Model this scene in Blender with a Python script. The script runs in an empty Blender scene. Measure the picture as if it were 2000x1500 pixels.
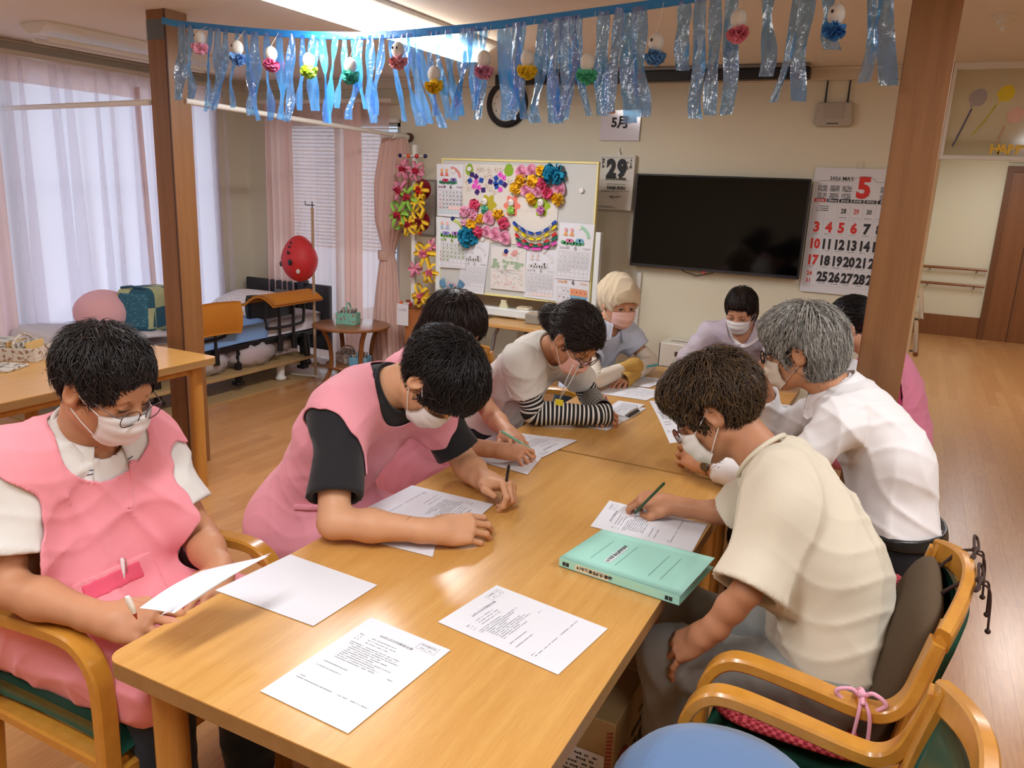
import bpy, bmesh, math, random, time
import numpy as np
from mathutils import Vector, Matrix, Quaternion
T0 = time.time()
SC = bpy.context.scene
COL = SC.collection
PI = math.pi
random.seed(7)

# ------------------------------------------------------------------ camera
_f, _cx, _cy, CAMH = 1535.0, 1000.0, 750.0, 1.60
R_WC = np.array([[0.8905283, -0.14595117, 0.43088003],
                 [0.45300742, 0.19756005, -0.86934131],
                 [0.0417567, 0.96936489, 0.24204978]])
_u, _s, _v = np.linalg.svd(R_WC); R_WC = _u @ _v
C0 = np.array([0., 0., CAMH])
cd = bpy.data.cameras.new('camera'); cam = bpy.data.objects.new('camera', cd); COL.objects.link(cam)
cd.sensor_width = 36.0; cd.sensor_fit = 'HORIZONTAL'; cd.lens = _f / 2000 * 36.0
cd.clip_start = 0.05; cd.clip_end = 60
cam.matrix_world = Matrix.Translation(Vector(C0)) @ Matrix(R_WC.tolist()).to_4x4()
SC.camera = cam

# pixel of the photograph -> point of the room, on a known plane or at a known depth
def _ray(px, py): return R_WC @ np.array([px - _cx, -(py - _cy), -_f])
def Wz(px, py, z): v = _ray(px, py); return v * ((z - CAMH) / v[2]) + C0
def Wy(px, py, y): v = _ray(px, py); return v * (y / v[1]) + C0
def Wx(px, py, x): v = _ray(px, py); return v * (x / v[0]) + C0
def Wd(px, py, d): return C0 + _ray(px, py) * d / _f

# ------------------------------------------------------------------ view
SC.view_settings.view_transform = 'Standard'; SC.view_settings.look = 'None'
SC.view_settings.gamma = 1.0; SC.view_settings.use_curve_mapping = False
SC.view_settings.exposure = -0.05
SC.cycles.use_denoising = True
SC.cycles.max_bounces = 7; SC.cycles.diffuse_bounces = 4; SC.cycles.glossy_bounces = 3
SC.cycles.transmission_bounces = 4; SC.cycles.transparent_max_bounces = 16
SC.cycles.caustics_reflective = False; SC.cycles.caustics_refractive = False
SC.cycles.sample_clamp_indirect = 6.0

# ------------------------------------------------------------------ world and lights
CEIL = 2.38
WALLY = 5.35
WALLX = -5.35
w = bpy.data.worlds.new('world'); SC.world = w; w.use_nodes = True
bg = w.node_tree.nodes['Background']; bg.inputs[0].default_value = (0.62, 0.78, 1.0, 1); bg.inputs[1].default_value = 0.9

def area(name, loc, rot, sx, sy, power, col=(1, 1, 1), spread=None):
    l = bpy.data.lights.new(name, 'AREA'); l.shape = 'RECTANGLE'; l.size = sx; l.size_y = sy
    l.energy = power; l.color = col
    if spread: l.spread = spread
    o = bpy.data.objects.new(name, l); COL.objects.link(o); o.location = loc; o.rotation_euler = rot
    return o
LAMPC = (0.975, 0.985, 1.0)
# the ceiling tube fitting in view, plus bare fill lights added out of frame to brighten the room
area('tube_light', (-2.36, 3.35, 2.262), (0, 0, 0), 0.14, 1.5, 38, LAMPC)
for i, (x, y, p) in enumerate([(-0.9, 0.35, 30), (0.95, 2.3, 34), (-2.9, -0.1, 26), (0.95, 0.2, 22), (-4.6, 1.2, 10)]):
    area('room_fill_light', (x, y, 2.33), (0, 0, 0), 0.22, 1.2, p, LAMPC)
area('corridor_light', (1.3, 7.6, 2.33), (0, 0, 0), 0.3, 1.2, 34, LAMPC)
area('corridor_light', (0.9, 10.0, 2.33), (0, 0, 0), 0.3, 1.0, 18, LAMPC)
# daylight outside the two curtained windows
area('window_daylight', (WALLX - 0.55, 3.35, 1.25), (0, -PI / 2, 0), 2.2, 3.4, 74, (0.72, 0.84, 1.0))
area('window_daylight', (-4.25, WALLY + 0.5, 1.25), (-PI / 2, 0, 0), 1.5, 2.1, 24, (0.86, 0.92, 1.0))

# ------------------------------------------------------------------ materials
def _nt(name):
    m = bpy.data.materials.new(name); m.use_nodes = True
    nt = m.node_tree; b = nt.nodes['Principled BSDF']; return m, nt, b
def srgb(h):
    if isinstance(h, str):
        h = h.lstrip('#'); c = [int(h[i:i + 2], 16) / 255 for i in (0, 2, 4)]
    else: c = list(h)
    return tuple([(x / 12.92 if x <= 0.04045 else ((x + 0.055) / 1.055) ** 2.4) for x in c]) + (1.0,)
def mat(name, col, rough=0.6, metal=0.0, spec=0.5, bump=0.0, bscale=200.0, var=0.0, vscale=8.0, coat=0.0, sheen=0.0,
        trans=0.0, sss=0.0, emit=None, estr=0.0, alpha=1.0):
    m, nt, b = _nt(name); c = srgb(col)
    b.inputs['Base Color'].default_value = c; b.inputs['Roughness'].default_value = rough
    b.inputs['Metallic'].default_value = metal; b.inputs['Specular IOR Level'].default_value = spec
    b.inputs['Coat Weight'].default_value = coat; b.inputs['Sheen Weight'].default_value = sheen
    b.inputs['Transmission Weight'].default_value = trans; b.inputs['Alpha'].default_value = alpha
    if sss: b.inputs['Subsurface Weight'].default_value = sss; b.inputs['Subsurface Scale'].default_value = 0.01; b.inputs['Subsurface Radius'].default_value = (1, 0.35, 0.2)
    if emit: b.inputs['Emission Color'].default_value = srgb(emit); b.inputs['Emission Strength'].default_value = estr
    if bump or var:
        tc = nt.nodes.new('ShaderNodeTexCoord')
    if var:
        n = nt.nodes.new('ShaderNodeTexNoise'); n.inputs['Scale'].default_value = vscale; n.inputs['Detail'].default_value = 3
        mx = nt.nodes.new('ShaderNodeMix'); mx.data_type = 'RGBA'
        mx.inputs[6].default_value = tuple(x * (1 - var) for x in c[:3]) + (1,)
        mx.inputs[7].default_value = tuple(min(1, x * (1 + var)) for x in c[:3]) + (1,)
        nt.links.new(tc.outputs['Object'], n.inputs['Vector']); nt.links.new(n.outputs['Fac'], mx.inputs[0])
        nt.links.new(mx.outputs[2], b.inputs['Base Color'])
    if bump:
        n2 = nt.nodes.new('ShaderNodeTexNoise'); n2.inputs['Scale'].default_value = bscale; n2.inputs['Detail'].default_value = 2
        bp = nt.nodes.new('ShaderNodeBump'); bp.inputs['Strength'].default_value = bump; bp.inputs['Distance'].default_value = 0.002
        nt.links.new(tc.outputs['Object'], n2.inputs['Vector']); nt.links.new(n2.outputs['Fac'], bp.inputs['Height'])
        nt.links.new(bp.outputs['Normal'], b.inputs['Normal'])
    return m
def wood(name, c1, c2, rough=0.35, scale=(1, 1, 1), grain=40.0, coat=0.2, bump=0.05):
    """streaky grain that runs along the axis given the smallest scale"""
    m, nt, b = _nt(name)
    tc = nt.nodes.new('ShaderNodeTexCoord'); mp = nt.nodes.new('ShaderNodeMapping'); mp.inputs['Scale'].default_value = scale
    n = nt.nodes.new('ShaderNodeTexNoise'); n.inputs['Scale'].default_value = grain; n.inputs['Detail'].default_value = 5; n.inputs['Roughness'].default_value = 0.65
    n3 = nt.nodes.new('ShaderNodeTexNoise'); n3.inputs['Scale'].default_value = grain / 9; n3.inputs['Detail'].default_value = 2
    ad = nt.nodes.new('ShaderNodeMath'); ad.operation = 'ADD'
    ml = nt.nodes.new('ShaderNodeMath'); ml.operation = 'MULTIPLY'; ml.inputs[1].default_value = 0.5
    cr = nt.nodes.new('ShaderNodeValToRGB'); cr.color_ramp.elements[0].position = 0.36; cr.color_ramp.elements[1].position = 0.66
    cr.color_ramp.elements[0].color = srgb(c1); cr.color_ramp.elements[1].color = srgb(c2)
    L = nt.links.new
    L(tc.outputs['Object'], mp.inputs['Vector']); L(mp.outputs[0], n.inputs['Vector']); L(mp.outputs[0], n3.inputs['Vector'])
    L(n.outputs['Fac'], ad.inputs[0]); L(n3.outputs['Fac'], ad.inputs[1]); L(ad.outputs[0], ml.inputs[0]); L(ml.outputs[0], cr.inputs[0])
    L(cr.outputs[0], b.inputs['Base Color'])
    b.inputs['Roughness'].default_value = rough; b.inputs['Coat Weight'].default_value = coat; b.inputs['Coat Roughness'].default_value = 0.15
    if bump:
        bp = nt.nodes.new('ShaderNodeBump'); bp.inputs['Strength'].default_value = bump; bp.inputs['Distance'].default_value = 0.001
        L(n.outputs['Fac'], bp.inputs['Height']); L(bp.outputs['Normal'], b.inputs['Normal'])
    return m

M = {}
M['table'] = wood('beech laminate', '#c5914b', '#d5a45e', 0.28, (9, 0.5, 9), 42, 0.12, 0.02)
M['tedge'] = wood('table edge', '#8f6a3e', '#a27b4c', 0.4, (9, 0.5, 9), 30, 0.1)
M['leg'] = wood('leg wood', '#b9803a', '#cc9448', 0.35, (9, 9, 0.5), 26)
M['chair'] = wood('chair wood', '#bd7f2c', '#d2963c', 0.28, (3, 3, 3), 9, 0.35, 0.02)
M['pillar'] = wood('pillar wood', '#7a4f2b', '#8c6038', 0.45, (14, 14, 0.35), 18, 0.05)
M['door'] = wood('door wood', '#7b4a25', '#8a5730', 0.45, (12, 12, 0.4), 14, 0.05)
M['shelfw'] = wood('shelf wood', '#b98a4f', '#cc9f63', 0.45, (0.5, 6, 6), 20)
M['darkwood'] = wood('dark walnut wood', '#7e4a22', '#96602f', 0.3, (4, 4, 2), 9, 0.3)
M['plywood'] = wood('plywood', '#a98a5c', '#bb9c6c', 0.6, (6, 0.6, 6), 12, 0.0)
M['wall'] = mat('wallpaper', '#e2dcc6', 0.85, bump=0.25, bscale=260, spec=0.2)
M['ceil'] = mat('ceiling board', '#e6ddd0', 0.9, bump=0.5, bscale=160, spec=0.2)
M['white'] = mat('white enamel', '#e8e6e0', 0.4)
M['trimw'] = mat('cream trim', '#d5cbb8', 0.5)
M['whitem'] = mat('white painted metal', '#dfe5e6', 0.3)
M['black'] = mat('black plastic', '#15151a', 0.4)
M['blackm'] = mat('black steel', '#1b1b1f', 0.35)
M['chrome'] = mat('chrome', '#c8c8c8', 0.2, metal=1.0)
M['grey'] = mat('grey steel', '#7b7a7c', 0.4, metal=0.3)
M['paper'] = mat('white paper', '#dfe1e8', 0.75, spec=0.2)
M['paper2'] = mat('drawing paper', '#dedcda', 0.8, spec=0.2)
M['ink'] = mat('black ink', '#2a2a2e', 0.7)
M['ink2'] = mat('pale grey ink', '#9a9a9c', 0.7)
M['green'] = mat('green vinyl', '#22503f', 0.33, spec=0.5, bump=0.08, bscale=500)
M['string'] = mat('white string', '#e6e2da', 0.8)
M['red'] = mat('red ink', '#d8322c', 0.6)
def C(hexc, rough=0.6, **k):
    key = (hexc, rough, tuple(sorted(k.items())))
    if key not in M: M[key] = mat('colour ' + hexc.lstrip('#'), hexc, rough, **k)
    return M[key]

# ------------------------------------------------------------------ object helpers
_MW = {}
def tag(o, label=None, cat=None, group=None, kind=None):
    if label: o['label'] = label
    if cat: o['category'] = cat
    if group: o['group'] = group
    if kind: o['kind'] = kind
    return o
def thing(name, label, cat, loc=(0, 0, 0), rotz=0.0, group=None, kind=None, mw=None):
    o = bpy.data.objects.new(name, None); COL.objects.link(o); o.empty_display_size = 0.05
    mw = mw or (Matrix.Translation(Vector([float(x) for x in loc])) @ Matrix.Rotation(rotz, 4, 'Z'))
    o.matrix_world = mw; _MW[o.name] = mw.copy()
    return tag(o, label, cat, group, kind)
class MB:
    """gathers shapes of ONE part"""
    def __init__(s): s.v = []; s.f = []
    def add(s, v, f):
        n = len(s.v); s.v += [tuple(map(float, p)) for p in v]; s.f += [tuple(i + n for i in q) for q in f]; return s
    def box(s, c, d, R=None):
        c = np.array(c, float); d = np.array(d, float) / 2
        P = np.array([[x, y, z] for x in (-1, 1) for y in (-1, 1) for z in (-1, 1)], float) * d
        if R is not None: P = P @ np.array(R).T
        return s.add(P + c, [(0, 1, 3, 2), (4, 6, 7, 5), (0, 4, 5, 1), (2, 3, 7, 6), (0, 2, 6, 4), (1, 5, 7, 3)])
    def b2(s, a, b): a = np.array(a, float); b = np.array(b, float); return s.box((a + b) / 2, np.abs(b - a))
    def tube(s, pts, r, n=10, cap=True, flat=None, upv=(0, 0, 1)):
        """sweep a round (or, with flat=(w,h), rectangular) section along a path"""
        P = [np.array(p, float) for p in pts]; m = len(P)
        rs = [r] * m if np.isscalar(r) else list(r)
        T = [P[min(i + 1, m - 1)] - P[max(i - 1, 0)] for i in range(m)]
        T = [t / (np.linalg.norm(t) + 1e-12) for t in T]
        u = np.array(upv, float); u = u - T[0] * (u @ T[0])
        if np.linalg.norm(u) < 1e-4: u = np.array([1., 0, 0]) - T[0] * T[0][0]
        if np.linalg.norm(u) < 1e-4: u = np.array([0., 1, 0])
        u /= np.linalg.norm(u); V = []
        for i in range(m):
            if flat is None or True:
                u = u - T[i] * (u @ T[i]); u /= np.linalg.norm(u) + 1e-12
            w = np.cross(T[i], u)
            if flat:
                a, b = flat[0] / 2, flat[1] / 2; c = min(a, b) * 0.35
                for (x, y) in [(-a + c, -b), (a - c, -b), (a, -b + c), (a, b - c), (a - c, b), (-a + c, b), (-a, b - c), (-a, -b + c)]: V.append(P[i] + w * x * rs[i] + u * y * rs[i])
                k = 8
            else:
                k = n
                for j in range(n): a = 2 * PI * j / n; V.append(P[i] + rs[i] * (math.cos(a) * u + math.sin(a) * w))
        F = [(i * k + j, i * k + (j + 1) % k, (i + 1) * k + (j + 1) % k, (i + 1) * k + j) for i in range(m - 1) for j in range(k)]
        if cap: F += [tuple(range(k - 1, -1, -1)), tuple((m - 1) * k + j for j in range(k))]
        return s.add(V, F)
    def cyl(s, a, b, r, r2=None, n=20): return s.tube([a, b], [r, r if r2 is None else r2], n)
    def lathe(s, c, prof, n=28, axis=(0, 0, 1)):
        c = np.array(c, float); ax = np.array(axis, float); ax /= np.linalg.norm(ax)
        t = np.array([1., 0, 0]) if abs(ax[0]) < .8 else np.array([0., 1, 0]); u = np.cross(ax, t); u /= np.linalg.norm(u); w = np.cross(ax, u)
        V = []; m = len(prof)
        for (r, h) in prof:
            for j in range(n): a = 2 * PI * j / n; V.append(c + ax * h + r * (math.cos(a) * u + math.sin(a) * w))
        F = [(i * n + j, i * n + (j + 1) % n, (i + 1) * n + (j + 1) % n, (i + 1) * n + j) for i in range(m - 1) for j in range(n)]
        F += [tuple(range(n - 1, -1, -1)), tuple((m - 1) * n + j for j in range(n))]
        return s.add(V, F)
    def ball(s, c, r, n=10, R=None):
        r = np.array([r] * 3 if np.isscalar(r) else r, float); V = []; F = []
        for i in range(n + 1):
            th = PI * i / n
            for j in range(2 * n): ph = PI * j / n; V.append(np.array([math.sin(th) * math.cos(ph), math.sin(th) * math.sin(ph), math.cos(th)]) * r)
        V = np.array(V)
        if R is not None: V = V @ np.array(R).T
        k = 2 * n
        for i in range(n):
            for j in range(k): F.append((i * k + j, (i + 1) * k + j, (i + 1) * k + (j + 1) % k, i * k + (j + 1) % k))
        return s.add(V + np.array(c, float), F)
    def prism(s, outline, o, ux, uy, depth):
        """2D outline in the plane (o, ux, uy), given thickness along ux x uy"""
        o = np.array(o, float); ux = np.array(ux, float); uy = np.array(uy, float); nz = np.cross(ux, uy); nz = nz / np.linalg.norm(nz)
        n = len(outline); V = [o + ux * a + uy * b for a, b in outline] + [o + ux * a + uy * b + nz * depth for a, b in outline]
        F = [tuple(range(n - 1, -1, -1)), tuple(range(n, 2 * n))] + [(i, (i + 1) % n, n + (i + 1) % n, n + i) for i in range(n)]
        return s.add(V, F)
    def grid(s, fn, nu, nv, thick=0.0):
        P = np.array([[fn(i / nu, j / nv) for j in range(nv + 1)] for i in range(nu + 1)], float)
        k = nv + 1; F = [(i * k + j, (i + 1) * k + j, (i + 1) * k + j + 1, i * k + j + 1) for i in range(nu) for j in range(nv)]
        if not thick: return s.add(P.reshape(-1, 3), F)
        du = np.gradient(P, axis=0); dv = np.gradient(P, axis=1); N = np.cross(du, dv); N /= np.linalg.norm(N, axis=2, keepdims=True) + 1e-12
        V = list(P.reshape(-1, 3)) + list((P - N * thick).reshape(-1, 3)); m = (nu + 1) * k
        F += [tuple(m + i for i in reversed(f)) for f in F]
        for i in range(nu): F += [(i * k, m + i * k, m + (i + 1) * k, (i + 1) * k)[::-1], (i * k + nv, (i + 1) * k + nv, m + (i + 1) * k + nv, m + i * k + nv)[::-1]]
        for j in range(nv): F += [(j, j + 1, m + j + 1, m + j)[::-1], (nu * k + j, m + nu * k + j, m + nu * k + j + 1, nu * k + j + 1)[::-1]]
        return s.add(V, F)
def mesh_np(name, V, F):
    """F: (n,4) or (n,3) array or list of tuples"""
    me = bpy.data.meshes.new(name)
    if isinstance(F, np.ndarray):
        k = F.shape[1]; me.vertices.add(len(V)); me.vertices.foreach_set('co', np.asarray(V, np.float32).ravel())
        me.loops.add(F.size); me.loops.foreach_set('vertex_index', F.astype(np.int32).ravel())
        me.polygons.add(len(F)); me.polygons.foreach_set('loop_start', np.arange(0, F.size, k, dtype=np.int32))
        me.update(calc_edges=True); me.validate()
    else:
        me.from_pydata([tuple(p) for p in V], [], F)
    return me
def obj(name, mb, m, parent=None, local=False, bev=0.0, smooth=False, seg=2, label=None, subs=0):
    V, F = (mb.v, mb.f) if isinstance(mb, MB) else mb
    if parent is not None and not local:
        Mi = np.array(_MW[parent.name].inverted()); V = np.asarray(V, float); V = V @ Mi[:3, :3].T + Mi[:3, 3]
    me = mesh_np(name, V, F)
    o = bpy.data.objects.new(name, me); COL.objects.link(o)
    ms = m if isinstance(m, (list, tuple)) else [m]
    for x in ms: me.materials.append(x)
    if parent is not None: o.parent = parent; _MW[o.name] = _MW[parent.name].copy()
    else: _MW[o.name] = Matrix.Identity(4)
    if smooth:
        me.polygons.foreach_set('use_smooth', [True] * len(me.polygons))
        if smooth != 'all': me.set_sharp_from_angle(angle=math.radians(40))
    if bev:
        b = o.modifiers.new('edge', 'BEVEL'); b.width = bev; b.segments = seg; b.limit_method = 'ANGLE'; b.angle_limit = math.radians(40)
        me.polygons.foreach_set('use_smooth', [True] * len(me.polygons)); me.set_sharp_from_angle(angle=math.radians(40))
    if subs:
        b = o.modifiers.new('sub', 'SUBSURF'); b.levels = subs; b.render_levels = subs
    if label: o['label'] = label
    return o
def struct(name, mb, m, **k):
    o = obj(name, mb, m, **k); o['kind'] = 'structure'; return o
def copy_tree(o, parent=None, mw=None):
    c = o.copy(); COL.objects.link(c)
    if parent is not None: c.parent = parent
    _MW[c.name] = mw.copy() if mw is not None else _MW[o.name].copy()
    if mw is not None: c.matrix_world = mw
    for ch in list(o.children): copy_tree(ch, c)
    return c
_fonts = {}
def text_mesh(body, size=0.01, bold=False, align='LEFT', res=1, sx=1.0, off=0.0):
    c = bpy.data.curves.new('t', 'FONT'); c.body = body; c.size = size; c.resolution_u = res; c.align_x = align; c.align_y = 'CENTER'
    c.offset = off * size
    o = bpy.data.objects.new('t', c); COL.objects.link(o)
    me = bpy.data.meshes.new_from_object(o)
    n = len(me.vertices); V = np.zeros(n * 3); me.vertices.foreach_get('co', V); V = V.reshape(-1, 3); V[:, 0] *= sx
    F = [tuple(p.vertices) for p in me.polygons]
    bpy.data.objects.remove(o); bpy.data.curves.remove(c); bpy.data.meshes.remove(me)
    return V, F
class Sheet:
    """lettering gathered on a plane: o origin, ux right, uy up, un towards the reader"""
    def __init__(s, o, ux, uy, lift=0.0006):
        s.o = np.array(o, float); s.ux = np.array(ux, float); s.uy = np.array(uy, float); s.ux /= np.linalg.norm(s.ux); s.uy /= np.linalg.norm(s.uy)
        s.un = np.cross(s.ux, s.uy); s.mb = MB(); s.lift = lift; s.warp = None
    def P(s, a, b, l=0.0): return s.o + s.ux * a + s.uy * b + s.un * (s.lift + l)
    def text(s, body, x, y, size, align='LEFT', sx=1.0, rot=0.0, off=0.0, vert=False, res=1):
        if vert:
            for i, ch in enumerate(body): s.text(ch, x, y - i * size * 1.05, size, align, sx, rot, off, res=res)
            return s
        V, F = text_mesh(body, size, align=align, sx=sx, off=off, res=res)
        c, q = math.cos(rot), math.sin(rot)
        s.mb.add([s.P(x + v[0] * c - v[1] * q, y + v[0] * q + v[1] * c) for v in V], F); return s
    def line(s, x0, y0, x1, y1, w=0.0006, l=0.0):
        a = np.array([x0, y0], float); b = np.array([x1, y1], float); d = b - a; d /= np.linalg.norm(d) + 1e-12; n = np.array([-d[1], d[0]]) * w / 2
        s.mb.add([s.P(*(a - n), l), s.P(*(b - n), l), s.P(*(b + n), l), s.P(*(a + n), l)], [(0, 1, 2, 3)]); return s
    def rect(s, x0, y0, x1, y1, l=0.0): s.mb.add([s.P(x0, y0, l), s.P(x1, y0, l), s.P(x1, y1, l), s.P(x0, y1, l)], [(0, 1, 2, 3)]); return s
    def poly(s, pts, l=0.0): s.mb.add([s.P(a, b, l) for a, b in pts], [tuple(range(len(pts)))]); return s
    def frame(s, x0, y0, x1, y1, w=0.0006):
        s.line(x0, y0, x1, y0, w); s.line(x1, y0, x1, y1, w); s.line(x1, y1, x0, y1, w); s.line(x0, y1, x0, y0, w); return s
    def dashes(s, x0, y, x1, h, dens=0.75, rnd=random):
        """a line of tiny print, too small to read in the photograph"""
        x = x0
        while x < x1:
            w_ = h * rnd.uniform(0.5, 0.9)
            if rnd.random() < dens: s.rect(x, y - h * rnd.uniform(.3, .45), min(x + w_, x1), y + h * rnd.uniform(.25, .45))
            x += w_ + h * 0.22
        return s
    def obj(s, name, m, parent): return obj(name, s.mb, m, parent)
# ================================================================== THE ROOM
def floor_mat():
    m, nt, b = _nt('oak plank floor'); L = nt.links.new
    tc = nt.nodes.new('ShaderNodeTexCoord'); mp = nt.nodes.new('ShaderNodeMapping'); mp.inputs['Rotation'].default_value = (0, 0, PI / 2)
    br = nt.nodes.new('ShaderNodeTexBrick'); br.inputs['Scale'].default_value = 1.0; br.inputs['Brick Width'].default_value = 0.9; br.inputs['Row Height'].default_value = 0.075
    br.inputs['Mortar Size'].default_value = 0.0009; br.inputs['Mortar Smooth'].default_value = 0.3; br.offset = 0.37
    br.inputs['Color1'].default_value = srgb('#bc8450'); br.inputs['Color2'].default_value = srgb('#c9945e'); br.inputs['Mortar'].default_value = srgb('#a5703f')
    mp2 = nt.nodes.new('ShaderNodeMapping'); mp2.inputs['Scale'].default_value = (9, 0.7, 9)
    n = nt.nodes.new('ShaderNodeTexNoise'); n.inputs['Scale'].default_value = 12; n.inputs['Detail'].default_value = 4
    mx = nt.nodes.new('ShaderNodeMix'); mx.data_type = 'RGBA'; mx.blend_type = 'MULTIPLY'; mx.inputs[0].default_value = 0.35
    cr = nt.nodes.new('ShaderNodeValToRGB'); cr.color_ramp.elements[0].color = (0.55, 0.5, 0.45, 1); cr.color_ramp.elements[0].position = 0.3; cr.color_ramp.elements[1].position = 0.6
    L(tc.outputs['Object'], mp.inputs['Vector']); L(mp.outputs[0], br.inputs['Vector']); L(tc.outputs['Object'], mp2.inputs['Vector']); L(mp2.outputs[0], n.inputs['Vector'])
    L(n.outputs['Fac'], cr.inputs[0]); L(br.outputs['Color'], mx.inputs[6]); L(cr.outputs[0], mx.inputs[7]); L(mx.outputs[2], b.inputs['Base Color'])
    b.inputs['Roughness'].default_value = 0.3; b.inputs['Coat Weight'].default_value = 0.15; b.inputs['Coat Roughness'].default_value = 0.2
    n2 = nt.nodes.new('ShaderNodeTexNoise'); n2.inputs['Scale'].default_value = 25
    bp = nt.nodes.new('ShaderNodeBump'); bp.inputs['Strength'].default_value = 0.12; bp.inputs['Distance'].default_value = 0.004
    L(tc.outputs['Object'], n2.inputs['Vector']); L(n2.outputs['Fac'], bp.inputs['Height']); L(bp.outputs['Normal'], b.inputs['Normal'])
    return m
M['floor'] = floor_mat()
XR, YB, YC = 3.0, -2.6, 11.4
struct('floor', MB().b2((WALLX - .9, YB, -0.05), (4.0, YC + .1, 0)), M['floor'])
struct('ceiling', MB().b2((WALLX - .1, YB, CEIL), (4.0, YC + .1, CEIL + 0.06)), M['ceil'])
# left wall with its tall window opening
WL0, WL1, WLZ = 1.5, 4.95, 2.26
wl = MB().b2((WALLX - .12, YB, 0), (WALLX, WL0, CEIL)).b2((WALLX - .12, WL1, 0), (WALLX, WALLY + .12, CEIL)).b2((WALLX - .12, WL0, WLZ), (WALLX, WL1, CEIL))
struct('wall_left', wl, M['wall'])
# far wall, with the small window's opening; it ends at the corridor
WB0, WB1, WBZ = -5.0, -3.72, 2.08
wb = MB().b2((WALLX - .12, WALLY, 0), (WB0, WALLY + .12, CEIL)).b2((WB1, WALLY, 0), (0.05, WALLY + .12, CEIL)).b2((WB0, WALLY, WBZ), (WB1, WALLY + .12, CEIL))
struct('wall_far', wb, M['wall'])
struct('wall_corridor_side', MB().b2((-0.07, WALLY + .12, 0), (0.05, YC, CEIL)), M['wall'])
struct('wall_corridor_end', MB().b2((-0.07, YC, 0), (4.0, YC + .1, CEIL)), M['wall'])
struct('wall_right', MB().b2((XR, YB, 0), (XR + .1, YC, CEIL)), M['wall'])
struct('wall_near', MB().b2((WALLX - .1, YB - .1, 0), (XR + .1, YB, CEIL)), M['wall'])
# crown mouldings and skirting
struct('trim_1', MB().b2((-5.32, WALLY - .035, CEIL - .075), (0.05, WALLY, CEIL)).b2((-5.32, WALLY - .055, CEIL - .018), (0.05, WALLY - .035, CEIL)), M['trimw'], bev=.004)
struct('trim_2', MB().b2((WALLX, YB, CEIL - .075), (WALLX + .035, WALLY, CEIL)).b2((WALLX + .035, YB, CEIL - .018), (WALLX + .055, WALLY, CEIL)), M['trimw'], bev=.004)
struct('baseboard_far', MB().b2((-3.7, WALLY - .012, 0), (0.05, WALLY, .08)), M['door'])
struct('baseboard_corridor', MB().b2((0.06, YC - .02, 0), (0.88, YC, .26)), M['door'], bev=.003)
struct('trim_3', MB().b2((0.03, WALLY - .02, 0.0), (0.062, WALLY + .13, 1.86)), C('#d9bd92', .5), bev=.003)

# windows behind the curtains
M['glass'] = None
def glass_mat():
    m = bpy.data.materials.new('window glass'); m.use_nodes = True; nt = m.node_tree; nt.nodes.clear()
    o = nt.nodes.new('ShaderNodeOutputMaterial'); t = nt.nodes.new('ShaderNodeBsdfTransparent'); g = nt.nodes.new('ShaderNodeBsdfGlossy'); g.inputs['Roughness'].default_value = 0.03
    mx = nt.nodes.new('ShaderNodeMixShader'); fr = nt.nodes.new('ShaderNodeFresnel'); fr.inputs[0].default_value = 1.45
    nt.links.new(fr.outputs[0], mx.inputs[0]); nt.links.new(t.outputs[0], mx.inputs[1]); nt.links.new(g.outputs[0], mx.inputs[2]); nt.links.new(mx.outputs[0], o.inputs[0]); return m
M['glass'] = glass_mat()
alu = mat('window aluminium', '#b9b9b4', 0.4, metal=0.4)
wf = MB(); xx = WALLX - .06
for a, b_ in ((WL0, WL0 + .05), (WL1 - .05, WL1), (3.2, 3.26)): wf.b2((xx - .03, a, 0.02), (xx + .03, b_, WLZ))
wf.b2((xx - .03, WL0, 0.0), (xx + .03, WL1, .05)).b2((xx - .03, WL0, WLZ - .05), (xx + .03, WL1, WLZ))
w1 = struct('window_1', wf, alu)
obj('window_pane', MB().b2((xx - .004, WL0, .05), (xx + .004, WL1, WLZ - .05)), M['glass'], w1)
wf = MB(); yy = WALLY + .06
for a, b_ in ((WB0, WB0 + .05), (WB1 - .05, WB1), (-4.4, -4.34)): wf.b2((a, yy - .03, .02), (b_, yy + .03, WBZ))
wf.b2((WB0, yy - .03, 0), (WB1, yy + .03, .05)).b2((WB0, yy - .03, WBZ - .05), (WB1, yy + .03, WBZ))
w2 = struct('window_2', wf, alu)
obj('window_pane', MB().b2((WB0, yy - .004, .05), (WB1, yy + .004, WBZ - .05)), M['glass'], w2)

# curtains
def curtain_mat(name, col, transl=0.6, clear=0.08):
    m = bpy.data.materials.new(name); m.use_nodes = True; nt = m.node_tree; nt.nodes.clear(); L = nt.links.new
    o = nt.nodes.new('ShaderNodeOutputMaterial'); d = nt.nodes.new('ShaderNodeBsdfDiffuse'); t = nt.nodes.new('ShaderNodeBsdfTranslucent'); tr = nt.nodes.new('ShaderNodeBsdfTransparent')
    d.inputs[0].default_value = srgb(col); t.inputs[0].default_value = srgb(col)
    m1 = nt.nodes.new('ShaderNodeMixShader'); m1.inputs[0].default_value = transl; m2 = nt.nodes.new('ShaderNodeMixShader'); m2.inputs[0].default_value = clear
    L(d.outputs[0], m1.inputs[1]); L(t.outputs[0], m1.inputs[2]); L(m1.outputs[0], m2.inputs[1]); L(tr.outputs[0], m2.inputs[2]); L(m2.outputs[0], o.inputs[0]); return m
M['sheer'] = curtain_mat('sheer white curtain', '#eee4ea', 0.55, 0.0)
M['pinkc'] = curtain_mat('pale pink curtain', '#efd5cd', 0.4, 0.0)
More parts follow.
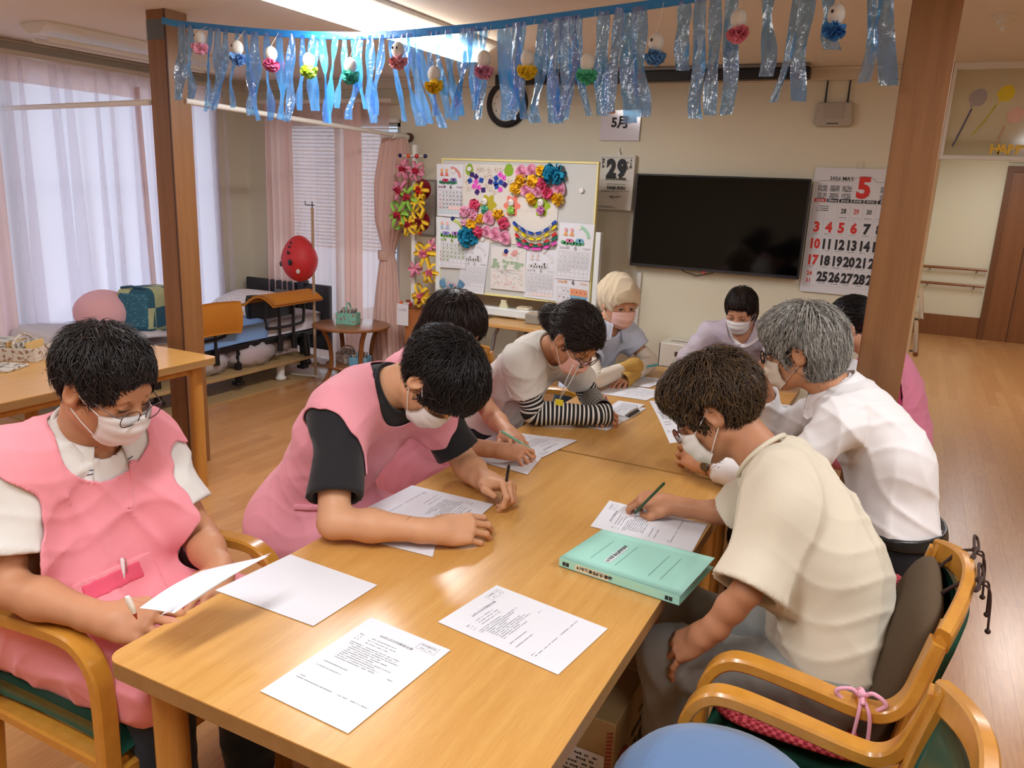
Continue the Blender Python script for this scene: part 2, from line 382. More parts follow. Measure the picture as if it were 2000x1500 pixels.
def curtain(name, a, b, z0, z1, m, parent, amp=.028, pleat=.085, nz=14, gather=1.0, seed=1):
    a = np.array([a[0], a[1]], float); b = np.array([b[0], b[1]], float); L = np.linalg.norm(b - a); t = (b - a) / L; n = np.array([-t[1], t[0]])
    rng = np.random.RandomState(seed); ph = rng.rand(4) * 6
    def fn(u, v):
        s = u * L; z = z0 + (z1 - z0) * (1 - v)
        top = np.exp(-((v) / .09) ** 2)
        w_ = np.sin(2 * PI * s / pleat + 1.2 * np.sin(s * 5 + ph[0]) + .6 * v * np.sin(s * 9 + ph[1]))
        w_ = np.sign(w_) * abs(w_) ** .7
        off = amp * w_ * (0.55 + .45 * v) * (1 - .5 * top) + .012 * np.sin(s * 3 + v * 2 + ph[2])
        p = a + t * (s + .012 * np.sin(s * 30) * v) + n * off
        return (p[0], p[1], z)
    mb = MB().grid(fn, int(L / 0.011), nz); return obj(name, mb, m, parent, smooth='all')
cx = WALLX + .075
c1 = thing('curtain', 'long sheer white curtain glowing with daylight on the wide window behind the bed', 'curtain', (cx, 3.3, 0), group='pale curtains on the windows')
curtain('sheer_panel', (cx, 2.2), (cx, 4.98), .03, 2.26, M['sheer'], c1, amp=.045, pleat=.33, seed=3)
hb = MB()
curtain('header_band', (cx + .035, 2.2), (cx + .035, 4.98), 2.12, 2.28, curtain_mat('pink header band', '#fbeae3', 0.6, 0.0), c1, amp=.012, pleat=.17, nz=3, seed=3)
fold = MB(); rf = random.Random(4)
for i in range(15):
    y0 = 2.9 + .15 * i + rf.uniform(-.05, .05); w0 = rf.uniform(.02, .07); s_ = rf.uniform(-.05, .05); w1 = rf.uniform(.02, .10)
    fold.grid(lambda u, v, y0=y0, w0=w0, s_=s_, w1=w1: (cx + .052 + .012 * math.sin(PI * u), y0 + s_ * v + (w0 + w1 * v) * (u - .5), 2.26 - 2.2 * v), 4, 16)
obj('gathered_folds', fold, curtain_mat('doubled sheer cloth', '#e9e2ec', 0.6, 0.55), c1, smooth='all')
obj('pleat_stripe', MB().grid(lambda u, v: (cx + .05 + .012 * math.sin(u * 9), 4.14 + .05 * u + .05 * v, 2.2 - 2.1 * v), 8, 20), M['pinkc'], c1, smooth='all')
obj('curtain_rail', MB().b2((cx - .03, 1.6, 2.28), (cx + .04, 5.05, 2.31)), M['trimw'], c1)
c1b = thing('curtain', 'pale pink drape at the left edge of the wide bright window', 'curtain', (cx + .1, 2.9, 0), group='pale curtains on the windows')
curtain('drape_panel', (cx + .10, 1.7), (cx + .10, 3.10), .03, 2.0, curtain_mat('light pink drape', '#f6e2dc', .6, 0), c1b, amp=.035, pleat=.11, seed=5)
c2 = thing('curtain', 'pale pink pleated curtain over the small window, slats of a blind showing through', 'curtain', (-4.3, WALLY - .09, 0), group='pale curtains on the windows')
curtain('sheer_panel', (-3.78, WALLY - .09), (-4.80, WALLY - .09), .04, 2.19, curtain_mat('sheer pinkish curtain', '#efd6d2', 0.55, 0.34), c2, amp=.022, pleat=.13, seed=8)
curtain('drape_panel', (-4.70, WALLY - .14), (-5.02, WALLY - .14), .04, 2.19, M['pinkc'], c2, amp=.03, pleat=.07, seed=9)
curtain('drape_panel', (-4.02, WALLY - .13), (-4.20, WALLY - .13), .04, 2.19, M['pinkc'], c2, amp=.028, pleat=.06, seed=10)
obj('curtain_rail', MB().b2((-5.1, WALLY - .16, 2.19), (-3.7, WALLY - .04, 2.22)), M['trimw'], c2)
bl = thing('venetian_blind', 'white slatted blind hanging behind the pink curtain of the small window', 'blind', (-4.35, WALLY - .02, 1.2))
mb = MB()
R_ = np.array([[1, 0, 0], [0, math.cos(.5), -math.sin(.5)], [0, math.sin(.5), math.cos(.5)]])
for i in range(34): mb.box((-4.36, WALLY - .015, 2.04 - i * .030), (1.24, .022, .0012), R_)
obj('slats', mb, M['white'], bl); obj('head_rail', MB().box((-4.36, WALLY - .015, 2.07), (1.26, .04, .03)), M['white'], bl)

# drape tied on the hospital rail by the far wall
c3 = thing('curtain', 'dusty pink curtain gathered with a tieback beside the whiteboard', 'curtain', (-3.66, 5.2, 0), group='pale curtains on the windows')
def gath(z):
    zt = [(0.05, .13), (.5, .125), (.98, .072), (1.04, .05), (1.10, .058), (1.3, .12), (1.6, .15), (1.85, .12), (1.93, .10)]
    for (z0, r0), (z1, r1) in zip(zt, zt[1:]):
        if z <= z1: t = (z - z0) / (z1 - z0); return r0 + (r1 - r0) * t
    return .1
def fn(u, v):
    z = .05 + 1.88 * v; a = 2 * PI * u; r = gath(z) * (1 + .13 * math.sin(a * 15 + 2 * math.sin(z * 2)) + .05 * math.sin(a * 7 + z * 3)); cxx = -3.70 - .03 * math.sin(z * 2.2)
    return (cxx + r * math.cos(a), 5.2 + .55 * r * math.sin(a), z)
obj('drape_panel', MB().grid(fn, 150, 44), mat('dusty pink cloth', '#d8b5aa', .85, sheen=.2), c3, smooth='all')
obj('tieback', MB().lathe((-3.75, 5.2, 1.0), [(.058, 0), (.062, .01), (.064, .06), (.06, .075)]), mat('tieback cloth', '#cfae9f', .85), c3, smooth=True)
obj('curtain_ring', MB().tube([(-3.80, 5.2, 1.945), (-3.60, 5.28, 1.945)], .02, 12), M['white'], c3)
# hospital curtain rails
r1 = thing('curtain_rail', 'white tubular ceiling curtain rail running from the wooden pillar to the far wall', 'curtain rail', (-3.6, 4.2, 1.95), group='white tubular curtain rails')
obj('tube', MB().tube([(-3.44, 3.03, 1.962), (-3.63, 5.34, 1.945)], .015, 12), M['white'], r1, smooth=True)
obj('end_flange', MB().cyl((-3.626, 5.315, 1.945), (-3.63, 5.349, 1.945), .034), C('#5a3a2c', .5), r1, smooth=True)
obj('mount_block', MB().tube([(-3.608, 5.09, 1.946), (-3.625, 5.30, 1.945)], .024, 12), M['white'], r1, smooth=True)
r2 = thing('curtain_rail', 'white tubular curtain rail crossing in front of the wide window', 'curtain rail', (-4.5, 3.1, 1.95), group='white tubular curtain rails')
obj('tube', MB().tube([(-3.58, 2.93, 1.945), (-5.34, 3.24, 1.955)], .015, 12), M['white'], r2, smooth=True)

# pillars
def pillar(name, x0, y0, sx, sy, label):
    t = thing(name, label, 'pillar', (x0 + sx / 2, y0 + sy / 2, 0), group='square wooden pillars')
    obj('post', MB().b2((x0, y0, 0), (x0 + sx, y0 + sy, CEIL)), M['pillar'], t, bev=.003)
    return t
p1 = pillar('wooden_pillar', -3.575, 2.935, .135, .135, 'square brown wooden pillar standing between the table and the bed, blue streamers taped to its top')
obj('corner_strip', MB().b2((-3.447, 2.931, 0), (-3.438, 2.937, CEIL)), C('#4d2d1a', .6), p1)
obj('adhesive_tape', MB().b2((-3.577, 2.9325, 2.24), (-3.438, 2.935, 2.335)), mat('clear tape', '#9ab4c4', .15, alpha=.35), p1)
p2 = pillar('wooden_pillar', -.119, 2.94, .145, .12, 'square brown wooden pillar rising behind the grey-haired man')

# ceiling fittings
M['diff'] = mat('lamp diffuser', '#ffffff', .5, emit='#fff6ea', estr=9)
def fitting(x, y0, y1, on, label, wd=.23):
    t = thing('ceiling_light', label, 'ceiling light', (x, (y0 + y1) / 2, CEIL), group='long ceiling light fittings')
    sec = [(-wd / 2, 0), (wd / 2, 0), (wd / 2, -.018), (wd / 2 - .07, -.062), (-wd / 2 + .07, -.062), (-wd / 2, -.018)]
    obj('housing', MB().prism(sec, (x, y0, CEIL), (-1, 0, 0), (0, 0, 1), y1 - y0), M['white'], t, bev=.002)
    if on: obj('lamp_cover', MB().b2((x - .085, y0 + .03, CEIL - .105), (x + .085, y1 - .03, CEIL - .06)), M['diff'], t, bev=.015)
    for s_ in (() if on else (-.07, .07)):
        obj('tube_lamp', MB().tube([(x + s_, y0 + .04, CEIL - .085), (x + s_, y1 - .04, CEIL - .085)], .038 if on else .014, 14), M['diff'] if on else M['white'], t, smooth=True)
    return t
fitting(-2.36, 2.50, 4.14, True, 'long ceiling light, switched on and bright, above the blue streamers', .25)
fitting(-4.52, 2.97, 4.25, False, 'long ceiling light, switched off, above the bed by the wide window')
for (x, y, lab, cc) in ((.20, 4.05, 'small white round smoke detector on the ceiling beyond the pillar', '#ded8c9'), (-2.30, 2.66, 'brown round ceiling detector at the near end of the lit lamp', '#9c7a66')):
    t = thing('smoke_detector', lab, 'smoke detector', (x, y, CEIL), group='round detectors on the ceiling')
    obj('mount_plate', MB().lathe((x, y, CEIL), [(.05, 0), (.05, -.012), (.04, -.02)]), C(cc, .5), t, smooth=True)
    obj('sensor_dome', MB().lathe((x, y, CEIL - .02), [(.034, 0), (.032, -.02), (.018, -.03), (.016, -.045), (.004, -.05)]), C(cc, .5), t, smooth=True)
# black screen case high on the far wall
zc = 2.335
t = thing('screen_case', 'long black roller screen case fixed high on the far wall', 'projector screen', (-1.75, 5.22, zc))
obj('case', MB().b2((-2.80, 5.17, zc - .036), (-.70, 5.25, zc + .030)), M['black'], t, bev=.006)
obj('rail', MB().b2((-2.5, 5.12, CEIL - .02), (-.70, 5.145, CEIL - .004)), M['grey'], t)
obj('bracket', MB().b2((-2.6, 5.2, zc), (-2.57, 5.31, CEIL)), M['blackm'], t); obj('bracket', MB().b2((-.9, 5.2, zc), (-.87, 5.31, CEIL)), M['blackm'], t)

# glass smoke barrier over the corridor mouth, with paper balloons on it
gl = struct('window_3', MB().b2((.05, 5.285, 1.862), (2.98, 5.315, 1.885)).b2((.05, 5.285, 2.345), (2.98, 5.315, CEIL)).b2((.05, 5.285, 1.885), (.068, 5.315, 2.345)), M['white'], bev=.002)
obj('window_pane', MB().b2((.068, 5.297, 1.885), (2.98, 5.303, 2.345)), mat('greenish wired glass', '#b5b197', .08, spec=.9, alpha=.35), gl)
def balloon(px, py, r, col, lab, ribbon=None, rc=None):
    c = Wy(px, py, 5.29); t = thing('paper_balloon', lab, 'balloon decoration', c, group='balloon cut-outs on the glass')
    out = [(r * .92 * math.cos(a) * (1 - .12 * math.sin(a)), r * math.sin(a)) for a in [2 * PI * i / 28 for i in range(28)]]
    rot = -.5; out = [(x * math.cos(rot) - y * math.sin(rot), x * math.sin(rot) + y * math.cos(rot)) for x, y in out]
    obj('balloon', MB().prism(out, c, (1, 0, 0), (0, 0, 1), .004), C(col, .35), t)
    k = c + np.array([-.6 * r, -.002, -1.0 * r]); obj('knot', MB().box(k, (.014, .004, .012)), C(col, .35), t)
    if ribbon: obj('ribbon', MB().tube([Wy(a, b, 5.288) for a, b in ribbon], .0045, 6), C(rc, .5), t)
balloon(1911, 190, .047, '#a9a2a4', 'grey paper balloon with a purple ribbon stuck on the glass panel', [(1898, 212), (1885, 238), (1860, 286)], '#5c5678')
balloon(1966, 182, .043, '#e6d000', 'yellow paper balloon stuck on the glass panel', [(1946, 204), (1920, 240), (1898, 264)], '#c9bf4a')
balloon(1984, 224, .042, '#e3b8a8', 'pale pink paper balloon stuck on the glass panel', [(1962, 246), (1946, 280)], '#cfa48e')
for i, ch in enumerate('HAPPY'):
    q = Wy(1943 + i * 15.6, 292 + i * .5, 5.285); t = thing('letter_cutout', 'yellow cut-out letter %s stuck low on the glass panel' % ch + (', the first P' if i == 2 else ', the second P' if i == 3 else ''), 'letter', q, group='HAPPY letters on the glass')
    V, F = text_mesh(ch, .072, align='CENTER', off=.03); mbx = MB(); n = len(V)
    mbx.add([(q[0] + v[0], q[1], q[2] + v[1]) for v in V], [tuple(f) for f in F]); mbx.add([(q[0] + v[0], q[1] + .004, q[2] + v[1]) for v in V], [tuple(reversed(f)) for f in F])
    o = obj('letter', mbx, C('#f0c400', .4), t)

# corridor: handrails and door
def handrail(p0, p1, wall_n, label):
    t = thing('handrail', label, 'handrail', ((p0[0] + p1[0]) / 2, (p0[1] + p1[1]) / 2, p0[2]), group='wooden corridor handrails')
    obj('bar', MB().tube([p0, p1], .017, 12), M['darkwood'], t, smooth=True)
    for f_ in (.15, .85):
        q = np.array(p0) * (1 - f_) + np.array(p1) * f_; e = q + np.array(wall_n) * .06
        obj('bracket', MB().tube([q, q + np.array([0, 0, -.035]), e + np.array([0, 0, -.035])], .009, 8), M['grey'], t)
hx0, hx1 = .10, .84
handrail((hx0, YC - .06, .855), (hx1, YC - .06, .855), (0, 1, 0), 'upper brown handrail on the cream wall at the end of the corridor')
handrail((hx0, YC - .06, .655), (hx1, YC - .06, .655), (0, 1, 0), 'lower brown handrail on the cream wall at the end of the corridor')
handrail((.11, 5.9, .85), (.11, 8.2, .85), (-1, 0, 0), 'upper wooden handrail seen end-on just behind the pillar')
handrail((.11, 5.9, .62), (.11, 8.2, .62), (-1, 0, 0), 'lower wooden handrail seen end-on just behind the pillar')
dr = struct('door_1', MB().b2((.92, YC - .045, 0), (2.3, YC - .01, 2.03)), M['door'], bev=.003)
obj('door_frame', MB().b2((.86, YC - .06, 0), (.92, YC, 2.1)).b2((.92, YC - .06, 2.03), (2.4, YC, 2.1)), C('#6d4222', .5), dr)
obj('door_groove', MB().b2((1.17, YC - .05, 0), (1.18, YC - .044, 2.03)), C('#4a2a14', .6), dr)
struct('trim_4', MB().b2((.86, YC - .03, 2.14), (2.4, YC, 2.34)), M['trimw'], bev=.01)
# ================================================================== ALONG THE FAR WALL
yw = WALLY
# television
a = Wy(1243, 340, 5.27); b_ = Wy(1562, 548, 5.27); tx0, tx1 = a[0], Wy(1585, 348, 5.27)[0]; tz1 = (a[2] + Wy(1585, 348, 5.27)[2]) / 2; tz0 = b_[2] + .005
t = thing('television', 'large black flat television mounted on the far wall, switched off', 'television', ((tx0 + tx1) / 2, 5.3, (tz0 + tz1) / 2))
obj('body', MB().b2((tx0, 5.27, tz0), (tx1, 5.30, tz1)).b2((tx0 + .15, 5.30, tz0 + .1), (tx1 - .15, 5.335, tz1 - .1)), M['black'], t, bev=.004)
obj('screen', MB().b2((tx0 + .012, 5.268, tz0 + .022), (tx1 - .012, 5.2705, tz1 - .010)), mat('switched off screen', '#030304', .08, spec=.35), t)
obj('lower_bezel', MB().b2((tx0 + .01, 5.262, tz0 + .004), (tx1 - .01, 5.271, tz0 + .016)), mat('glossy bezel', '#3a3a3e', .15), t)
obj('brand_plate', MB().b2((-1.235, 5.266, tz0 - .012), (-1.215, 5.272, tz0 + .002)), C('#c2323a', .4), t)
obj('wall_bracket', MB().b2((tx0 + .3, 5.335, tz0 + .2), (tx1 - .3, 5.349, tz1 - .2)), M['blackm'], t)
obj('power_cable', MB().tube([(-1.40, 5.29, tz0 + .01), (-1.36, 5.30, tz0 - .015), (-1.28, 5.31, tz0 - .035), (-1.22, 5.31, tz0 - .02), (-1.16, 5.3, tz0 + .0)], .003, 6), M['black'], t)
# cable cover strip under the television
p = Wy(1250, 532, 5.335); q = Wy(1236, 700, 5.335)
t = thing('cable_cover', 'narrow white cable cover running down the wall below the television', 'cable cover', (p[0], 5.34, .6)); obj('strip', MB().b2((p[0] - .018, 5.328, .06), (p[0] + .012, 5.349, p[2])), M['white'], t, bev=.003)

def wy_sheet(x0, x1, z0, z1, y): return Sheet((x0, y, z0), (1, 0, 0), (0, 0, 1))
# big month calendar
cy_ = 5.335; L_ = Wy(1592, 331, cy_); L2 = Wy(1562, 568, cy_); cx0 = (L_[0] + L2[0]) / 2; cz1 = L_[2] + .012; cz0 = L2[2]; cw = .535
t = thing('wall_calendar', 'large white May 2026 wall calendar with big red and black numbers beside the television', 'calendar', (cx0 + cw / 2, cy_, (cz0 + cz1) / 2))
ch_ = cz1 - cz0
def cw_fn(u, v): return (cx0 + cw * u, cy_ - .008 * math.sin(v * PI) * (.3 + u * .4), cz1 - ch_ * v)
obj('sheet', MB().grid(lambda u, v: (cx0 + cw * u, cy_, cz1 - ch_ * v), 6, 10, .004), M['paper'], t)
obj('hook', MB().tube([(cx0 + cw * .46, cy_ - .002, cz1 + .045), (cx0 + cw * .46, cy_ - .008, cz1 + .01), (cx0 + cw * .46, cy_ - .003, cz1 - .005)], .004, 6), M['white'], t)
S = wy_sheet(cx0, 0, cz0, 0, cy_ - .005); SR = wy_sheet(cx0, 0, cz0, 0, cy_ - .005); SG = wy_sheet(cx0, 0, cz0, 0, cy_ - .005)
W_, H_ = cw, ch_
S.text('2026 MAY', W_ * .30, H_ * .918, .030, 'CENTER', off=.02, sx=1.05).text('令和8年', W_ * .87, H_ * .92, .030, 'CENTER', off=.03)
S.line(W_ * .06, H_ * .90, W_ * .42, H_ * .90, .0015).line(W_ * .66, H_ * .90, W_ * .98, H_ * .90, .0015)
for i in range(8):
    a0 = PI - PI * i / 8; a1 = PI - PI * (i + 1) / 8
    S.line(W_ * .54 + .065 * math.cos(a0), H_ * .90 + .03 * math.sin(a0), W_ * .54 + .065 * math.cos(a1), H_ * .90 + .03 * math.sin(a1), .0015)
SR.text('5', W_ * .545, H_ * .845, .165, 'CENTER', sx=.95, off=.05, res=3)
for bx in (.06, .19, .32, .72, .86):
    for by in (.86, .80):
        for r in range(5): S.dashes(W_ * bx, H_ * by - r * .0075, W_ * (bx + .10), .006, .85)
dw = ['日SUN', '月MON', '火TUE', '水WED', '木THU', '金FRI', '土SAT']
cw7 = W_ * .94 / 7
for i, d in enumerate(dw):
    xx = W_ * .03 + cw7 * (i + .5); tgt = SR if i == 0 else S
    tgt.rect(xx - cw7 * .46, H_ * .733, xx + cw7 * .46, H_ * .759)
SW = wy_sheet(cx0, 0, cz0, 0, cy_ - .0058)
for i, d in enumerate(dw): SW.text(d, W_ * .03 + cw7 * (i + .5), H_ * .7445, .0165, 'CENTER', sx=.95, off=.03)
rows = [.665, .53, .395, .262, .13]
days = [[None, None, (28, 's'), (29, 'sr'), (30, 's'), (1, 'k'), (2, 'k')], [(3, 'r'), (4, 'r'), (5, 'r'), (6, 'r'), (7, 'k'), (8, 'k'), (9, 'k')],
        [(10, 'r')] + [(i, 'k') for i in range(11, 17)], [(17, 'r')] + [(i, 'k') for i in range(18, 24)], [None] + [(i, 'k') for i in range(25, 31)]]
for r, row in enumerate(days):
    for i, dd in enumerate(row):
        if not dd: continue
        n_, st = dd; xx = W_ * .03 + cw7 * (i + .5); yy = H_ * rows[r]; tgt = SR if 'r' in st else S
        tgt.text(str(n_), xx, yy, .040 if 's' in st else .082, 'CENTER', sx=.78 if n_ > 9 else .9, off=.02 if 's' in st else .05, res=2)
        S.dashes(xx - cw7 * .3, yy - .038, xx + cw7 * .3, .004)
SR.text('24', W_ * .03 + cw7 * .4, H_ * .155, .036, 'CENTER', sx=.85, off=.03).text('31', W_ * .03 + cw7 * .4, H_ * .095, .036, 'CENTER', sx=.85, off=.03)
for r in range(3): S.dashes(W_ * .07, H_ * (.70 - .017 * r), W_ * .2, .006, .8)
for i in range(8): SG.line(W_ * .03 + cw7 * i, H_ * .06, W_ * .03 + cw7 * i, H_ * .73, .0006)
for r in range(6): SG.line(W_ * .03, H_ * (.06 + .134 * r), W_ * .97, H_ * (.06 + .134 * r), .0006)
S.obj('black_print', M['ink'], t); SR.obj('red_print', M['red'], t); SG.obj('grid_lines', M['ink2'], t); SW.obj('weekday_lettering', M['paper'], t)

# tear-off day calendar
y_ = 5.31; A = Wy(1172, 301, y_); B = Wy(1244, 303, y_); Cc = Wy(1165, 408, y_)
x0 = (A[0] + Cc[0]) / 2; x1 = B[0] - .01; z1 = A[2] - .002; z0 = Cc[2]; W_, H_ = x1 - x0, z1 - z0
t = thing('tear_off_calendar', 'thick tear-off day calendar showing a big black 29 on the wall beside the whiteboard', 'calendar', ((x0 + x1) / 2, y_, z1))
obj('page_block', MB().b2((x0, y_, z0), (x1, y_ + .037, z1)), C('#d9d6cc', .8), t, bev=.003)
obj('top_page', MB().grid(lambda u, v: (x0 + W_ * u, y_ - .001 - .012 * (v ** 3) * u, z1 - H_ * v), 6, 8, .0012), C('#e0ddd3', .8), t)
obj('hanger', MB().prism([(-.012, 0), (.012, 0), (.008, .022), (-.008, .022)], ((x0 + x1) / 2, y_ + .02, z1), (1, 0, 0), (0, 0, 1), .003).tube([((x0 + x1) / 2, y_ + .02, z1 + .02), ((x0 + x1) / 2, y_ + .035, z1 + .05)], .004, 6), M['white'], t)
S = wy_sheet(x0, 0, z0, 0, y_ - .0075)
S.text('2', W_ * .36, H_ * .735, .158, 'CENTER', sx=.80, off=.065, res=3).text('9', W_ * .66, H_ * .735, .158, 'CENTER', sx=.80, off=.065, res=3)
S.text('金曜日', W_ * .12, H_ * .90, .021, 'CENTER', off=.03, vert=True).text('05月', W_ * .90, H_ * .90, .021, 'CENTER', off=.03, vert=True)
for i in range(5): S.dashes(W_ * .80, H_ * (.87 - .03 * i), W_ * .83, .009)
for i, yy in enumerate((.585, .57, .555)): S.dashes(W_ * .22, H_ * yy, W_ * .80, .006, .9)
S.line(W_ * .04, H_ * .95, W_ * .96, H_ * .95, .0012).line(W_ * .04, H_ * .54, W_ * .96, H_ * .54, .0008)
S.text('HARUKIN', W_ * .53, H_ * .40, .030, 'CENTER', off=.035)
S.dashes(W_ * .25, H_ * .47, W_ * .78, .005, .9).dashes(W_ * .1, H_ * .345, W_ * .9, .004, .8).dashes(W_ * .1, H_ * .33, W_ * .6, .004, .8)
S.text('BBQ SPOT', W_ * .53, H_ * .235, .018, 'CENTER', off=.03)
for i in range(16):
    a0, a1 = 2 * PI * i / 16, 2 * PI * (i + 1) / 16
    if abs(math.sin((a0 + a1) / 2)) > .3: S.line(W_ * .53 + .024 * math.cos(a0), H_ * .235 + .024 * math.sin(a0), W_ * .53 + .024 * math.cos(a1), H_ * .235 + .024 * math.sin(a1), .0009)
S.dashes(W_ * .05, H_ * .06, W_ * .5, .004, .9).dashes(W_ * .05, H_ * .04, W_ * .9, .004, .8)
S.obj('black_print', M['ink'], t)
# month notice in a clear sleeve
y_ = 5.335; A = Wy(1174, 215, y_); B = Wy(1254, 212, y_); Cc = Wy(1171, 274, y_); x0 = Cc[0]; x1 = B[0] - .005; z1 = A[2]; z0 = Cc[2]; W_, H_ = x1 - x0, z1 - z0
t = thing('month_notice', 'white notice reading 5月 in a shiny clear sleeve above the day calendar', 'notice', ((x0 + x1) / 2, y_, z0))
obj('sheet', MB().b2((x0, y_, z0), (x1, y_ + .002, z1)), mat('glossy sleeve', '#dcd6dc', .12), t)
S = wy_sheet(x0, 0, z0, 0, y_ - .001); S.text('5月', W_ * .5, H_ * .58, .085, 'CENTER', off=.04, res=2); S.obj('black_print', M['ink'], t)
o = MB()
for dx in (0, .014, .028, .04): o.ball((x0 + .05 + dx, y_ - .002, z1 - .012), (.011, .003, .012), 6)
obj('orange_sticker', o, C('#d98a4e', .5), t)
# wall clock
y_ = 5.32; c = (Wy(951, 205, y_) + Wy(1027, 205, y_)) / 2; c = np.array([c[0], y_, (Wy(985, 157, y_)[2] + Wy(990, 248, y_)[2]) / 2]); r = .163
t = thing('wall_clock', 'round wall clock with a wide black rim behind the blue streamers', 'clock', c)
obj('rim', MB().lathe(c + np.array([0, .03, 0]), [(r, 0), (r, .03), (r - .012, .042), (r - .04, .042), (r - .043, .02)], 40, (0, -1, 0)), M['black'], t, smooth=True)
obj('dial', MB().lathe(c + np.array([0, .03, 0]), [(r - .04, .015), (r - .04, .022)], 40, (0, -1, 0)), mat('clock dial', '#f2f0e8', .3), t)
S = Sheet((c[0], c[1] + .007, c[2]), (1, 0, 0), (0, 0, 1))
for n_ in range(1, 13): a0 = PI / 2 - n_ * PI / 6; S.text(str(n_), .096 * math.cos(a0), .096 * math.sin(a0), .026, 'CENTER')
for n_ in range(60): a0 = n_ * PI / 30; S.line(.113 * math.cos(a0), .113 * math.sin(a0), .118 * math.cos(a0), .118 * math.sin(a0), .001)
S.obj('numerals', M['ink'], t)
S = Sheet((c[0], c[1] + .005, c[2]), (1, 0, 0), (0, 0, 1)); S.line(0, 0, .03, .045, .006).line(0, 0, .075, -.03, .004); S.obj('hands', M['black'], t)
# router
y_ = 5.31; A = Wy(1592, 200, y_); B = Wy(1664, 247, y_); zt = A[2]; zb = B[2]; W_ = B[0] - A[0]
t = thing('wireless_router', 'flat grey wireless router with two upright aerials high on the wall', 'router', ((A[0] + B[0]) / 2, 5.33, (zt + zb) / 2))
obj('case', MB().prism([(0, .02), (.02, 0), (W_ - .02, 0), (W_, .02), (W_ - .012, zt - zb), (.012, zt - zb)], (A[0], 5.349, zb), (1, 0, 0), (0, 0, 1), .035), C('#b5ad9f', .5), t, bev=.006)
obj('front_panel', MB().b2((A[0] + .055, 5.311, zb + .045), (B[0] - .055, 5.315, zt - .004)), C('#aba395', .5), t); obj('status_slot', MB().b2((A[0] + .08, 5.311, zb + .015), (B[0] - .08, 5.316, zb + .02)), M['ink'], t)
for xx in (A[0] + .055, B[0] - .045): obj('antenna', MB().tube([(xx, 5.33, zt - .005), (xx, 5.33, zt + .02), (xx, 5.33, zt + .145)], [.007, .006, .0045], 8), M['black'], t, smooth=True)
# heater
x0, x1, zt = -1.435, -.76, .635
t = thing('fan_heater', 'white cabinet heater with a dark control slot standing under the television', 'heater', ((x0 + x1) / 2, 5.2, 0))
obj('cabinet', MB().b2((x0, 5.12, 0.03), (x1, 5.33, zt)), C('#e4e1d5', .45), t, bev=.012, seg=3)
obj('side_panel', MB().b2((x0 - .006, 5.125, 0.03), (x0 + .002, 5.33, zt - .01)), C('#6c6560', .5), t)
obj('control_slot', MB().b2((x0 + .105, 5.115, zt - .085), (x0 + .36, 5.124, zt - .055)), C('#4b4136', .4), t); obj('top_vent', MB().b2((x0 + .05, 5.2, zt - .001), (x1 - .05, 5.215, zt + .003)), C('#8b8880', .5), t)
obj('seam', MB().b2((x0, 5.117, zt - .165), (x1, 5.122, zt - .16)), C('#8b8880', .5), t); obj('base', MB().b2((x0 + .02, 5.14, 0), (x1 - .02, 5.32, .04)), M['grey'], t)
# framed notice
y_ = 5.335; A = Wy(818, 350, y_); B = Wy(850, 462, y_)
t = thing('framed_notice', 'grey framed notice on the wall behind the flower garland', 'notice', ((A[0] + B[0]) / 2, y_, B[2]))
obj('frame', MB().b2((A[0], y_, B[2]), (B[0], y_ + .012, A[2])), C('#8a857f', .5), t); obj('sheet', MB().b2((A[0] + .012, y_ - .002, B[2] + .015), (B[0] - .012, y_, A[2] - .015)), C('#b4aea6', .7), t)
S = wy_sheet(A[0], 0, B[2], 0, y_ - .0025)
for i in range(16): S.dashes(.03, .09 + i * .015, B[0] - A[0] - .02, .006, .8)
S.obj('print', C('#6d6862', .7), t)

# ------------------------------------------------------------------ mobile whiteboard
YW = 4.95
A = Wy(866, 314, YW); B = Wy(1167, 319, YW); bz0 = Wy(1000, 578, YW)[2]; bx0, bx1, bz1 = A[0], B[0], (A[2] + B[2]) / 2
t = wbd = thing('mobile_whiteboard', 'wheeled whiteboard with a yellow edge, covered with paper flowers and calendars', 'whiteboard', ((bx0 + bx1) / 2, YW, 0))
obj('panel', MB().b2((bx0, YW, bz0), (bx1, YW + .02, bz1)), mat('whiteboard surface', '#c9cbc8', .35), t)
yel = C('#e8dd96', .45); fr = MB().b2((bx0 - .012, YW - .006, bz1), (bx1 + .012, YW + .026, bz1 + .014)).b2((bx0 - .012, YW - .006, bz0 - .014), (bx1 + .012, YW + .026, bz0))
fr.b2((bx0 - .012, YW - .006, bz0), (bx0, YW + .026, bz1)).b2((bx1, YW - .006, bz0), (bx1 + .012, YW + .026, bz1)); obj('edge_frame', fr, yel, t, bev=.002)
sx0 = bx0 - .02; sx1 = Wy(1169, 480, YW)[0]
for xx in (sx0, sx1): obj('upright', MB().b2((xx - .018, YW - .02, .1), (xx + .018, YW + .03, 1.34)), M['whitem'], t, bev=.004)
tz = Wy(1000, 610, YW)[2]
obj('cross_bar', MB().b2((sx0, YW - .055, tz - .03), (sx1, YW + .02, tz + .028)), M['whitem'], t, bev=.008)
obj('board_catch', MB().prism([(-.04, 0), (.04, 0), (.018, .05), (.02, .065), (-.02, .065), (-.018, .05)], (-2.53, YW - .02, tz + .02), (1, 0, 0), (0, 0, 1), .02), C('#d8d6b4', .5), t)
obj('lower_bar', MB().b2((sx0, YW - .015, .16), (sx1, YW + .02, .20)), M['whitem'], t, bev=.004)
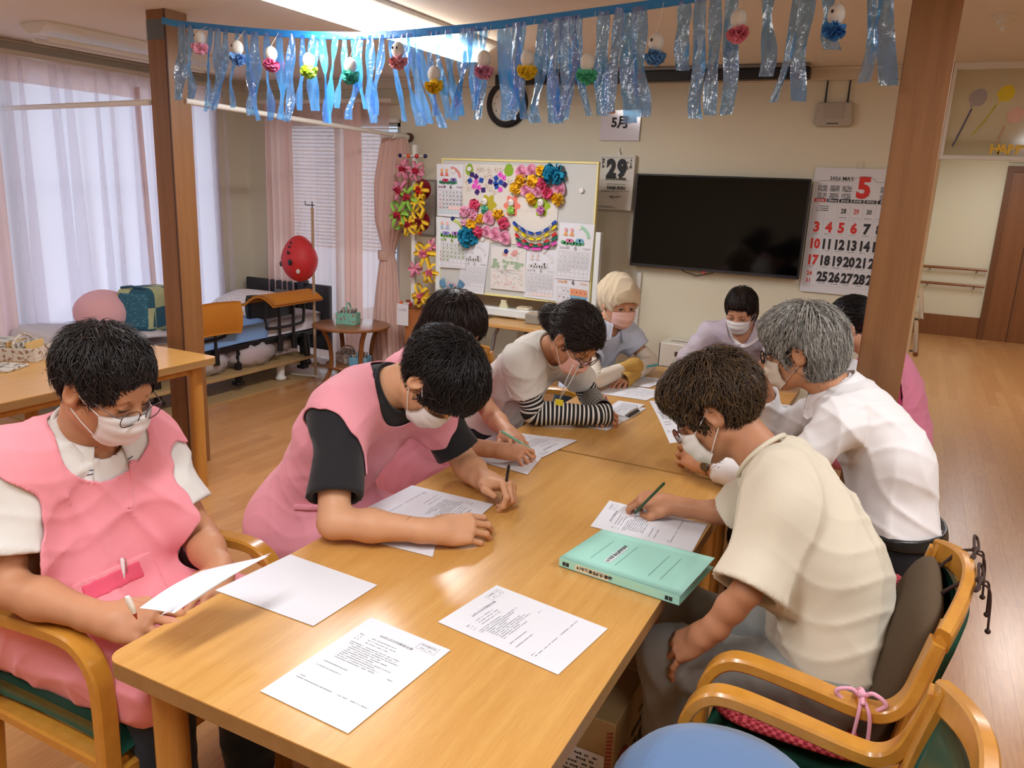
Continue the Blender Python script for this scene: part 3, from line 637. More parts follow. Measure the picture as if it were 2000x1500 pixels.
for xx in (sx0, sx1):
    obj('foot', MB().b2((xx - .02, YW - .24, .06), (xx + .02, YW + .24, .1)), M['whitem'], t, bev=.004)
    for d in (-.22, .22): obj('caster', MB().cyl((xx - .012, YW + d, .03), (xx + .012, YW + d, .03), .03), M['black'], t)

def wpt(px, py, d=0.0): return Wy(px, py, YW - .004 - d)
def pin(px, py, col, lab, d=.006):
    c = wpt(px, py, d); t = thing('round_magnet', lab, 'magnet', c, group='round magnets on the whiteboard')
    obj('magnet_cap', MB().lathe(c + np.array([0, .012, 0]), [(.0165, 0), (.0175, .008), (.015, .014), (.004, .015)], 20, (0, -1, 0)), C(col, .3), t, smooth=True)
# big cream backing sheet
q = [wpt(905, 320), wpt(1096, 325), wpt(1084, 480), wpt(862 + 40, 465)]
t = thing('backing_sheet', 'large cream paper sheet behind the paper flowers on the whiteboard', 'paper', (q[0] + q[2]) / 2)
P0 = wpt(907, 320); P1 = wpt(1098, 326); P2 = wpt(1083, 482); P3 = wpt(893, 470)
obj('sheet', MB().grid(lambda u, v: tuple((P0 * (1 - u) + P1 * u) * (1 - v) + (P3 * (1 - u) + P2 * u) * v + np.array([0, -.003 * math.exp(-((v - .53) / .03) ** 2), 0])), 8, 24, .0015), mat('cream sheet', '#ddd8d0', .85), t)

def petal_ball(c, r, n=46, seed=0, curl=.5, nz=(0, -1, 0), flat=.75):
    """crumpled tissue-paper bloom: folded petals around a core"""
    rng = np.random.RandomState(seed); mb = MB(); nz = np.array(nz, float); c = np.array(c, float)
    mb.ball(c, r * .55, 6)
    for i in range(n):
        d = rng.randn(3); d /= np.linalg.norm(d)
        if d @ nz < -.25: d = d - 2 * (d @ nz) * nz
        t_ = np.cross(d, rng.randn(3)); t_ /= np.linalg.norm(t_); s_ = np.cross(d, t_); w_ = r * rng.uniform(.3, .5); k = flat
        base = c + d * r * .35; m1 = c + d * r * .8 + s_ * w_ * .15; tip = c + d * r * rng.uniform(.92, 1.06) + s_ * w_ * curl
        mb.add([base - t_ * w_ * .4, base + t_ * w_ * .4, m1 + t_ * w_ * .75, tip + t_ * w_ * .45 + d * r * .03, tip - t_ * w_ * .45, m1 - t_ * w_ * .75], [(0, 1, 2, 5), (5, 2, 3, 4)])
    return mb
def rose(c, r, seed=0):
    rng = np.random.RandomState(seed); mb = MB(); c = np.array(c, float)
    for k in range(5):
        rr = r * (.22 + .19 * k); h = r * (.62 - .11 * k); a0 = rng.rand() * 6
        def fn(u, v, rr=rr, h=h, a0=a0):
            a = a0 + 2 * PI * u * 1.02; q = rr * (1 + .10 * math.sin(3 * a + k)) * (.78 + .3 * v)
            return (c[0] + q * math.cos(a), c[1] + r * .05 - h * (.25 + .8 * v) + .03 * r * math.sin(5 * a), c[2] + q * math.sin(a))
        mb.grid(fn, 16, 3)
    mb.ball(c + np.array([0, r * .1, 0]), (r * .8, r * .2, r * .8), 6)
    return mb
PINK, HOT, YEL, TEAL = '#f0b0cb', '#e2557f', '#f2c224', '#128ab0'
fl = [  # px, py, radius px, colour, kind
    (1018, 335, 11, PINK, 'r'), (1038, 333, 11, PINK, 'r'), (1058, 335, 11, YEL, 'p'), (1083, 340, 21, TEAL, 'p'),
    (1018, 353, 12, YEL, 'p'), (1041, 354, 12, YEL, 'p'), (1008, 368, 12, YEL, 'p'), (1060, 358, 11, HOT, 'p'),
    (1028, 371, 12, PINK, 'r'), (1050, 373, 11, PINK, 'r'), (1070, 377, 12, HOT, 'p'), (1092, 368, 12, PINK, 'r'), (1038, 388, 11, YEL, 'p'), (1090, 388, 12, YEL, 'p'),
    (927, 400, 11, HOT, 'p'), (908, 413, 11, PINK, 'p'), (924, 419, 12, PINK, 'p'), (938, 427, 9, YEL, 'p'), (955, 425, 12, PINK, 'r'), (973, 419, 11, YEL, 'p'),
    (907, 435, 8, '#f0c0d0', 'p'), (922, 437, 11, YEL, 'p'), (984, 436, 12, HOT, 'p'), (914, 463, 20, TEAL, 'p'), (935, 452, 11, HOT, 'p'), (950, 452, 10, PINK, 'r'), (967, 457, 12, PINK, 'r'), (986, 464, 12, PINK, 'r')]
names = {PINK: 'pale pink', HOT: 'deep pink', YEL: 'yellow', TEAL: 'teal', '#f0c0d0': 'faint pink'}
used = {}
ordn = ['first', 'second', 'third', 'fourth', 'fifth', 'sixth', 'seventh', 'eighth', 'ninth', 'tenth', 'eleventh', 'twelfth', 'thirteenth']
def rank(me, allp):
    a_ = sorted(allp); n_ = len(a_)
    return '' if n_ < 2 else ', %s from the left of %s' % (ordn[a_.index(me)], ['', '', 'two', 'three', 'four', 'five', 'six', 'seven', 'eight', 'nine', 'ten', 'eleven', 'twelve', 'thirteen'][n_])
for i, (px, py, rp, col, kd) in enumerate(fl):
    c = wpt(px, py, .02); r = rp / _f * 5.0 * 1.16
    cl = ('upper' if py < 395 and px > 1000 else 'lower')
    kind = 'rose' if kd == 'r' else 'pompom flower'
    side = 'in the %s cluster on the whiteboard' % ('upper right' if cl == 'upper' else 'lower left')
    key = (col, kd, cl)
    used.setdefault(key, []).append((px, py, i)); n = len(used[key])
    t = thing('paper_flower', '%s paper %s in the %s cluster%s' % (names[col], kind.split()[0], 'upper' if cl == 'upper' else 'lower', rank((px, py), [(f[0], f[1]) for f in fl if (f[3], f[4]) == (col, kd) and ((f[1] < 395 and f[0] > 1000) == (cl == 'upper'))])), 'paper flower', c, group='%s paper %ss %s' % (names[col], kind, side))
    obj('bloom', rose(c, r, i) if kd == 'r' else petal_ball(c, r, 60 if rp > 15 else 44, i), C(col, .85), t)
# hydrangea blossoms of cut paper
hyd = [(930, 345, '#3c2170'), (922, 341, '#3c2170'), (918, 353, '#1c4fb0'), (940, 352, '#1c4fb0'), (930, 355, '#ef5fd0'), (926, 364, '#ef5fd0'), (935, 366, '#ef5fd0'), (932, 375, '#3c2170'), (944, 371, '#3c2170'),
       (977, 341, '#ef5fd0'), (984, 347, '#ef5fd0'), (969, 348, '#1c4fb0'), (958, 355, '#3c2170'), (968, 358, '#1c4fb0'), (978, 356, '#1c4fb0'), (970, 364, '#1c4fb0'), (986, 361, '#3c2170'), (977, 370, '#ef5fd0'),
       (934, 331, '#cdb8a6'), (942, 330, '#cdb8a6'), (954, 332, '#cdb8a6'), (968, 331, '#cdb8a6'), (978, 330, '#cdb8a6'), (948, 345, '#cdb8a6'), (957, 343, '#cdb8a6'), (912, 355, '#cdb8a6'), (915, 368, '#cdb8a6'), (950, 362, '#cdb8a6'), (957, 368, '#cdb8a6'), (965, 375, '#cdb8a6'), (994, 354, '#cdb8a6')]
hn = {'#3c2170': 'dark purple', '#1c4fb0': 'blue', '#ef5fd0': 'bright pink', '#cdb8a6': 'uncoloured outlined'}
for i, (px, py, col) in enumerate(hyd):
    c = wpt(px, py, .004); r = .020; rot = i * .7
    out = [(r * (.72 + .30 * abs(math.cos(2 * (a)))) * math.cos(a + rot), r * (.72 + .30 * abs(math.cos(2 * a))) * math.sin(a + rot)) for a in [2 * PI * k / 24 for k in range(24)]]
    side = 'left' if px < 950 else 'right'
    t = thing('hydrangea_petal', '%s paper blossom in the %s hydrangea%s' % (hn[col], side, rank((px, py), [(f[0], f[1]) for f in hyd if f[2] == col and (f[0] < 950) == (side == 'left')])), 'paper flower', c, group='%s hydrangea blossoms, %s-hand' % (hn[col], side))
    obj('blossom', MB().prism(out, c, (1, 0, 0), (0, 0, 1), .003), C(col if i < 18 else '#d8cfc4', .8), t); obj('eye', MB().ball(c + np.array([0, -.004, 0]), (.004, .002, .004), 5), C('#2a1840' if i < 18 else '#8a7464', .8), t)
for (px, py, rx, rz, lab) in ((917, 331, .03, .04, 'one under a white magnet'), (994, 332, .034, .042, 'one beside the pink roses')):
    c = wpt(px, py, .002); out = [(rx * math.cos(a) * (1 - .15 * math.sin(a)), rz * math.sin(a)) for a in [2 * PI * k / 24 for k in range(24)]]
    t = thing('paper_leaf', 'bright green oval paper leaf at the top of the whiteboard, ' + lab, 'paper leaf', c, group='green paper leaves'); obj('leaf', MB().prism(out, c, (1, 0, 0), (0, 0, 1), .002), C('#86ae2a', .8), t)
# little dolls on flower-shaped cards
for (px, py, cc, sk, lab) in ((948, 400, '#b9ab2d', '#6fc4a8', 'olive'), (1000, 402, '#e8806e', '#a6d968', 'coral'), (1058, 402, '#9db82c', '#d98bc0', 'lime green')):
    c = wpt(px + (6 if px == 948 else 0), py, .003); r = .066
    out = [(r * (.85 + .16 * math.cos(6 * a)) * math.cos(a), r * 1.15 * (.85 + .16 * math.cos(6 * a)) * math.sin(a)) for a in [2 * PI * k / 48 for k in range(48)]]
    t = thing('doll_card', 'small white-headed paper doll on a %s flower-shaped card' % lab, 'paper doll', c, group='dolls on flower cards')
    obj('flower_card', MB().prism(out, c, (1, 0, 0), (0, 0, 1), .002), C(cc, .8), t); h = wpt(px - 2, py - 6, .02)
    hd = obj('doll_head', MB().ball(h, (.023, .02, .027), 8), C('#e6e4de', .7), t, smooth=True)
    obj('eye', MB().ball(h + np.array([-.007, -.018, .002]), .004, 5), M['black'], hd); obj('eye', MB().ball(h + np.array([.006, -.018, .003]), .003, 5), M['black'], hd)
    obj('skirt', petal_ball(wpt(px - 2, py + 9, .018), .03, 40, px), C(sk, .85), t)
# paper chains
for k, (col, y0, dip) in enumerate((('#1d50b4', 434, 22), ('#e8d320', 443, 24), ('#d62a25', 457, 22), ('#10705a', 466, 14), ('#e954c0', 476, 10))):
    n = 11; c0 = wpt(1043, 450, .01)
    nm = ['blue', 'yellow', 'red', 'green', 'pink'][k]
    t = thing('paper_chain', '%s paper-link chain swagged across the middle of the whiteboard' % nm, 'paper chain', c0, group='paper chains on the whiteboard')
    for i in range(n):
        f_ = (i + .5) / n; px = 1002 + 84 * f_ + (2 * k if f_ < .5 else 0); py = y0 + dip * math.sin(PI * f_) + (0 if f_ < .95 else -2)
        c = wpt(px, py, .016); sl = -dip * PI * math.cos(PI * f_) / 84.0; ca = math.atan(sl); vert_ = i % 2
        def fn(u, v, c=c, ca=ca, vert_=vert_):
            a = 2 * PI * u; x = .020 * math.cos(a); y = .009 * math.sin(a); z = (v - .5) * (.017 if not vert_ else .012)
            if vert_: y, z = z, y
            return (c[0] + x * math.cos(ca) - z * math.sin(ca), c[1] + y, c[2] + x * math.sin(ca) + z * math.cos(ca))
        obj('link', MB().grid(fn, 16, 1, .0006), C(col if not vert_ or k != 2 else '#c5c2bd', .7), t, smooth='all')

# June calendars coloured in by hand
def month_sheet(q, lab, c_title, c_num, tint, art, d=.006, faint=False):
    q = [wpt(px, py, d) for px, py in q]; TL, TR, BR, BL = q; W_ = np.linalg.norm(TR - TL); H_ = np.linalg.norm(BL - TL)
    t = thing('june_calendar', lab, 'calendar', (TL + BR) / 2, group='June calendars on the whiteboard')
    def fn(u, v): p = (TL * (1 - u) + TR * u) * (1 - v) + (BL * (1 - u) + BR * u) * v; p[1] -= .004 * v * v; return tuple(p)
    obj('sheet', MB().grid(fn, 4, 8, .001), M['paper'], t)
    S = Sheet(BL, TR - TL, TL - BL, .0045); S.un = np.array([0, -1., 0]); S.o = S.o + np.array([0, -.001, 0])
    g = Sheet(BL, TR - TL, TL - BL, .0045); g.un = S.un; g.o = S.o
    r0, r1 = .05, .50
    for i in range(8): g.line(W_ * (.05 + .128 * i), H_ * r0, W_ * (.05 + .128 * i), H_ * r1, .001)
    for i in range(7): g.line(W_ * .05, H_ * (r0 + (r1 - r0) * i / 6), W_ * .95, H_ * (r0 + (r1 - r0) * i / 6), .001)
    n = Sheet(BL, TR - TL, TL - BL, .0045); n.un = S.un; n.o = S.o
    n2 = Sheet(BL, TR - TL, TL - BL, .0045); n2.un = S.un; n2.o = S.o
    day = 1
    for r in range(5):
        for cdx in range(7):
            if r == 0 and cdx == 0: continue
            if day > 30: break
            (n2 if cdx == 0 else n).text(str(day), W_ * (.05 + .128 * (cdx + .5)), H_ * (r1 - (r1 - r0) / 6 * (r + .5)), W_ * .085, 'CENTER', off=.01 if faint else .03); day += 1
    n.text('6', W_ * .52, H_ * .565, W_ * .19, 'CENTER', off=.03); S.text('2026年', W_ * .2, H_ * .56, W_ * .1, 'CENTER', off=.02).text('令和8年', W_ * .84, H_ * .56, W_ * .07, 'CENTER')
    g.obj('grid_lines', M['ink2'], t); n.obj('day_numbers', C(c_num, .7), t); n2.obj('sunday_numbers', C('#c8605c' if not faint else '#b5b5b8', .7), t); S.obj('heading', C(c_title, .7), t)
    # the drawing above: two rain dolls, a rainbow, hydrangeas
    def ell(sh, x, y, rx, ry, l=0): sh.poly([(W_ * x + W_ * rx * math.cos(a), H_ * y + W_ * ry * math.sin(a)) for a in [2 * PI * k / 14 for k in range(14)]], l)
    def mk(): s_ = Sheet(BL, TR - TL, TL - BL, .0045); s_.un = S.un; s_.o = S.o; return s_
    for i, x in enumerate((.2, .38)):
        s_ = mk(); ell(s_, x, .88, .05, .05); s_.obj('drawn_doll_head', C(art[0], .8), t)
        s_ = mk(); s_.poly([(W_ * (x - .07), H_ * .775), (W_ * (x + .07), H_ * .775), (W_ * (x + .02), H_ * .85), (W_ * (x - .02), H_ * .85)]); s_.obj('drawn_doll_robe', C(art[1], .8), t)
    s_ = mk()
    for k in range(6):
        a0 = .1 + k * .25; a1 = a0 + .26
        s_.poly([(W_ * (.55 + .36 * math.cos(a0)), H_ * .73 + W_ * .36 * math.sin(a0)), (W_ * (.55 + .28 * math.cos(a0)), H_ * .73 + W_ * .28 * math.sin(a0)), (W_ * (.55 + .28 * math.cos(a1)), H_ * .73 + W_ * .28 * math.sin(a1)), (W_ * (.55 + .36 * math.cos(a1)), H_ * .73 + W_ * .36 * math.sin(a1))])
    s_.obj('drawn_rainbow', C(art[2], .8), t)
    s_ = mk(); [ell(s_, .15 + .09 * k, .655 - .012 * (k % 2), .07, .05) for k in range(7)]; s_.obj('drawn_leaves', C(art[3], .8), t)
    s_ = mk(); [ell(s_, .28 + .10 * k, .69, .07, .055, .0002) for k in range(2)]; s_.obj('drawn_hydrangea', C(art[4], .8), t)
    s_ = mk(); [ell(s_, .58 + .09 * k, .70, .07, .06, .0002) for k in range(2)]; s_.obj('drawn_hydrangea', C(art[5], .8), t)
    for (cx_, cy__, w_, h_, col) in tint:
        s_ = mk(); s_.o = s_.o + np.array([0, .0006, 0]); s_.rect(W_ * (.05 + .128 * cx_), H_ * (r1 - (r1 - r0) / 6 * (cy__ + h_)), W_ * (.05 + .128 * (cx_ + w_)), H_ * (r1 - (r1 - r0) / 6 * cy__)); s_.obj('coloured_squares', C(col, .8), t)
month_sheet([(853, 320), (906, 321), (899, 425), (855, 421)], 'coloured June calendar at the upper left of the whiteboard, purple heading', '#7d3f6a', '#5b5750', [(3, 4, 4, 1, '#f0cfc8'), (0, 5, 7, 1, '#c8d8e0')], ['#e8b070', '#d96a5c', '#d98a84', '#3f8d6a', '#c43a5e', '#7a6aa8'])
month_sheet([(852, 423), (912, 428), (910, 525), (853, 521)], 'coloured June calendar at the left of the whiteboard with green numbers', '#79a82e', '#7a9a2a', [], ['#e8b8a8', '#a8bcd8', '#c3d46c', '#6fb24e', '#8a86cc', '#b084c4'], .008)
month_sheet([(1094, 434), (1162, 439), (1152, 549), (1084, 543)], 'June calendar at the right edge of the whiteboard with a green rainbow', '#b9b3b8', '#a5a5aa', [], ['#d8a0a8', '#e0a064', '#9fcfae', '#4a9c6a', '#cf7aa0', '#6fa8c4'], .008, True)
month_sheet([(904, 470), (957, 474), (945, 575), (896, 568)], 'uncoloured June calendar below the teal flower on the whiteboard', '#b5b5ba', '#aeb0b4', [], ['#d2d2d4', '#d5d5d8', '#dcdcde', '#cfd0d2', '#d4d4d8', '#d0d0d4'], .003, True)
month_sheet([(1029, 484), (1088, 489), (1087, 588), (1024, 580)], 'uncoloured June calendar right of the faint landscape drawing', '#b5b5ba', '#9ea0a4', [(1, 5, 6, 1, '#e8dada')], ['#d8ccd0', '#dcc8c8', '#dcdcde', '#cfd0d2', '#d4d4d8', '#d0d0d4'], .003, True)
month_sheet([(1087, 470), (1152, 478), (1150, 650), (1086, 645)], 'June calendar with rainbow-tinted squares at the lower right of the whiteboard', '#d89a50', '#5d5a64',
            [(3, 0, 4, 1, '#e89a70'), (3, 1, 4, 1, '#7fb0cc'), (3, 2, 3, 1, '#5e8fc8'), (6, 2, 1, 1, '#e0609a'), (2, 3, 2, 1, '#8fbfd4'), (4, 3, 1, 1, '#f0a030'), (5, 3, 1, 1, '#e08a98'), (6, 3, 1, 1, '#3fa85e')], ['#e0dede', '#e2e0e0', '#e0e0e0', '#5f9a70', '#dcdcde', '#dcdcde'], .005)
# faint landscape drawing
q = [wpt(a, b, .007) for a, b in ((960, 481), (1028, 485), (1025, 570), (958, 563))]; TL, TR, BR, BL = q
t = thing('landscape_drawing', 'faint pencil and crayon landscape drawing pinned low on the whiteboard', 'drawing', (TL + BR) / 2)
obj('sheet', MB().grid(lambda u, v: tuple((TL * (1 - u) + TR * u) * (1 - v) + (BL * (1 - u) + BR * u) * v), 4, 4, .001), M['paper2'], t)
rng = random.Random(5); W_ = np.linalg.norm(TR - TL); H_ = np.linalg.norm(BL - TL)
for col, n, y0, y1, s_ in (('#9fb59a', 16, .52, .68, .024), ('#d8b0ac', 30, .05, .35, .008), ('#b6c4ae', 26, .1, .9, .010), ('#d9a09a', 3, .78, .9, .03)):
    S = Sheet(BL, TR - TL, TL - BL, .001); S.un = np.array([0, -1., 0])
    for i in range(n):
        x, y = rng.uniform(.08, .92) * W_, rng.uniform(y0, y1) * H_; S.poly([(x + s_ * rng.uniform(.5, 1) * math.cos(a), y + .6 * s_ * math.sin(a)) for a in [2 * PI * k / 8 for k in range(8)]], rng.uniform(0, .0005))
    S.obj('crayon_marks', C(col, .9), t)
S = Sheet(BL, TR - TL, TL - BL, .0016); S.un = np.array([0, -1., 0])
for i in range(14): S.line(W_ * rng.uniform(.05, .5), H_ * rng.uniform(.4, .55), W_ * rng.uniform(.3, .95), H_ * rng.uniform(.3, .5), .0012)
for i in range(5): S.line(W_ * .62, H_ * .82, W_ * rng.uniform(.75, .95), H_ * rng.uniform(.7, .92), .0012)
S.obj('pencil_lines', C('#9a948e', .9), t)
for px, py, col, lab in ((885, 334, '#dfe0de', 'white round magnet on the upper left June calendar'), (916, 330, '#e4e4e2', 'white round magnet on the green paper leaf'), (884, 427, '#142a70', 'navy round magnet on the green-numbered calendar'),
                         (942, 467, '#dfe0de', 'white round magnet just right of the lower teal flower'), (988, 491, '#14307c', 'navy round magnet holding the landscape drawing'), (1063, 489, '#dfe0de', 'white round magnet below the paper chains'),
                         (1131, 444, '#e4e4e2', 'white round magnet on the calendar with the green rainbow'), (1135, 372, '#e4e4e2', 'white round magnet alone on the bare part of the whiteboard'), (924, 473, '#101c4c', 'dark navy magnet under the lower teal flower')):
    pin(px, py, col, lab, .012)
# peacock-like paper figure on the lower left of the board
c = wpt(882, 558, .01); t = thing('paper_bird', 'blue and pink paper bird with feather wings at the lower left of the whiteboard', 'paper figure', c)
out = [(.035 * math.sin(a) * (1 + .0), .035 * math.cos(a)) for a in [2 * PI * k / 20 for k in range(20)]]
obj('heart_head', MB().prism([(.04 * 16 * math.sin(a) ** 3 / 17, .04 * (13 * math.cos(a) - 5 * math.cos(2 * a) - 2 * math.cos(3 * a) - math.cos(4 * a)) / 17) for a in [2 * PI * k / 30 for k in range(30)]], c, (1, 0, 0), (0, 0, 1), .003), C('#c9a6b4', .8), t)
obj('heart_centre', MB().prism([(.02 * 16 * math.sin(a) ** 3 / 17, .02 * (13 * math.cos(a) - 5 * math.cos(2 * a) - 2 * math.cos(3 * a) - math.cos(4 * a)) / 17) for a in [2 * PI * k / 30 for k in range(30)]], c + np.array([0, -.004, 0]), (1, 0, 0), (0, 0, 1), .003), C('#2f86a0', .6), t)
for s_ in (-1, 1):
    mb = MB()
    for k in range(6): a = s_ * (.25 + .14 * k); e = c + np.array([s_ * .05 + .075 * math.sin(a), -.002, -.03 + .085 * math.cos(a)]); b0 = c + np.array([s_ * .045, -.002, -.045]); mb.tube([b0, (b0 + e) / 2, e], [.003, .008, .003], 6)
    obj('feather_wing', mb, C('#5f8fb0', .7), t)
obj('fan_body', petal_ball(wpt(880, 590, .02), .075, 60, 4), C('#a9a0c0', .7), t); obj('pink_frill', petal_ball(wpt(880, 590, .035), .045, 40, 5), C('#d94c9c', .7), t)

# ------------------------------------------------------------------ folding desk with things below the whiteboard
dz = .70; dx0, dx1, dy0, dy1 = -2.60, -1.72, 4.66, 5.16
t = thing('folding_desk', 'light wooden folding desk on grey tube legs under the whiteboard', 'desk', ((dx0 + dx1) / 2, 4.9, 0))
obj('desktop', MB().b2((dx0, dy0, dz - .028), (dx1, dy1, dz)), M['shelfw'], t, bev=.005)
for xx in (dx0 + .14, dx1 - .1):
    obj('leg', MB().tube([(xx, dy0 + .06, dz - .03), (xx - .03, dy0 + .06, dz - .09), (xx - .10, dy0 + .02, .01)], .013, 10), M['grey'], t, smooth=True); obj('leg', MB().tube([(xx + .06, dy1 - .06, dz - .03), (xx + .03, dy1 - .06, dz - .12), (xx - .14, dy1 - .02, .01)], .013, 10), M['grey'], t, smooth=True)
t = thing('cardboard_box', 'closed cardboard box with an orange stripe standing under the folding desk', 'box', (-2.22, 4.98, 0)); obj('carton', MB().b2((-2.46, 4.86, 0), (-2.0, 5.14, .39)), C('#a9835a', .8), t, bev=.004)
obj('printed_stripe', MB().b2((-2.43, 4.857, .31), (-2.2, 4.861, .35)), C('#c65a34', .7), t); obj('lid_flap', MB().b2((-2.46, 4.86, .39), (-2.0, 4.99, .394)), C('#b28c62', .8), t)
t = thing('storage_bin', 'round brown leather storage bin beside the folding desk', 'bin', (-2.72, 4.62, 0)); c = np.array([-2.76, 4.72, 0])
obj('bin_body', MB().lathe(c, [(.17, 0), (.185, .05), (.195, .35), (.2, .47), (.19, .475), (.18, .3)], 36), mat('brown leather', '#7a431d', .4), t, smooth=True)
obj('band', MB().lathe(c, [(.199, .30), (.202, .31), (.202, .32), (.199, .33)], 36), C('#5a2f14', .5), t, smooth=True); obj('dark_liner', MB().box(c + np.array([0.0, 0, .47]), (.22, .12, .1), np.array([[.9, -.43, 0], [.43, .9, 0], [0, 0, 1]])), C('#2a1c18', .5), t, bev=.01)
for (x, y, w_, d_, h_, col, lab, nm) in ((-2.25, 4.86, .12, .1, .07, '#8f8a80', 'clear plastic tray of oddments on the folding desk', 'plastic_tray'), (-2.08, 4.84, .16, .1, .05, '#1c1a1a', 'small black case on the folding desk', 'black_case'), (-2.38, 4.95, .1, .08, .09, '#cfc7b4', 'crumpled clear bag on the folding desk', 'plastic_bag')):
    t = thing(nm, lab, nm.split('_')[1], (x, y, dz)); obj('shell', MB().b2((x - w_ / 2, y - d_ / 2, dz), (x + w_ / 2, y + d_ / 2, dz + h_)), C(col, .4), t, bev=.008); obj('top', MB().box((x, y, dz + h_), (w_ * .8, d_ * .8, .01)), C('#b8a890', .6), t)
# ================================================================== TABLES
TZ = 0.70
def rounded(x0, y0, x1, y1, r, n=6):
    P = []
    for cx_, cy_, a0 in ((x1 - r, y1 - r, 0), (x0 + r, y1 - r, PI / 2), (x0 + r, y0 + r, PI), (x1 - r, y0 + r, 1.5 * PI)):
        for i in range(n + 1): a = a0 + PI / 2 * i / n; P.append((cx_ + r * math.cos(a), cy_ + r * math.sin(a)))
    return P
def table(x0, y0, x1, y1, label, legs, tone=1):
    t = thing('meeting_table', label, 'table', ((x0 + x1) / 2, (y0 + y1) / 2, 0), group='beech meeting tables')
    cxm, cym = (x0 + x1) / 2, (y0 + y1) / 2
    out = rounded(x0 - cxm, y0 - cym, x1 - cxm, y1 - cym, .035)
    obj('tabletop', MB().prism(out, (0, 0, TZ - .004), (1, 0, 0), (0, 1, 0), .004), M['table'], t, local=True)
    obj('top_edge', MB().prism(out, (0, 0, TZ - .036), (1, 0, 0), (0, 1, 0), .0325), M['tedge'], t, local=True)
    obj('apron_rail', MB().b2((x0 + .08 - cxm, y0 + .1 - cym, TZ - .085), (x0 + .10 - cxm, y1 - .1 - cym, TZ - .036)).b2((x1 - .10 - cxm, y0 + .1 - cym, TZ - .085), (x1 - .08 - cxm, y1 - .1 - cym, TZ - .036)), M['leg'], t, local=True)
    for (lx, ly) in legs: obj('leg', MB().cyl((lx - cxm, ly - cym, TZ - .036), (lx - cxm, ly - cym, 0), .033, n=24), M['leg'], t, local=True, smooth=True)
    return t
TX0, TX1 = -1.262, -.398
table(TX0, .846, TX1, 2.464, 'beech meeting table nearest the camera, strewn with white papers', [(TX0 + .075, .925), (TX1 - .07, .925), (TX0 + .075, 2.38), (TX1 - .07, 2.38)])
table(TX0, 2.476, TX1 - .005, 4.06, 'beech meeting table pushed against the far end of the nearer one', [(TX0 + .075, 2.56), (TX1 - .07, 2.56), (TX0 + .075, 3.98), (TX1 - .07, 3.98)])
table(-3.99, 1.15, -3.09, 2.84, 'beech table by the pillar, basket and newspapers on it', [(-3.17, 2.76), (-3.85, 2.32), (-3.17, 1.25), (-3.9, 1.25)])

# ================================================================== ARMCHAIRS
def chair_curve(pts, n=9):
    """Catmull-Rom through the points"""
    P = [np.array(p, float) for p in pts]; P = [2 * P[0] - P[1]] + P + [2 * P[-1] - P[-2]]; out = []
    for i in range(1, len(P) - 2):
        for k in range(n):
            t = k / n; out.append(.5 * ((2 * P[i]) + (-P[i - 1] + P[i + 1]) * t + (2 * P[i - 1] - 5 * P[i] + 4 * P[i + 1] - P[i + 2]) * t * t + (-P[i - 1] + 3 * P[i] - 3 * P[i + 1] + P[i + 2]) * t ** 3))
    out.append(P[-2]); return out
def armchair(label, x, y, rz, group='green vinyl wooden armchairs', dp=1.0):
    """front of the chair is +x in its own frame"""
    t = thing('armchair', label, 'chair', (x, y, 0), rz, group=group); W2 = .255
    for s in (-1, 1):
        yy = s * W2
        path = [(.235, yy, 0.0), (.238, yy, .3), (.24, yy, .53), (.228, yy, .60), (.19, yy, .642), (.13, yy, .655), (0, yy, .645), (-.14, yy, .63), (-.20, yy * .985, .635), (-.24, yy * .96, .67), (-.262, yy * .92, .73), (-.282, yy * .90, .80)]
        obj('arm', MB().tube(chair_curve(path), 1.0, flat=(.030, .045), upv=(0, 1, 0)), M['chair'], t, local=True, smooth=True)
        obj('rear_leg', MB().tube(chair_curve([(-.27, s * .225, 0), (-.235, s * .225, .3), (-.225, s * .225, .45), (-.265, s * .215, .68), (-.30, s * .205, .825)]), 1.0, flat=(.032, .042), upv=(0, 1, 0)), M['chair'], t, local=True, smooth=True)
        obj('side_rail', MB().tube([(.235, s * .232, .36), (-.23, s * .222, .345)], 1.0, flat=(.03, .05), upv=(0, 1, 0)), M['chair'], t, local=True, smooth=True)
    obj('front_rail', MB().tube([(.225, -.24, .345), (.225, .24, .345)], 1.0, flat=(.03, .05), upv=(1, 0, 0)), M['chair'], t, local=True, smooth=True)
    obj('seat', MB().grid(lambda u, v: (.245 - .47 * v, (u - .5) * .46, .445 + .018 * math.sin(PI * u) * math.sin(PI * v) - .03 * max(0, abs(u - .5) * 2 - .82) - .05 * max(0, .07 - v) / .07 - .01 * v), 14, 14, .055), M['green'], t, local=True, smooth='all')
    # bowed top rail and curved padded back
    obj('top_rail', MB().tube([(-.292 - .055 * math.sin(PI * u) , (u - .5) * .45, .800 + .045 * math.sin(PI * u)) for u in [i / 14 for i in range(15)]], 1.0, flat=(.055, .034), upv=(1, 0, 0)), M['chair'], t, local=True, smooth=True)
    obj('backrest', MB().grid(lambda u, v: (-.238 - .04 * math.sin(PI * u) - .052 * v + .01 * math.sin(PI * v), (u - .5) * .40, .50 + .30 * v - .02 * (2 * u - 1) ** 4), 14, 10, .035), M['green'], t, local=True, smooth='all')
    if dp != 1.0:
        for o in t.children:
            for v in o.data.vertices: v.co.x = .24 - (.24 - v.co.x) * dp
    return t
armchair('armchair the man in the white polo sits in, near corner of the table', -1.595, 1.155, 0)
armchair('armchair behind the woman in striped arm sleeves', -1.53, 3.16, 0)
armchair('armchair with a red cushion and brown back pad that the person in cream sits in', -.03, 1.795, PI, dp=.80)
armchair('armchair nearest the camera at the lower right, a round blue cushion on it', -.035, 1.15, PI, dp=.80)
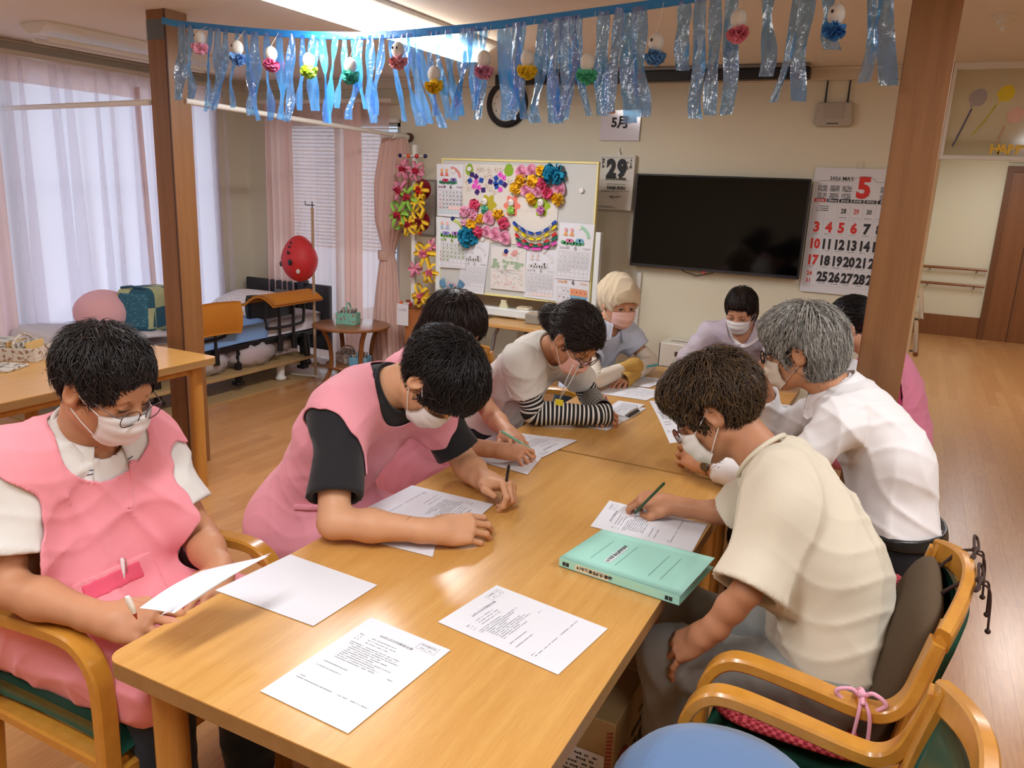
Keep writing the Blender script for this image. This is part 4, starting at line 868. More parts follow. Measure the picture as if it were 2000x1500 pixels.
# cushions on the occupied right-hand chair
def checker(name, c1, c2, sc):
    m, nt, b = _nt(name); tc = nt.nodes.new('ShaderNodeTexCoord'); ck = nt.nodes.new('ShaderNodeTexChecker'); ck.inputs['Scale'].default_value = sc
    ck.inputs['Color1'].default_value = srgb(c1); ck.inputs['Color2'].default_value = srgb(c2); nt.links.new(tc.outputs['Object'], ck.inputs[0]); nt.links.new(ck.outputs[0], b.inputs['Base Color']); b.inputs['Roughness'].default_value = .9; return m
redc = checker('red woven check', '#8f1626', '#c8505a', 110)
def pillow(mb, c, sx, sy, th, R=None, n=18):
    def sg(x, e): return math.copysign(abs(x) ** e, x)
    V = []; F = []; k = 2 * n
    for i in range(n + 1):
        a = PI * i / n - PI / 2
        for j in range(k):
            b = 2 * PI * j / k; p = np.array([sx / 2 * sg(math.cos(a), .8) * sg(math.cos(b), .5), sy / 2 * sg(math.cos(a), .8) * sg(math.sin(b), .5), th / 2 * sg(math.sin(a), 1.0)])
            V.append((p if R is None else R @ p) + np.array(c))
    for i in range(n):
        for j in range(k): F.append((i * k + j, i * k + (j + 1) % k, (i + 1) * k + (j + 1) % k, (i + 1) * k + j))
    return mb.add(V, F)
def Rx(a): return np.array([[1, 0, 0], [0, math.cos(a), -math.sin(a)], [0, math.sin(a), math.cos(a)]])
def Ry(a): return np.array([[math.cos(a), 0, math.sin(a)], [0, 1, 0], [-math.sin(a), 0, math.cos(a)]])
def Rz(a): return np.array([[math.cos(a), -math.sin(a), 0], [math.sin(a), math.cos(a), 0], [0, 0, 1]])
t = thing('seat_cushion', 'red checked seat cushion under the person in the cream T-shirt', 'cushion', (-.03, 1.8, .47)); obj('cushion', pillow(MB(), (-.08, 1.795, .485), .40, .46, .07), redc, t, smooth='all')
for dy in (-.25,):
    pk = C('#e9a9c0', .8); q = np.array([.035, 1.795 + dy, .662])
    obj('tie_bow', MB().tube(chair_curve([q + (-.03, -.018, -.02), q + (-.045, -.02, .0), q + (-.02, -.016, .01), q + (0, -.01, -.005), q + (.02, -.016, .012), q + (.045, -.02, .0), q + (.03, -.018, -.022)]), .0045, 6).tube(chair_curve([q + (0, -.012, 0), q + (.0, -.03, -.03), q + (-.005, -.032, -.12)]), .004, 6).tube(chair_curve([q + (0, -.012, 0), q + (.02, -.03, -.03), q + (.025, -.032, -.10)]), .004, 6).tube(chair_curve([q + (-.01, .03, -.02), q + (0, 0, .004), q + (.005, -.028, -.01)]), .005, 6).ball(q + (0, -.012, .003), .009, 6), pk, t, smooth='all', label='pink tie cord')
t = thing('back_cushion', 'brown fleece back cushion tied to the chair of the person in the cream T-shirt', 'cushion', (.2, 1.8, .65)); br = mat('brown fleece', '#54432f', .95, bump=.6, bscale=400)
obj('pad', pillow(MB(), (.098, 1.80, .64), .38, .42, .10, Ry(-1.33 + PI), 20), br, t, smooth='all')
t_ = thing('red_cushion', 'red checked cushion propped upright in front of the brown fleece one', 'cushion', (.14, 1.9, .6)); obj('cushion', pillow(MB(), (.05, 1.93, .60), .26, .26, .07, Ry(-1.30 + PI)), redc, t_, smooth='all')
dk = C('#3b2622', .8)
for yy in (1.90, 1.74):
    q = np.array([.215, yy, .862]); mbt = MB()
    mbt.tube(chair_curve([q + (-.075, -.01 if yy > 1.8 else .02, -.07), q + (-.03, 0, -.01), q + (.0, 0, .006)]), .004, 6)
    mbt.tube(chair_curve([q + (0, 0, .006), q + (.0, .045, .02), q + (.01, .075, .004), q + (.012, .04, -.004), q]), .0032, 6).tube(chair_curve([q, q + (.0, -.035, .02), q + (-.01, -.06, .006), q + (.0, -.03, 0), q]), .0032, 6)
    mbt.tube(chair_curve([q, q + (.022, .03, -.012), q + (.03, .035, -.08)]), .0025, 6).tube(chair_curve([q, q + (.022, -.01, -.012), q + (.03, -.02, -.09)]), .0025, 6).ball(q + (.002, 0, .006), .008, 6).ball(q + (.03, .035, -.082), .006, 5).ball(q + (.03, -.02, -.092), .006, 5)
    obj('tie_cord', mbt, dk, t, smooth='all', label='dark brown tie cord')
# blue round stool and the wooden stool
t = thing('round_cushion', 'round plump blue felt cushion on the seat of the nearest armchair', 'cushion', (-.155, 1.19, .465))
obj('cushion', MB().lathe((-.165, 1.220, .466), [(.004, 0), (.14, .002), (.178, .022), (.195, .065), (.190, .105), (.165, .138), (.115, .158), (.05, .167), (.004, .168)], 44), mat('blue felt', '#5b7ba6', .95, sheen=.3, bump=.3, bscale=500), t, smooth='all')
t = thing('round_stool', 'round wooden stool under the grey-haired man in black trousers', 'stool', (.06, 2.68, 0), group='round stools')
obj('seat', MB().lathe((.045, 2.69, .40), [(.17, 0), (.185, .012), (.186, .035), (.17, .048), (.004, .05)], 36), M['chair'], t, smooth=True)
obj('seat_ring', MB().lathe((.045, 2.69, .36), [(.14, 0), (.155, .01), (.155, .04)], 36), M['chair'], t, smooth=True)
for a in (.8, 2.4, 3.9, 5.5): obj('leg', MB().cyl((.045 + .12 * math.cos(a), 2.69 + .12 * math.sin(a), .38), (.045 + .17 * math.cos(a), 2.69 + .17 * math.sin(a), 0), .016), M['chair'], t, smooth=True)
# plain chairs / stools the others sit on (mostly hidden by the sitters)
for (x, y, lab) in ((-1.60, 1.92, 'wooden stool under the young man in the black T-shirt'), (-1.62, 2.40, 'wooden stool under the dark-haired woman behind the young man'), (-1.52, 3.72, 'wooden stool under the woman in the knitted cap'), (-.78, 4.55, 'wooden stool under the woman in the lilac blouse'), (.02, 3.86, 'wooden stool under the person in pink behind the pillar')):
    t = thing('round_stool', lab, 'stool', (x, y, 0), group='round stools')
    obj('seat', MB().lathe((x, y, .39), [(.15, 0), (.16, .012), (.16, .03), (.15, .04), (.004, .042)], 28), M['chair'], t, smooth=True)
    for a in (.8, 2.4, 3.9, 5.5): obj('leg', MB().cyl((x + .11 * math.cos(a), y + .11 * math.sin(a), .39), (x + .15 * math.cos(a), y + .15 * math.sin(a), 0), .015), M['chair'], t, smooth=True)

# ================================================================== PAPERS
def paper_sheet(quad, label, layout='agenda', z=TZ + .0012, up=0, group='agenda sheets on the tables', curl=0.0, d=None):
    """quad: four world (x, y) or (x, y, z) corners TL, TR, BR, BL as the reader of the sheet sees it"""
    Q = [np.array([q[0], q[1], q[2] if len(q) > 2 else z], float) for q in quad]; TL, TR, BR, BL = Q
    t = thing('paper_sheet', label, 'paper', (TL + BR) / 2, group=group)
    def base(u, v):  # u across, v down
        p = (TL * (1 - u) + TR * u) * (1 - v) + (BL * (1 - u) + BR * u) * v
        if curl: p = p + np.array([0, 0, curl * math.sin(PI * v) * .5 + curl * .3 * u * (1 - u)])
        return p
    obj('sheet', MB().grid(lambda u, v: tuple(base(u, v)), 10, 12, .0006 if not curl else .0005), M['paper'], t, smooth=True)
    if layout is None: return t
    ux = TR - TL; uy = TL - BL; W_, H_ = np.linalg.norm(ux), np.linalg.norm(uy)
    S = Sheet((0, 0, 0), (1, 0, 0), (0, 1, 0)); n_ = np.cross(ux, uy); n_ /= np.linalg.norm(n_)
    S.P = lambda a, b, l=0.0: base(a / W_, 1 - b / H_) + n_ * (.0008 + l)
    rng = random.Random(int(abs(TL[0] * 1000 + TL[1] * 777)))
    if layout == 'agenda':
        S.text('R8年5月定例職員会議', W_ * .50, H_ * .855, W_ * .042, 'CENTER')
        S.frame(W_ * .70, H_ * .885, W_ * .92, H_ * .955, .0005); S.line(W_ * .70, H_ * .93, W_ * .92, H_ * .93, .0004); S.line(W_ * .81, H_ * .885, W_ * .81, H_ * .955, .0004); S.dashes(W_ * .72, H_ * .942, W_ * .9, .0026).dashes(W_ * .73, H_ * .905, W_ * .79, .0026).dashes(W_ * .84, H_ * .905, W_ * .9, .0026)
        for i, lab in enumerate(('開催日', '日　時', '場　所')): S.text(lab, W_ * .11, H_ * (.80 - .03 * i), W_ * .018); S.dashes(W_ * .25, H_ * (.80 - .03 * i), W_ * (.52 + .08 * rng.random()), .0025, .8, rng)
        for i in range(10): S.dashes(W_ * (.12 + (.05 if i > 1 else 0)), H_ * (.70 - .021 * i), W_ * rng.uniform(.45, .78), .0025, .85, rng)
        S.dashes(W_ * .80, H_ * .51, W_ * .86, .0025); S.dashes(W_ * .12, H_ * .44, W_ * .42, .0025, .9, rng).dashes(W_ * .12, H_ * .385, W_ * .42, .0025, .9, rng)
        S.dashes(W_ * .1, H_ * .25, W_ * .17, .0025).dashes(W_ * .1, H_ * .225, W_ * .52, .0025, .8, rng).dashes(W_ * .58, H_ * .225, W_ * .92, .0025, .8, rng)
        S.obj('printed_lines', C('#5c5c62', .7), t)
    elif layout == 'notes':
        for i in range(13): S.dashes(W_ * .12, H_ * (.88 - .05 * i), W_ * rng.uniform(.5, .88), .004, .75, rng)
        S.obj('printed_lines', M['ink2'], t)
    return t
def zq(pts, z=TZ + .0015): return [Wz(px, py, z) for px, py in pts]
# the two in front
paper_sheet(zq([(725, 1206), (880, 1270), (680, 1433), (508, 1350)]), 'agenda sheet with a printed title lying nearest the camera on the table')
paper_sheet(zq([(970, 1143), (855, 1215), (1090, 1318), (1187, 1228)])[::1], 'agenda sheet lying crosswise below the turquoise file') if False else paper_sheet(zq([(855, 1215), (970, 1143), (1187, 1228), (1090, 1318)]), 'agenda sheet lying crosswise between the nearest sheet and the turquoise file')
paper_sheet(zq([(567, 1083), (737, 1143), (612, 1223), (420, 1153)]), 'blank white sheet lying beside the front man in the pink apron', None)
# the young man's sheet and the one under it
q = zq([(965, 985), (850, 1088), (640, 1036), (805, 948)], TZ + .0015)
paper_sheet([q[0], q[1], q[2], q[3]] if False else zq([(964, 985), (895, 1046), (700, 1000), (805, 948)], TZ + .0026), 'agenda sheet between the forearms of the young man in the black T-shirt', 'agenda')
paper_sheet(zq([(855, 1048), (845, 1088), (640, 1036), (665, 1012)]), 'blank sheet under the forearm of the young man in the black T-shirt', None)
# the dark-haired woman's
paper_sheet(zq([(1128, 860), (1060, 893), (930, 868), (980, 842)], TZ + .003), 'agenda sheet under the hand holding the green pen', 'agenda')
paper_sheet(zq([(1065, 885), (1030, 927), (888, 888), (960, 868)]), 'blank sheet lying under the hand holding the green pen', None)
# elderly person's sheet, half under the file
paper_sheet(zq([(1153, 1028), (1190, 978), (1382, 1024), (1352, 1078)]), 'agenda sheet partly under the turquoise file, pencil tip resting on it')
# woman with striped sleeves: sheet and clipboard pages
paper_sheet(zq([(1235, 812), (1186, 841), (1060, 819), (1110, 795)], TZ + .0012), 'blank sheet under the striped sleeves', None)
t = thing('clipboard', 'clipboard with a metal clip in front of the woman with striped sleeves', 'clipboard', Wz(1220, 805, TZ)); 
q = zq([(1262, 798), (1218, 824), (1172, 813), (1205, 786)], TZ + .002)
obj('board', MB().prism([(p[0], p[1]) for p in q][::-1], (0, 0, TZ + .001), (1, 0, 0), (0, 1, 0), .003), C('#d6d6da', .4), t)
m_ = (q[0] * .65 + q[1] * .35); e_ = q[0] - q[1]; e_ /= np.linalg.norm(e_); f_ = np.array([-e_[1], e_[0], 0]); m_ = (q[0] + q[1]) / 2 + np.array([-.012, 0.0, .006])
obj('clip', MB().box(m_, (.11, .022, .008), np.array([e_, f_, [0, 0, 1]]).T), M['blackm'], t, bev=.002); obj('clip_wire', MB().tube([m_ - e_ * .06, m_ - e_ * .05 + (0, 0, .012), m_ + e_ * .05 + (0, 0, .012), m_ + e_ * .06], .003, 6), M['chrome'], t)
paper_sheet([tuple(np.array(p) + (0, 0, .004)) for p in zq([(1258, 792), (1222, 816), (1176, 806), (1208, 784)], TZ + .002)], 'agenda sheet on the clipboard', 'notes')
# woman with the cap
paper_sheet(zq([(1307, 741), (1268, 757), (1190, 748), (1232, 733)], TZ + .003), 'printed sheet beyond the hands of the woman in the knitted cap', 'notes')
paper_sheet(zq([(1303, 765), (1262, 782), (1165, 768), (1210, 750)], TZ + .0015), 'printed sheet under the flat hand of the woman in the knitted cap', 'notes')
paper_sheet(zq([(1545, 792), (1538, 812), (1488, 808), (1505, 787)], TZ + .002), 'white sheet with a pen on it beyond the grey-haired man', 'notes')
paper_sheet(zq([(1345, 735), (1342, 752), (1318, 748), (1326, 732)], TZ + .002), 'white sheet under the left cuff of the woman in the lilac blouse', None)
# sheet held up by the grey-haired man
A_, B_, C_, D_ = Wd(1268, 783, 2.62), Wd(1283, 779, 2.66), Wd(1385, 868, 2.50), Wd(1303, 862, 2.52)
paper_sheet([A_, Wd(1290, 784, 2.68), Wd(1372, 858, 2.56), Wd(1308, 866, 2.50)], 'agenda sheet held up in the hand of the grey-haired man', 'agenda', curl=.01)
# sheets on the lap of the front man
paper_sheet([Wd(395, 1115, 1.63), Wd(525, 1086, 1.62), Wd(340, 1198, 1.46), Wd(272, 1188, 1.50)], 'sheet resting in the lap of the front man in the pink apron', None, curl=.012)
paper_sheet([Wd(420, 1123, 1.58), Wd(530, 1080, 1.66), Wd(385, 1170, 1.52), Wd(312, 1203, 1.44)], 'folded-back sheet leaning on the table edge before the front man', None, curl=.006)

# turquoise file
q = [Wz(1093, 1090, .722), Wz(1166, 1019, .722), Wz(1383, 1086, .722), Wz(1326, 1166, .722)]
o_ = q[0]; ux = q[3] - q[0]; ux[2] = 0; ux = ux / np.linalg.norm(ux); uy = np.array([-ux[1], ux[0], 0]); FW = .312; FD = .232
t = thing('ring_file', 'turquoise cardboard file with a white title label at the table edge', 'file', o_ * [1, 1, 0] + [0, 0, TZ])
tq = mat('turquoise card', '#a5dfd0', .55)
Rf = np.array([ux, uy, [0, 0, 1]]).T
def fp(a, b, z): return np.array([o_[0], o_[1], 0]) + ux * a + uy * b + np.array([0, 0, z])
def lid(u, v): return tuple(fp(FW * u, FD * v, .7015 + .023 - .009 * v * (1 - .9 * u) + .004 * u * v))
obj('front_cover', MB().grid(lid, 8, 8, .0016), tq, t, smooth='all'); obj('back_cover', MB().box(fp(FW / 2, FD / 2, .7018), (FW, FD, .002), Rf), tq, t)
obj('spine', MB().box(fp(FW / 2, 0, .7125), (FW, .002, .023), Rf), tq, t); obj('page_stack', MB().box(fp(FW / 2 - .004, FD / 2 - .006, .710), (FW - .012, FD - .02, .012), Rf), M['paper'], t)
S = Sheet((0, 0, 0), (1, 0, 0), (0, 1, 0)); S.P = lambda a, b, l=0.0: np.array(lid(a / FW, b / FD)) + np.array([0, 0, .0008 + l])
SL = Sheet((0, 0, 0), (1, 0, 0), (0, 1, 0)); SL.P = S.P; SL.rect(.095, .050, .112, .158); SL.obj('title_label', M['paper'], t)
S.P = lambda a, b, l=0.0: np.array(lid(a / FW, b / FD)) + np.array([0, 0, .0013 + l])
S.text('R7年職員会議議事録', .1035, .054, .0125, 'LEFT', rot=PI / 2, off=.02)
for xx in (.062, .128): S.line(xx, .045, xx, .175, .0008)
for xx in (.215, .245): S.line(xx, .045, xx, .175, .0008)
S.obj('cover_print', C('#3a5a54', .7), t)
S2 = Sheet(fp(0, -.0012, .7005), ux, (0, 0, 1), .0002); S2.rect(.045, .004, .135, .019); S2.obj('spine_label', C('#e6ddc0', .7), t); S2 = Sheet(fp(0, -.0016, .7005), ux, (0, 0, 1), .0002)
S2.text('R7年職員会議議事録', .049, .0115, .0105, off=.03); S2.rect(.010, .006, .018, .016).rect(.0195, .006, .0275, .016).rect(.278, .006, .286, .016).rect(.2875, .006, .2955, .016).line(0, .0015, .312, .0015, .0008); S2.obj('spine_print', M['ink'], t)

# ================================================================== CARTON UNDER THE TABLE
bx1 = -.483; bx0_ = -.775; by0, by1, bz = 1.63, 2.10, .33
t = thing('cardboard_box', 'printed cardboard carton with a red ring mark on the floor under the table', 'box', (-.57, 1.7, 0)); 
cb = C('#a98b5c', .8); obj('carton', MB().b2((bx0_, by0, 0), (bx1, by1, bz)), cb, t, bev=.003)
obj('lid_flap', MB().b2((bx0_, by0 + .24, bz), (bx1 + .002, by1, bz + .003)), C('#b09468', .8), t); 
S = Sheet((bx0_, by0 - .001, 0), (1, 0, 0), (0, 0, 1), .0005); S.rect(.02, .13, .27, .23); S.obj('address_label', M['paper'], t)
S = Sheet((bx0_, by0 - .002, 0), (1, 0, 0), (0, 0, 1), .0005); S.text('ESUP', .145, .085, .075, 'CENTER', off=.04, sx=1.1)
rng = random.Random(3)
for i in range(6): S.dashes(.04, .215 - .014 * i, .25, .007, .8, rng)
S.dashes(.05, .035, .25, .010, .8, rng); S.poly([(.06 + .02 * math.cos(a), .26 + .02 * math.sin(a)) for a in [2 * PI * k / 12 for k in range(12)]]); S.obj('black_print', M['ink'], t)
S = Sheet((bx0_, by0 - .001, 0), (1, 0, 0), (0, 0, 1), .0005)
for i in range(26): S.poly([(.272, .02 + .011 * i), (.288, .026 + .011 * i), (.288, .031 + .011 * i), (.272, .025 + .011 * i)])
S.obj('red_hazard_strip', C('#a63a34', .7), t)
S = Sheet((bx1 + .001, by0, 0), (0, 1, 0), (0, 0, 1), .0005)
for k in range(28):
    a0, a1 = 2 * PI * k / 28, 2 * PI * (k + 1) / 28; S.poly([(.07 + .055 * math.cos(a0), .16 + .055 * math.sin(a0)), (.07 + .042 * math.cos(a0), .16 + .042 * math.sin(a0)), (.07 + .042 * math.cos(a1), .16 + .042 * math.sin(a1)), (.07 + .055 * math.cos(a1), .16 + .055 * math.sin(a1))])
S.dashes(.26, .10, .40, .018, .9, rng); S.obj('red_print', C('#a63a34', .7), t)
S = Sheet((bx1 + .001, by0, 0), (0, 1, 0), (0, 0, 1), .0005); S.dashes(.15, .20, .34, .026, .95, rng).text('SUEX', .16, .145, .06, off=.03).dashes(.20, .24, .42, .012, .9, rng); S.text('59', .045, .16, .03, off=.0); S.obj('black_print', M['ink'], t)

# ================================================================== PENS
def pen(p0, p1, col, label, tip='#c8c8c8', r=.0045, name='pen', clip=True):
    p0 = np.array(p0, float); p1 = np.array(p1, float); d = (p1 - p0); L = np.linalg.norm(d); d /= L
    t = thing(name, label, 'pen' if name != 'pencil' else 'pencil', p0, group='pens and pencils')
    obj('barrel', MB().tube([p0 + d * .016, p0 + d * .03, p1 - d * .004, p1], [r * .8, r, r, r * .7], 8 if name != 'pencil' else 6), C(col, .3), t, smooth=name != 'pencil')
    obj('tip', MB().tube([p0, p0 + d * .016], [.0006, r * .8], 8), C(tip, .4), t, smooth=True)
    if clip and name != 'pencil': s_ = np.cross(d, (0, 0, 1.)); s_ = s_ / (np.linalg.norm(s_) + 1e-9); obj('clip', MB().tube([p1 - d * .002, p1 - d * .002 + s_ * r * 1.8, p1 - d * .035 + s_ * r * 1.6], .0012, 5), M['chrome'], t)
    return t
pen(Wz(985, 984, .702) + (.0, -.012, 0), Wz(998, 906, .835) + (0, -.012, 0), '#141416', 'black ballpoint pen held upright by the young man in the black T-shirt')
pen(Wz(1046, 883, .703), Wd(979, 842, 2.62), '#7fc4ab', 'mint green pen in the hand of the dark-haired woman')
pen(Wz(1233, 1009, .702), Wz(1298, 943, .835), '#1f4a2a', 'dark green pencil held by the person in the cream T-shirt', '#d8a0a0', .0042, 'pencil')
pen(Wz(1193, 797, .703), Wd(1182, 772, 3.02), '#d9a0a8', 'pink pen in the hand of the woman with striped sleeves')
pen(Wz(1262, 716, .76), Wz(1284, 712, .79), '#2aa3a3', 'teal pen poking from the fist of the woman in the knitted cap', '#2aa3a3', .006)
pen(Wz(1500, 793, .708), Wz(1520, 792, .708), '#2b2b30', 'black and red pen on the sheet beyond the grey-haired man', '#c02040')

# ================================================================== BED CORNER
t = bed = thing('care_bed', 'adjustable care bed with a black headboard, blue and white bedding, in the window corner', 'bed', (-4.85, 4.2, 0))
bxa, bxb, bya, byb = -5.26, -4.42, 3.05, 5.2
obj('headboard', MB().b2((-5.27, 5.20, .18), (-4.33, 5.245, .735)), mat('dark headboard', '#2a2a2f', .4), t, bev=.012, seg=3)
obj('headboard_plate', MB().b2((-4.93, 5.193, .60), (-4.76, 5.199, .66)), C('#8a8d90', .3), t); obj('headboard_seam', MB().b2((-4.69, 5.19, .2), (-4.685, 5.201, .735)), M['black'], t)
obj('headboard_clip', MB().b2((-4.66, 5.18, .715), (-4.58, 5.25, .76)), M['black'], t, bev=.004)
def mattress(u, v):
    x = bxa + (bxb - bxa) * u; y = bya + (byb - bya) * v
    return (x, y, .485 + .035 * v - .012 * (abs(2 * u - 1)) ** 6 + .006 * math.sin(9 * v + 3 * u))
def slab(mb, f, nu, nv, th): return mb.grid(f, nu, nv, th)
obj('mattress', slab(MB(), mattress, 16, 30, .12), mat('white bed sheet', '#e3dfe4', .9), t, smooth='all')
obj('blue_blanket', slab(MB(), lambda u, v: (lambda p: (p[0] + .02, p[1], p[2] + .018))(mattress(u * 1.02, .34 + .36 * v)), 16, 16, .13), mat('blue blanket', '#7fa3d6', .9, bump=.4, bscale=30), t, smooth='all')
obj('side_frame', MB().b2((bxb - .03, bya + .2, .33), (bxb + .01, byb, .37)).b2((bxa, bya + .2, .33), (bxa + .04, byb, .37)), M['blackm'], t, bev=.005)
for y in (3.55, 4.28, 5.0): obj('leg', MB().b2((bxb - .05, y - .02, .06), (bxb - .01, y + .02, .35)).b2((bxb - .07, y - .035, .05), (bxb + .0, y + .035, .08)), M['blackm'], t, bev=.003)
for y in (3.55, 4.28, 5.0): obj('cross_member', MB().b2((bxa + .05, y - .015, .28), (bxb - .03, y + .015, .31)), M['blackm'], t)
obj('jack_column', MB().tube([(bxb + .02, 4.98, .36), (bxb + .02, 4.98, .28), (bxb + .04, 4.98, .13)], [.03, .035, .02], 10).ball((bxb + .04, 4.98, .12), .03, 6), M['blackm'], t, smooth=True)
def siderail(y0, y1, label, top):
    s = thing('bed_rail', label, 'bed rail', (bxb + .03, (y0 + y1) / 2, .4), group='padded bed rails')
    xx = bxb + .03
    obj('loop', MB().tube(chair_curve([(xx, y0, top - .02), (xx, y0, .50), (xx, y0 + .05, .455), (xx, y1 - .05, .455), (xx, y1, .50), (xx, y1, top - .02)]), .012, 10), M['blackm'], s, smooth=True)
    for f_ in (.35, .72): yy_ = y0 + (y1 - y0) * f_; obj('post', MB().tube([(xx, yy_, top - .02), (xx, yy_, .33)], .012, 10).tube([(xx, yy_, .38), (xx, yy_, .26)], .024, 10), M['blackm'], s, smooth=True)
    return s, xx
s, xx = siderail(4.52, 4.95, 'bed rail with an orange padded cover arching over it, beside the headboard', .69)
obj('padded_cover', MB().grid(lambda u, v: (xx + .15 - .36 * v + .0, 4.46 + .56 * u, .66 + .075 * math.sin(PI * min(1, v * 1.15)) - .02 * v), 8, 14, .02), mat('mustard cover', '#c47a1e', .85, bump=.3, bscale=60), s, smooth='all', label='orange padded cover')
obj('black_underpad', MB().grid(lambda u, v: (xx - .14 - .02 * math.sin(PI * v), 4.47 + .50 * u, .68 - .20 * v + .03 * math.cos(PI * u)), 8, 8, .03), M['black'], s, smooth='all')
s, xx = siderail(3.76, 4.12, 'bed rail with an upright orange cover half hidden by the wooden pillar', .66)
obj('padded_cover', MB().grid(lambda u, v: (xx + .03 + .02 * math.sin(PI * v), 3.66 + .54 * u, .72 - .21 * v - .015 * (2 * u - 1) ** 2), 8, 10, .045), mat('mustard cover', '#c47a1e', .85), s, smooth='all', label='orange padded cover')
t = thing('pillow', 'white pillow with small red and brown prints by the black headboard', 'pillow', (-4.95, 4.95, .55))
def speck(name, base, c2, sc, thr):
    m, nt, b = _nt(name); tc = nt.nodes.new('ShaderNodeTexCoord'); vo = nt.nodes.new('ShaderNodeTexVoronoi'); vo.inputs['Scale'].default_value = sc; cr = nt.nodes.new('ShaderNodeValToRGB'); cr.color_ramp.elements[0].position = thr; cr.color_ramp.elements[1].position = thr + .03
    cr.color_ramp.elements[0].color = srgb(c2); cr.color_ramp.elements[1].color = srgb(base); nt.links.new(tc.outputs['Object'], vo.inputs['Vector']); nt.links.new(vo.outputs['Distance'], cr.inputs[0]); nt.links.new(cr.outputs[0], b.inputs['Base Color']); b.inputs['Roughness'].default_value = .9; return m
obj('pillow_case', pillow(MB(), (-4.95, 4.90, .575), .55, .42, .15, Rz(.1) @ Rx(.2)), speck('printed cotton', '#e6dfdc', '#8a5a50', 55, .22), t, smooth='all')
t = thing('cushion', 'rounded pink cushion standing on the bed in front of the bright curtain', 'cushion', (-4.9, 3.6, .6)); obj('cushion', MB().ball((-4.95, 3.56, .645), (.19, .20, .155), 14, Rz(.5)), mat('pink cushion cloth', '#e3aeb2', .9, bump=.2, bscale=30), t, smooth='all')
t = thing('quilted_bag', 'teal and yellow-green patchwork bag standing on the bed beside the pillar', 'bag', (-4.75, 3.85, .55))
def patch():
    m, nt, b = _nt('teal patchwork'); tc = nt.nodes.new('ShaderNodeTexCoord'); ck = nt.nodes.new('ShaderNodeTexChecker'); ck.inputs['Scale'].default_value = 7; ck.inputs['Color1'].default_value = srgb('#2f6478'); ck.inputs['Color2'].default_value = srgb('#c3c795')
    no = nt.nodes.new('ShaderNodeTexNoise'); no.inputs['Scale'].default_value = 60; mx = nt.nodes.new('ShaderNodeMix'); mx.data_type = 'RGBA'; mx.blend_type = 'MULTIPLY'; mx.inputs[0].default_value = .5
    L = nt.links.new; L(tc.outputs['Object'], ck.inputs[0]); L(tc.outputs['Object'], no.inputs['Vector']); L(ck.outputs[0], mx.inputs[6]); L(no.outputs['Color'], mx.inputs[7]); L(mx.outputs[2], b.inputs['Base Color']); b.inputs['Roughness'].default_value = .9; return m
mbx = MB().box((0, 0, 0), (.30, .46, .33)); Rb = Rz(.35) @ Rx(-.06)
o = obj('bag_body', MB().box((-4.80, 3.83, .655), (.28, .46, .32), Rb), patch(), t, bev=.06, seg=4); obj('top_seam', MB().tube([tuple(np.array([-4.80, 3.83, .655]) + Rb @ np.array(p)) for p in ((-.10, -.2, .155), (-.02, -.21, .168), (.08, -.2, .155))], .008, 6), C('#24506a', .8), t)
obj('side_panel', MB().box((-4.80, 3.83, .655), (.23, .468, .26), Rb), speck('teal cotton', '#2f6478', '#7aa8ae', 60, .2), t, bev=.03)
t = thing('dust_cloth', 'pale grey cloth draped over the foot of the bed', 'cloth', (-4.9, 3.2, .5))
obj('cloth', MB().grid(lambda u, v: (-5.28 + .9 * u, 2.98 + .75 * v - .01 * math.sin(9 * u), .515 + .05 * (v < .9) * (1 - v) + .02 * math.sin(5 * u + 4 * v) - (.36 * (1 - v / .12) if v < .12 else 0)), 24, 26, .004), mat('pale grey cloth', '#c9c5c7', .95), t, smooth='all')
for (y, lab) in ((3.5, 'near'), (4.6, 'far')): pass
t = thing('timber_board', 'long flat timber board on white feet under the bed frame', 'board', (-4.46, 4.1, .12))
obj('plank', MB().b2((-4.58, 3.0, .145), (-4.36, 5.05, .17)), M['plywood'], t, bev=.003)
for y in (3.15, 3.85, 4.72):
    ft = obj('foot', MB().lathe((-4.44, y, .012), [(.04, 0), (.042, .012), (.03, .03), (.032, .1), (.042, .12), (.045, .132)], 20), M['white'], t, smooth=True); obj('foot_pad', MB().b2((-4.50, y - .05, 0), (-4.38, y + .05, .012)), M['darkwood'], ft)
t = thing('floor_board', 'thin plywood sheet lying on the floor below the bed', 'board', (-4.7, 4.1, 0)); obj('sheet', MB().b2((-5.2, 2.95, 0), (-4.30, 4.98, .009)), M['plywood'], t)
plastic = mat('clear plastic bag', '#d6cfd4', .15, alpha=.6, spec=.8, bump=1.0, bscale=25)
for i, (x, y, z, r, lab, inner) in enumerate(((-4.50, 4.02, .26, (.10, .20, .10), 'pale plastic bag under the bed, half hidden by the table corner', '#d0ccc4'), (-4.50, 4.46, .27, (.12, .24, .12), 'large pinkish plastic bag bulging under the middle of the bed', '#d9b8bd'), (-4.56, 4.84, .30, (.10, .15, .10), 'white plastic bag under the head of the bed', '#cfd0c8'))):
    t = thing('plastic_bag', lab, 'bag', (x, y, .17), group='plastic bags stored under the bed'); mb = MB().ball((0, 0, 0), 1, 14); V = np.array(mb.v); nn = 1 + .09 * np.sin(V[:, 0] * 9 + i) * np.sin(V[:, 1] * 11) + .05 * np.sin(V[:, 2] * 17 + V[:, 1] * 8); V = V * nn[:, None] * np.array(r) + np.array([x, y, z]); mb.v = [tuple(p) for p in V]
    obj('bag_skin', mb, plastic, t, smooth='all'); obj('contents', MB().ball((x, y, z), tuple(np.array(r) * .86), 10), C(inner, .9), t, smooth='all')

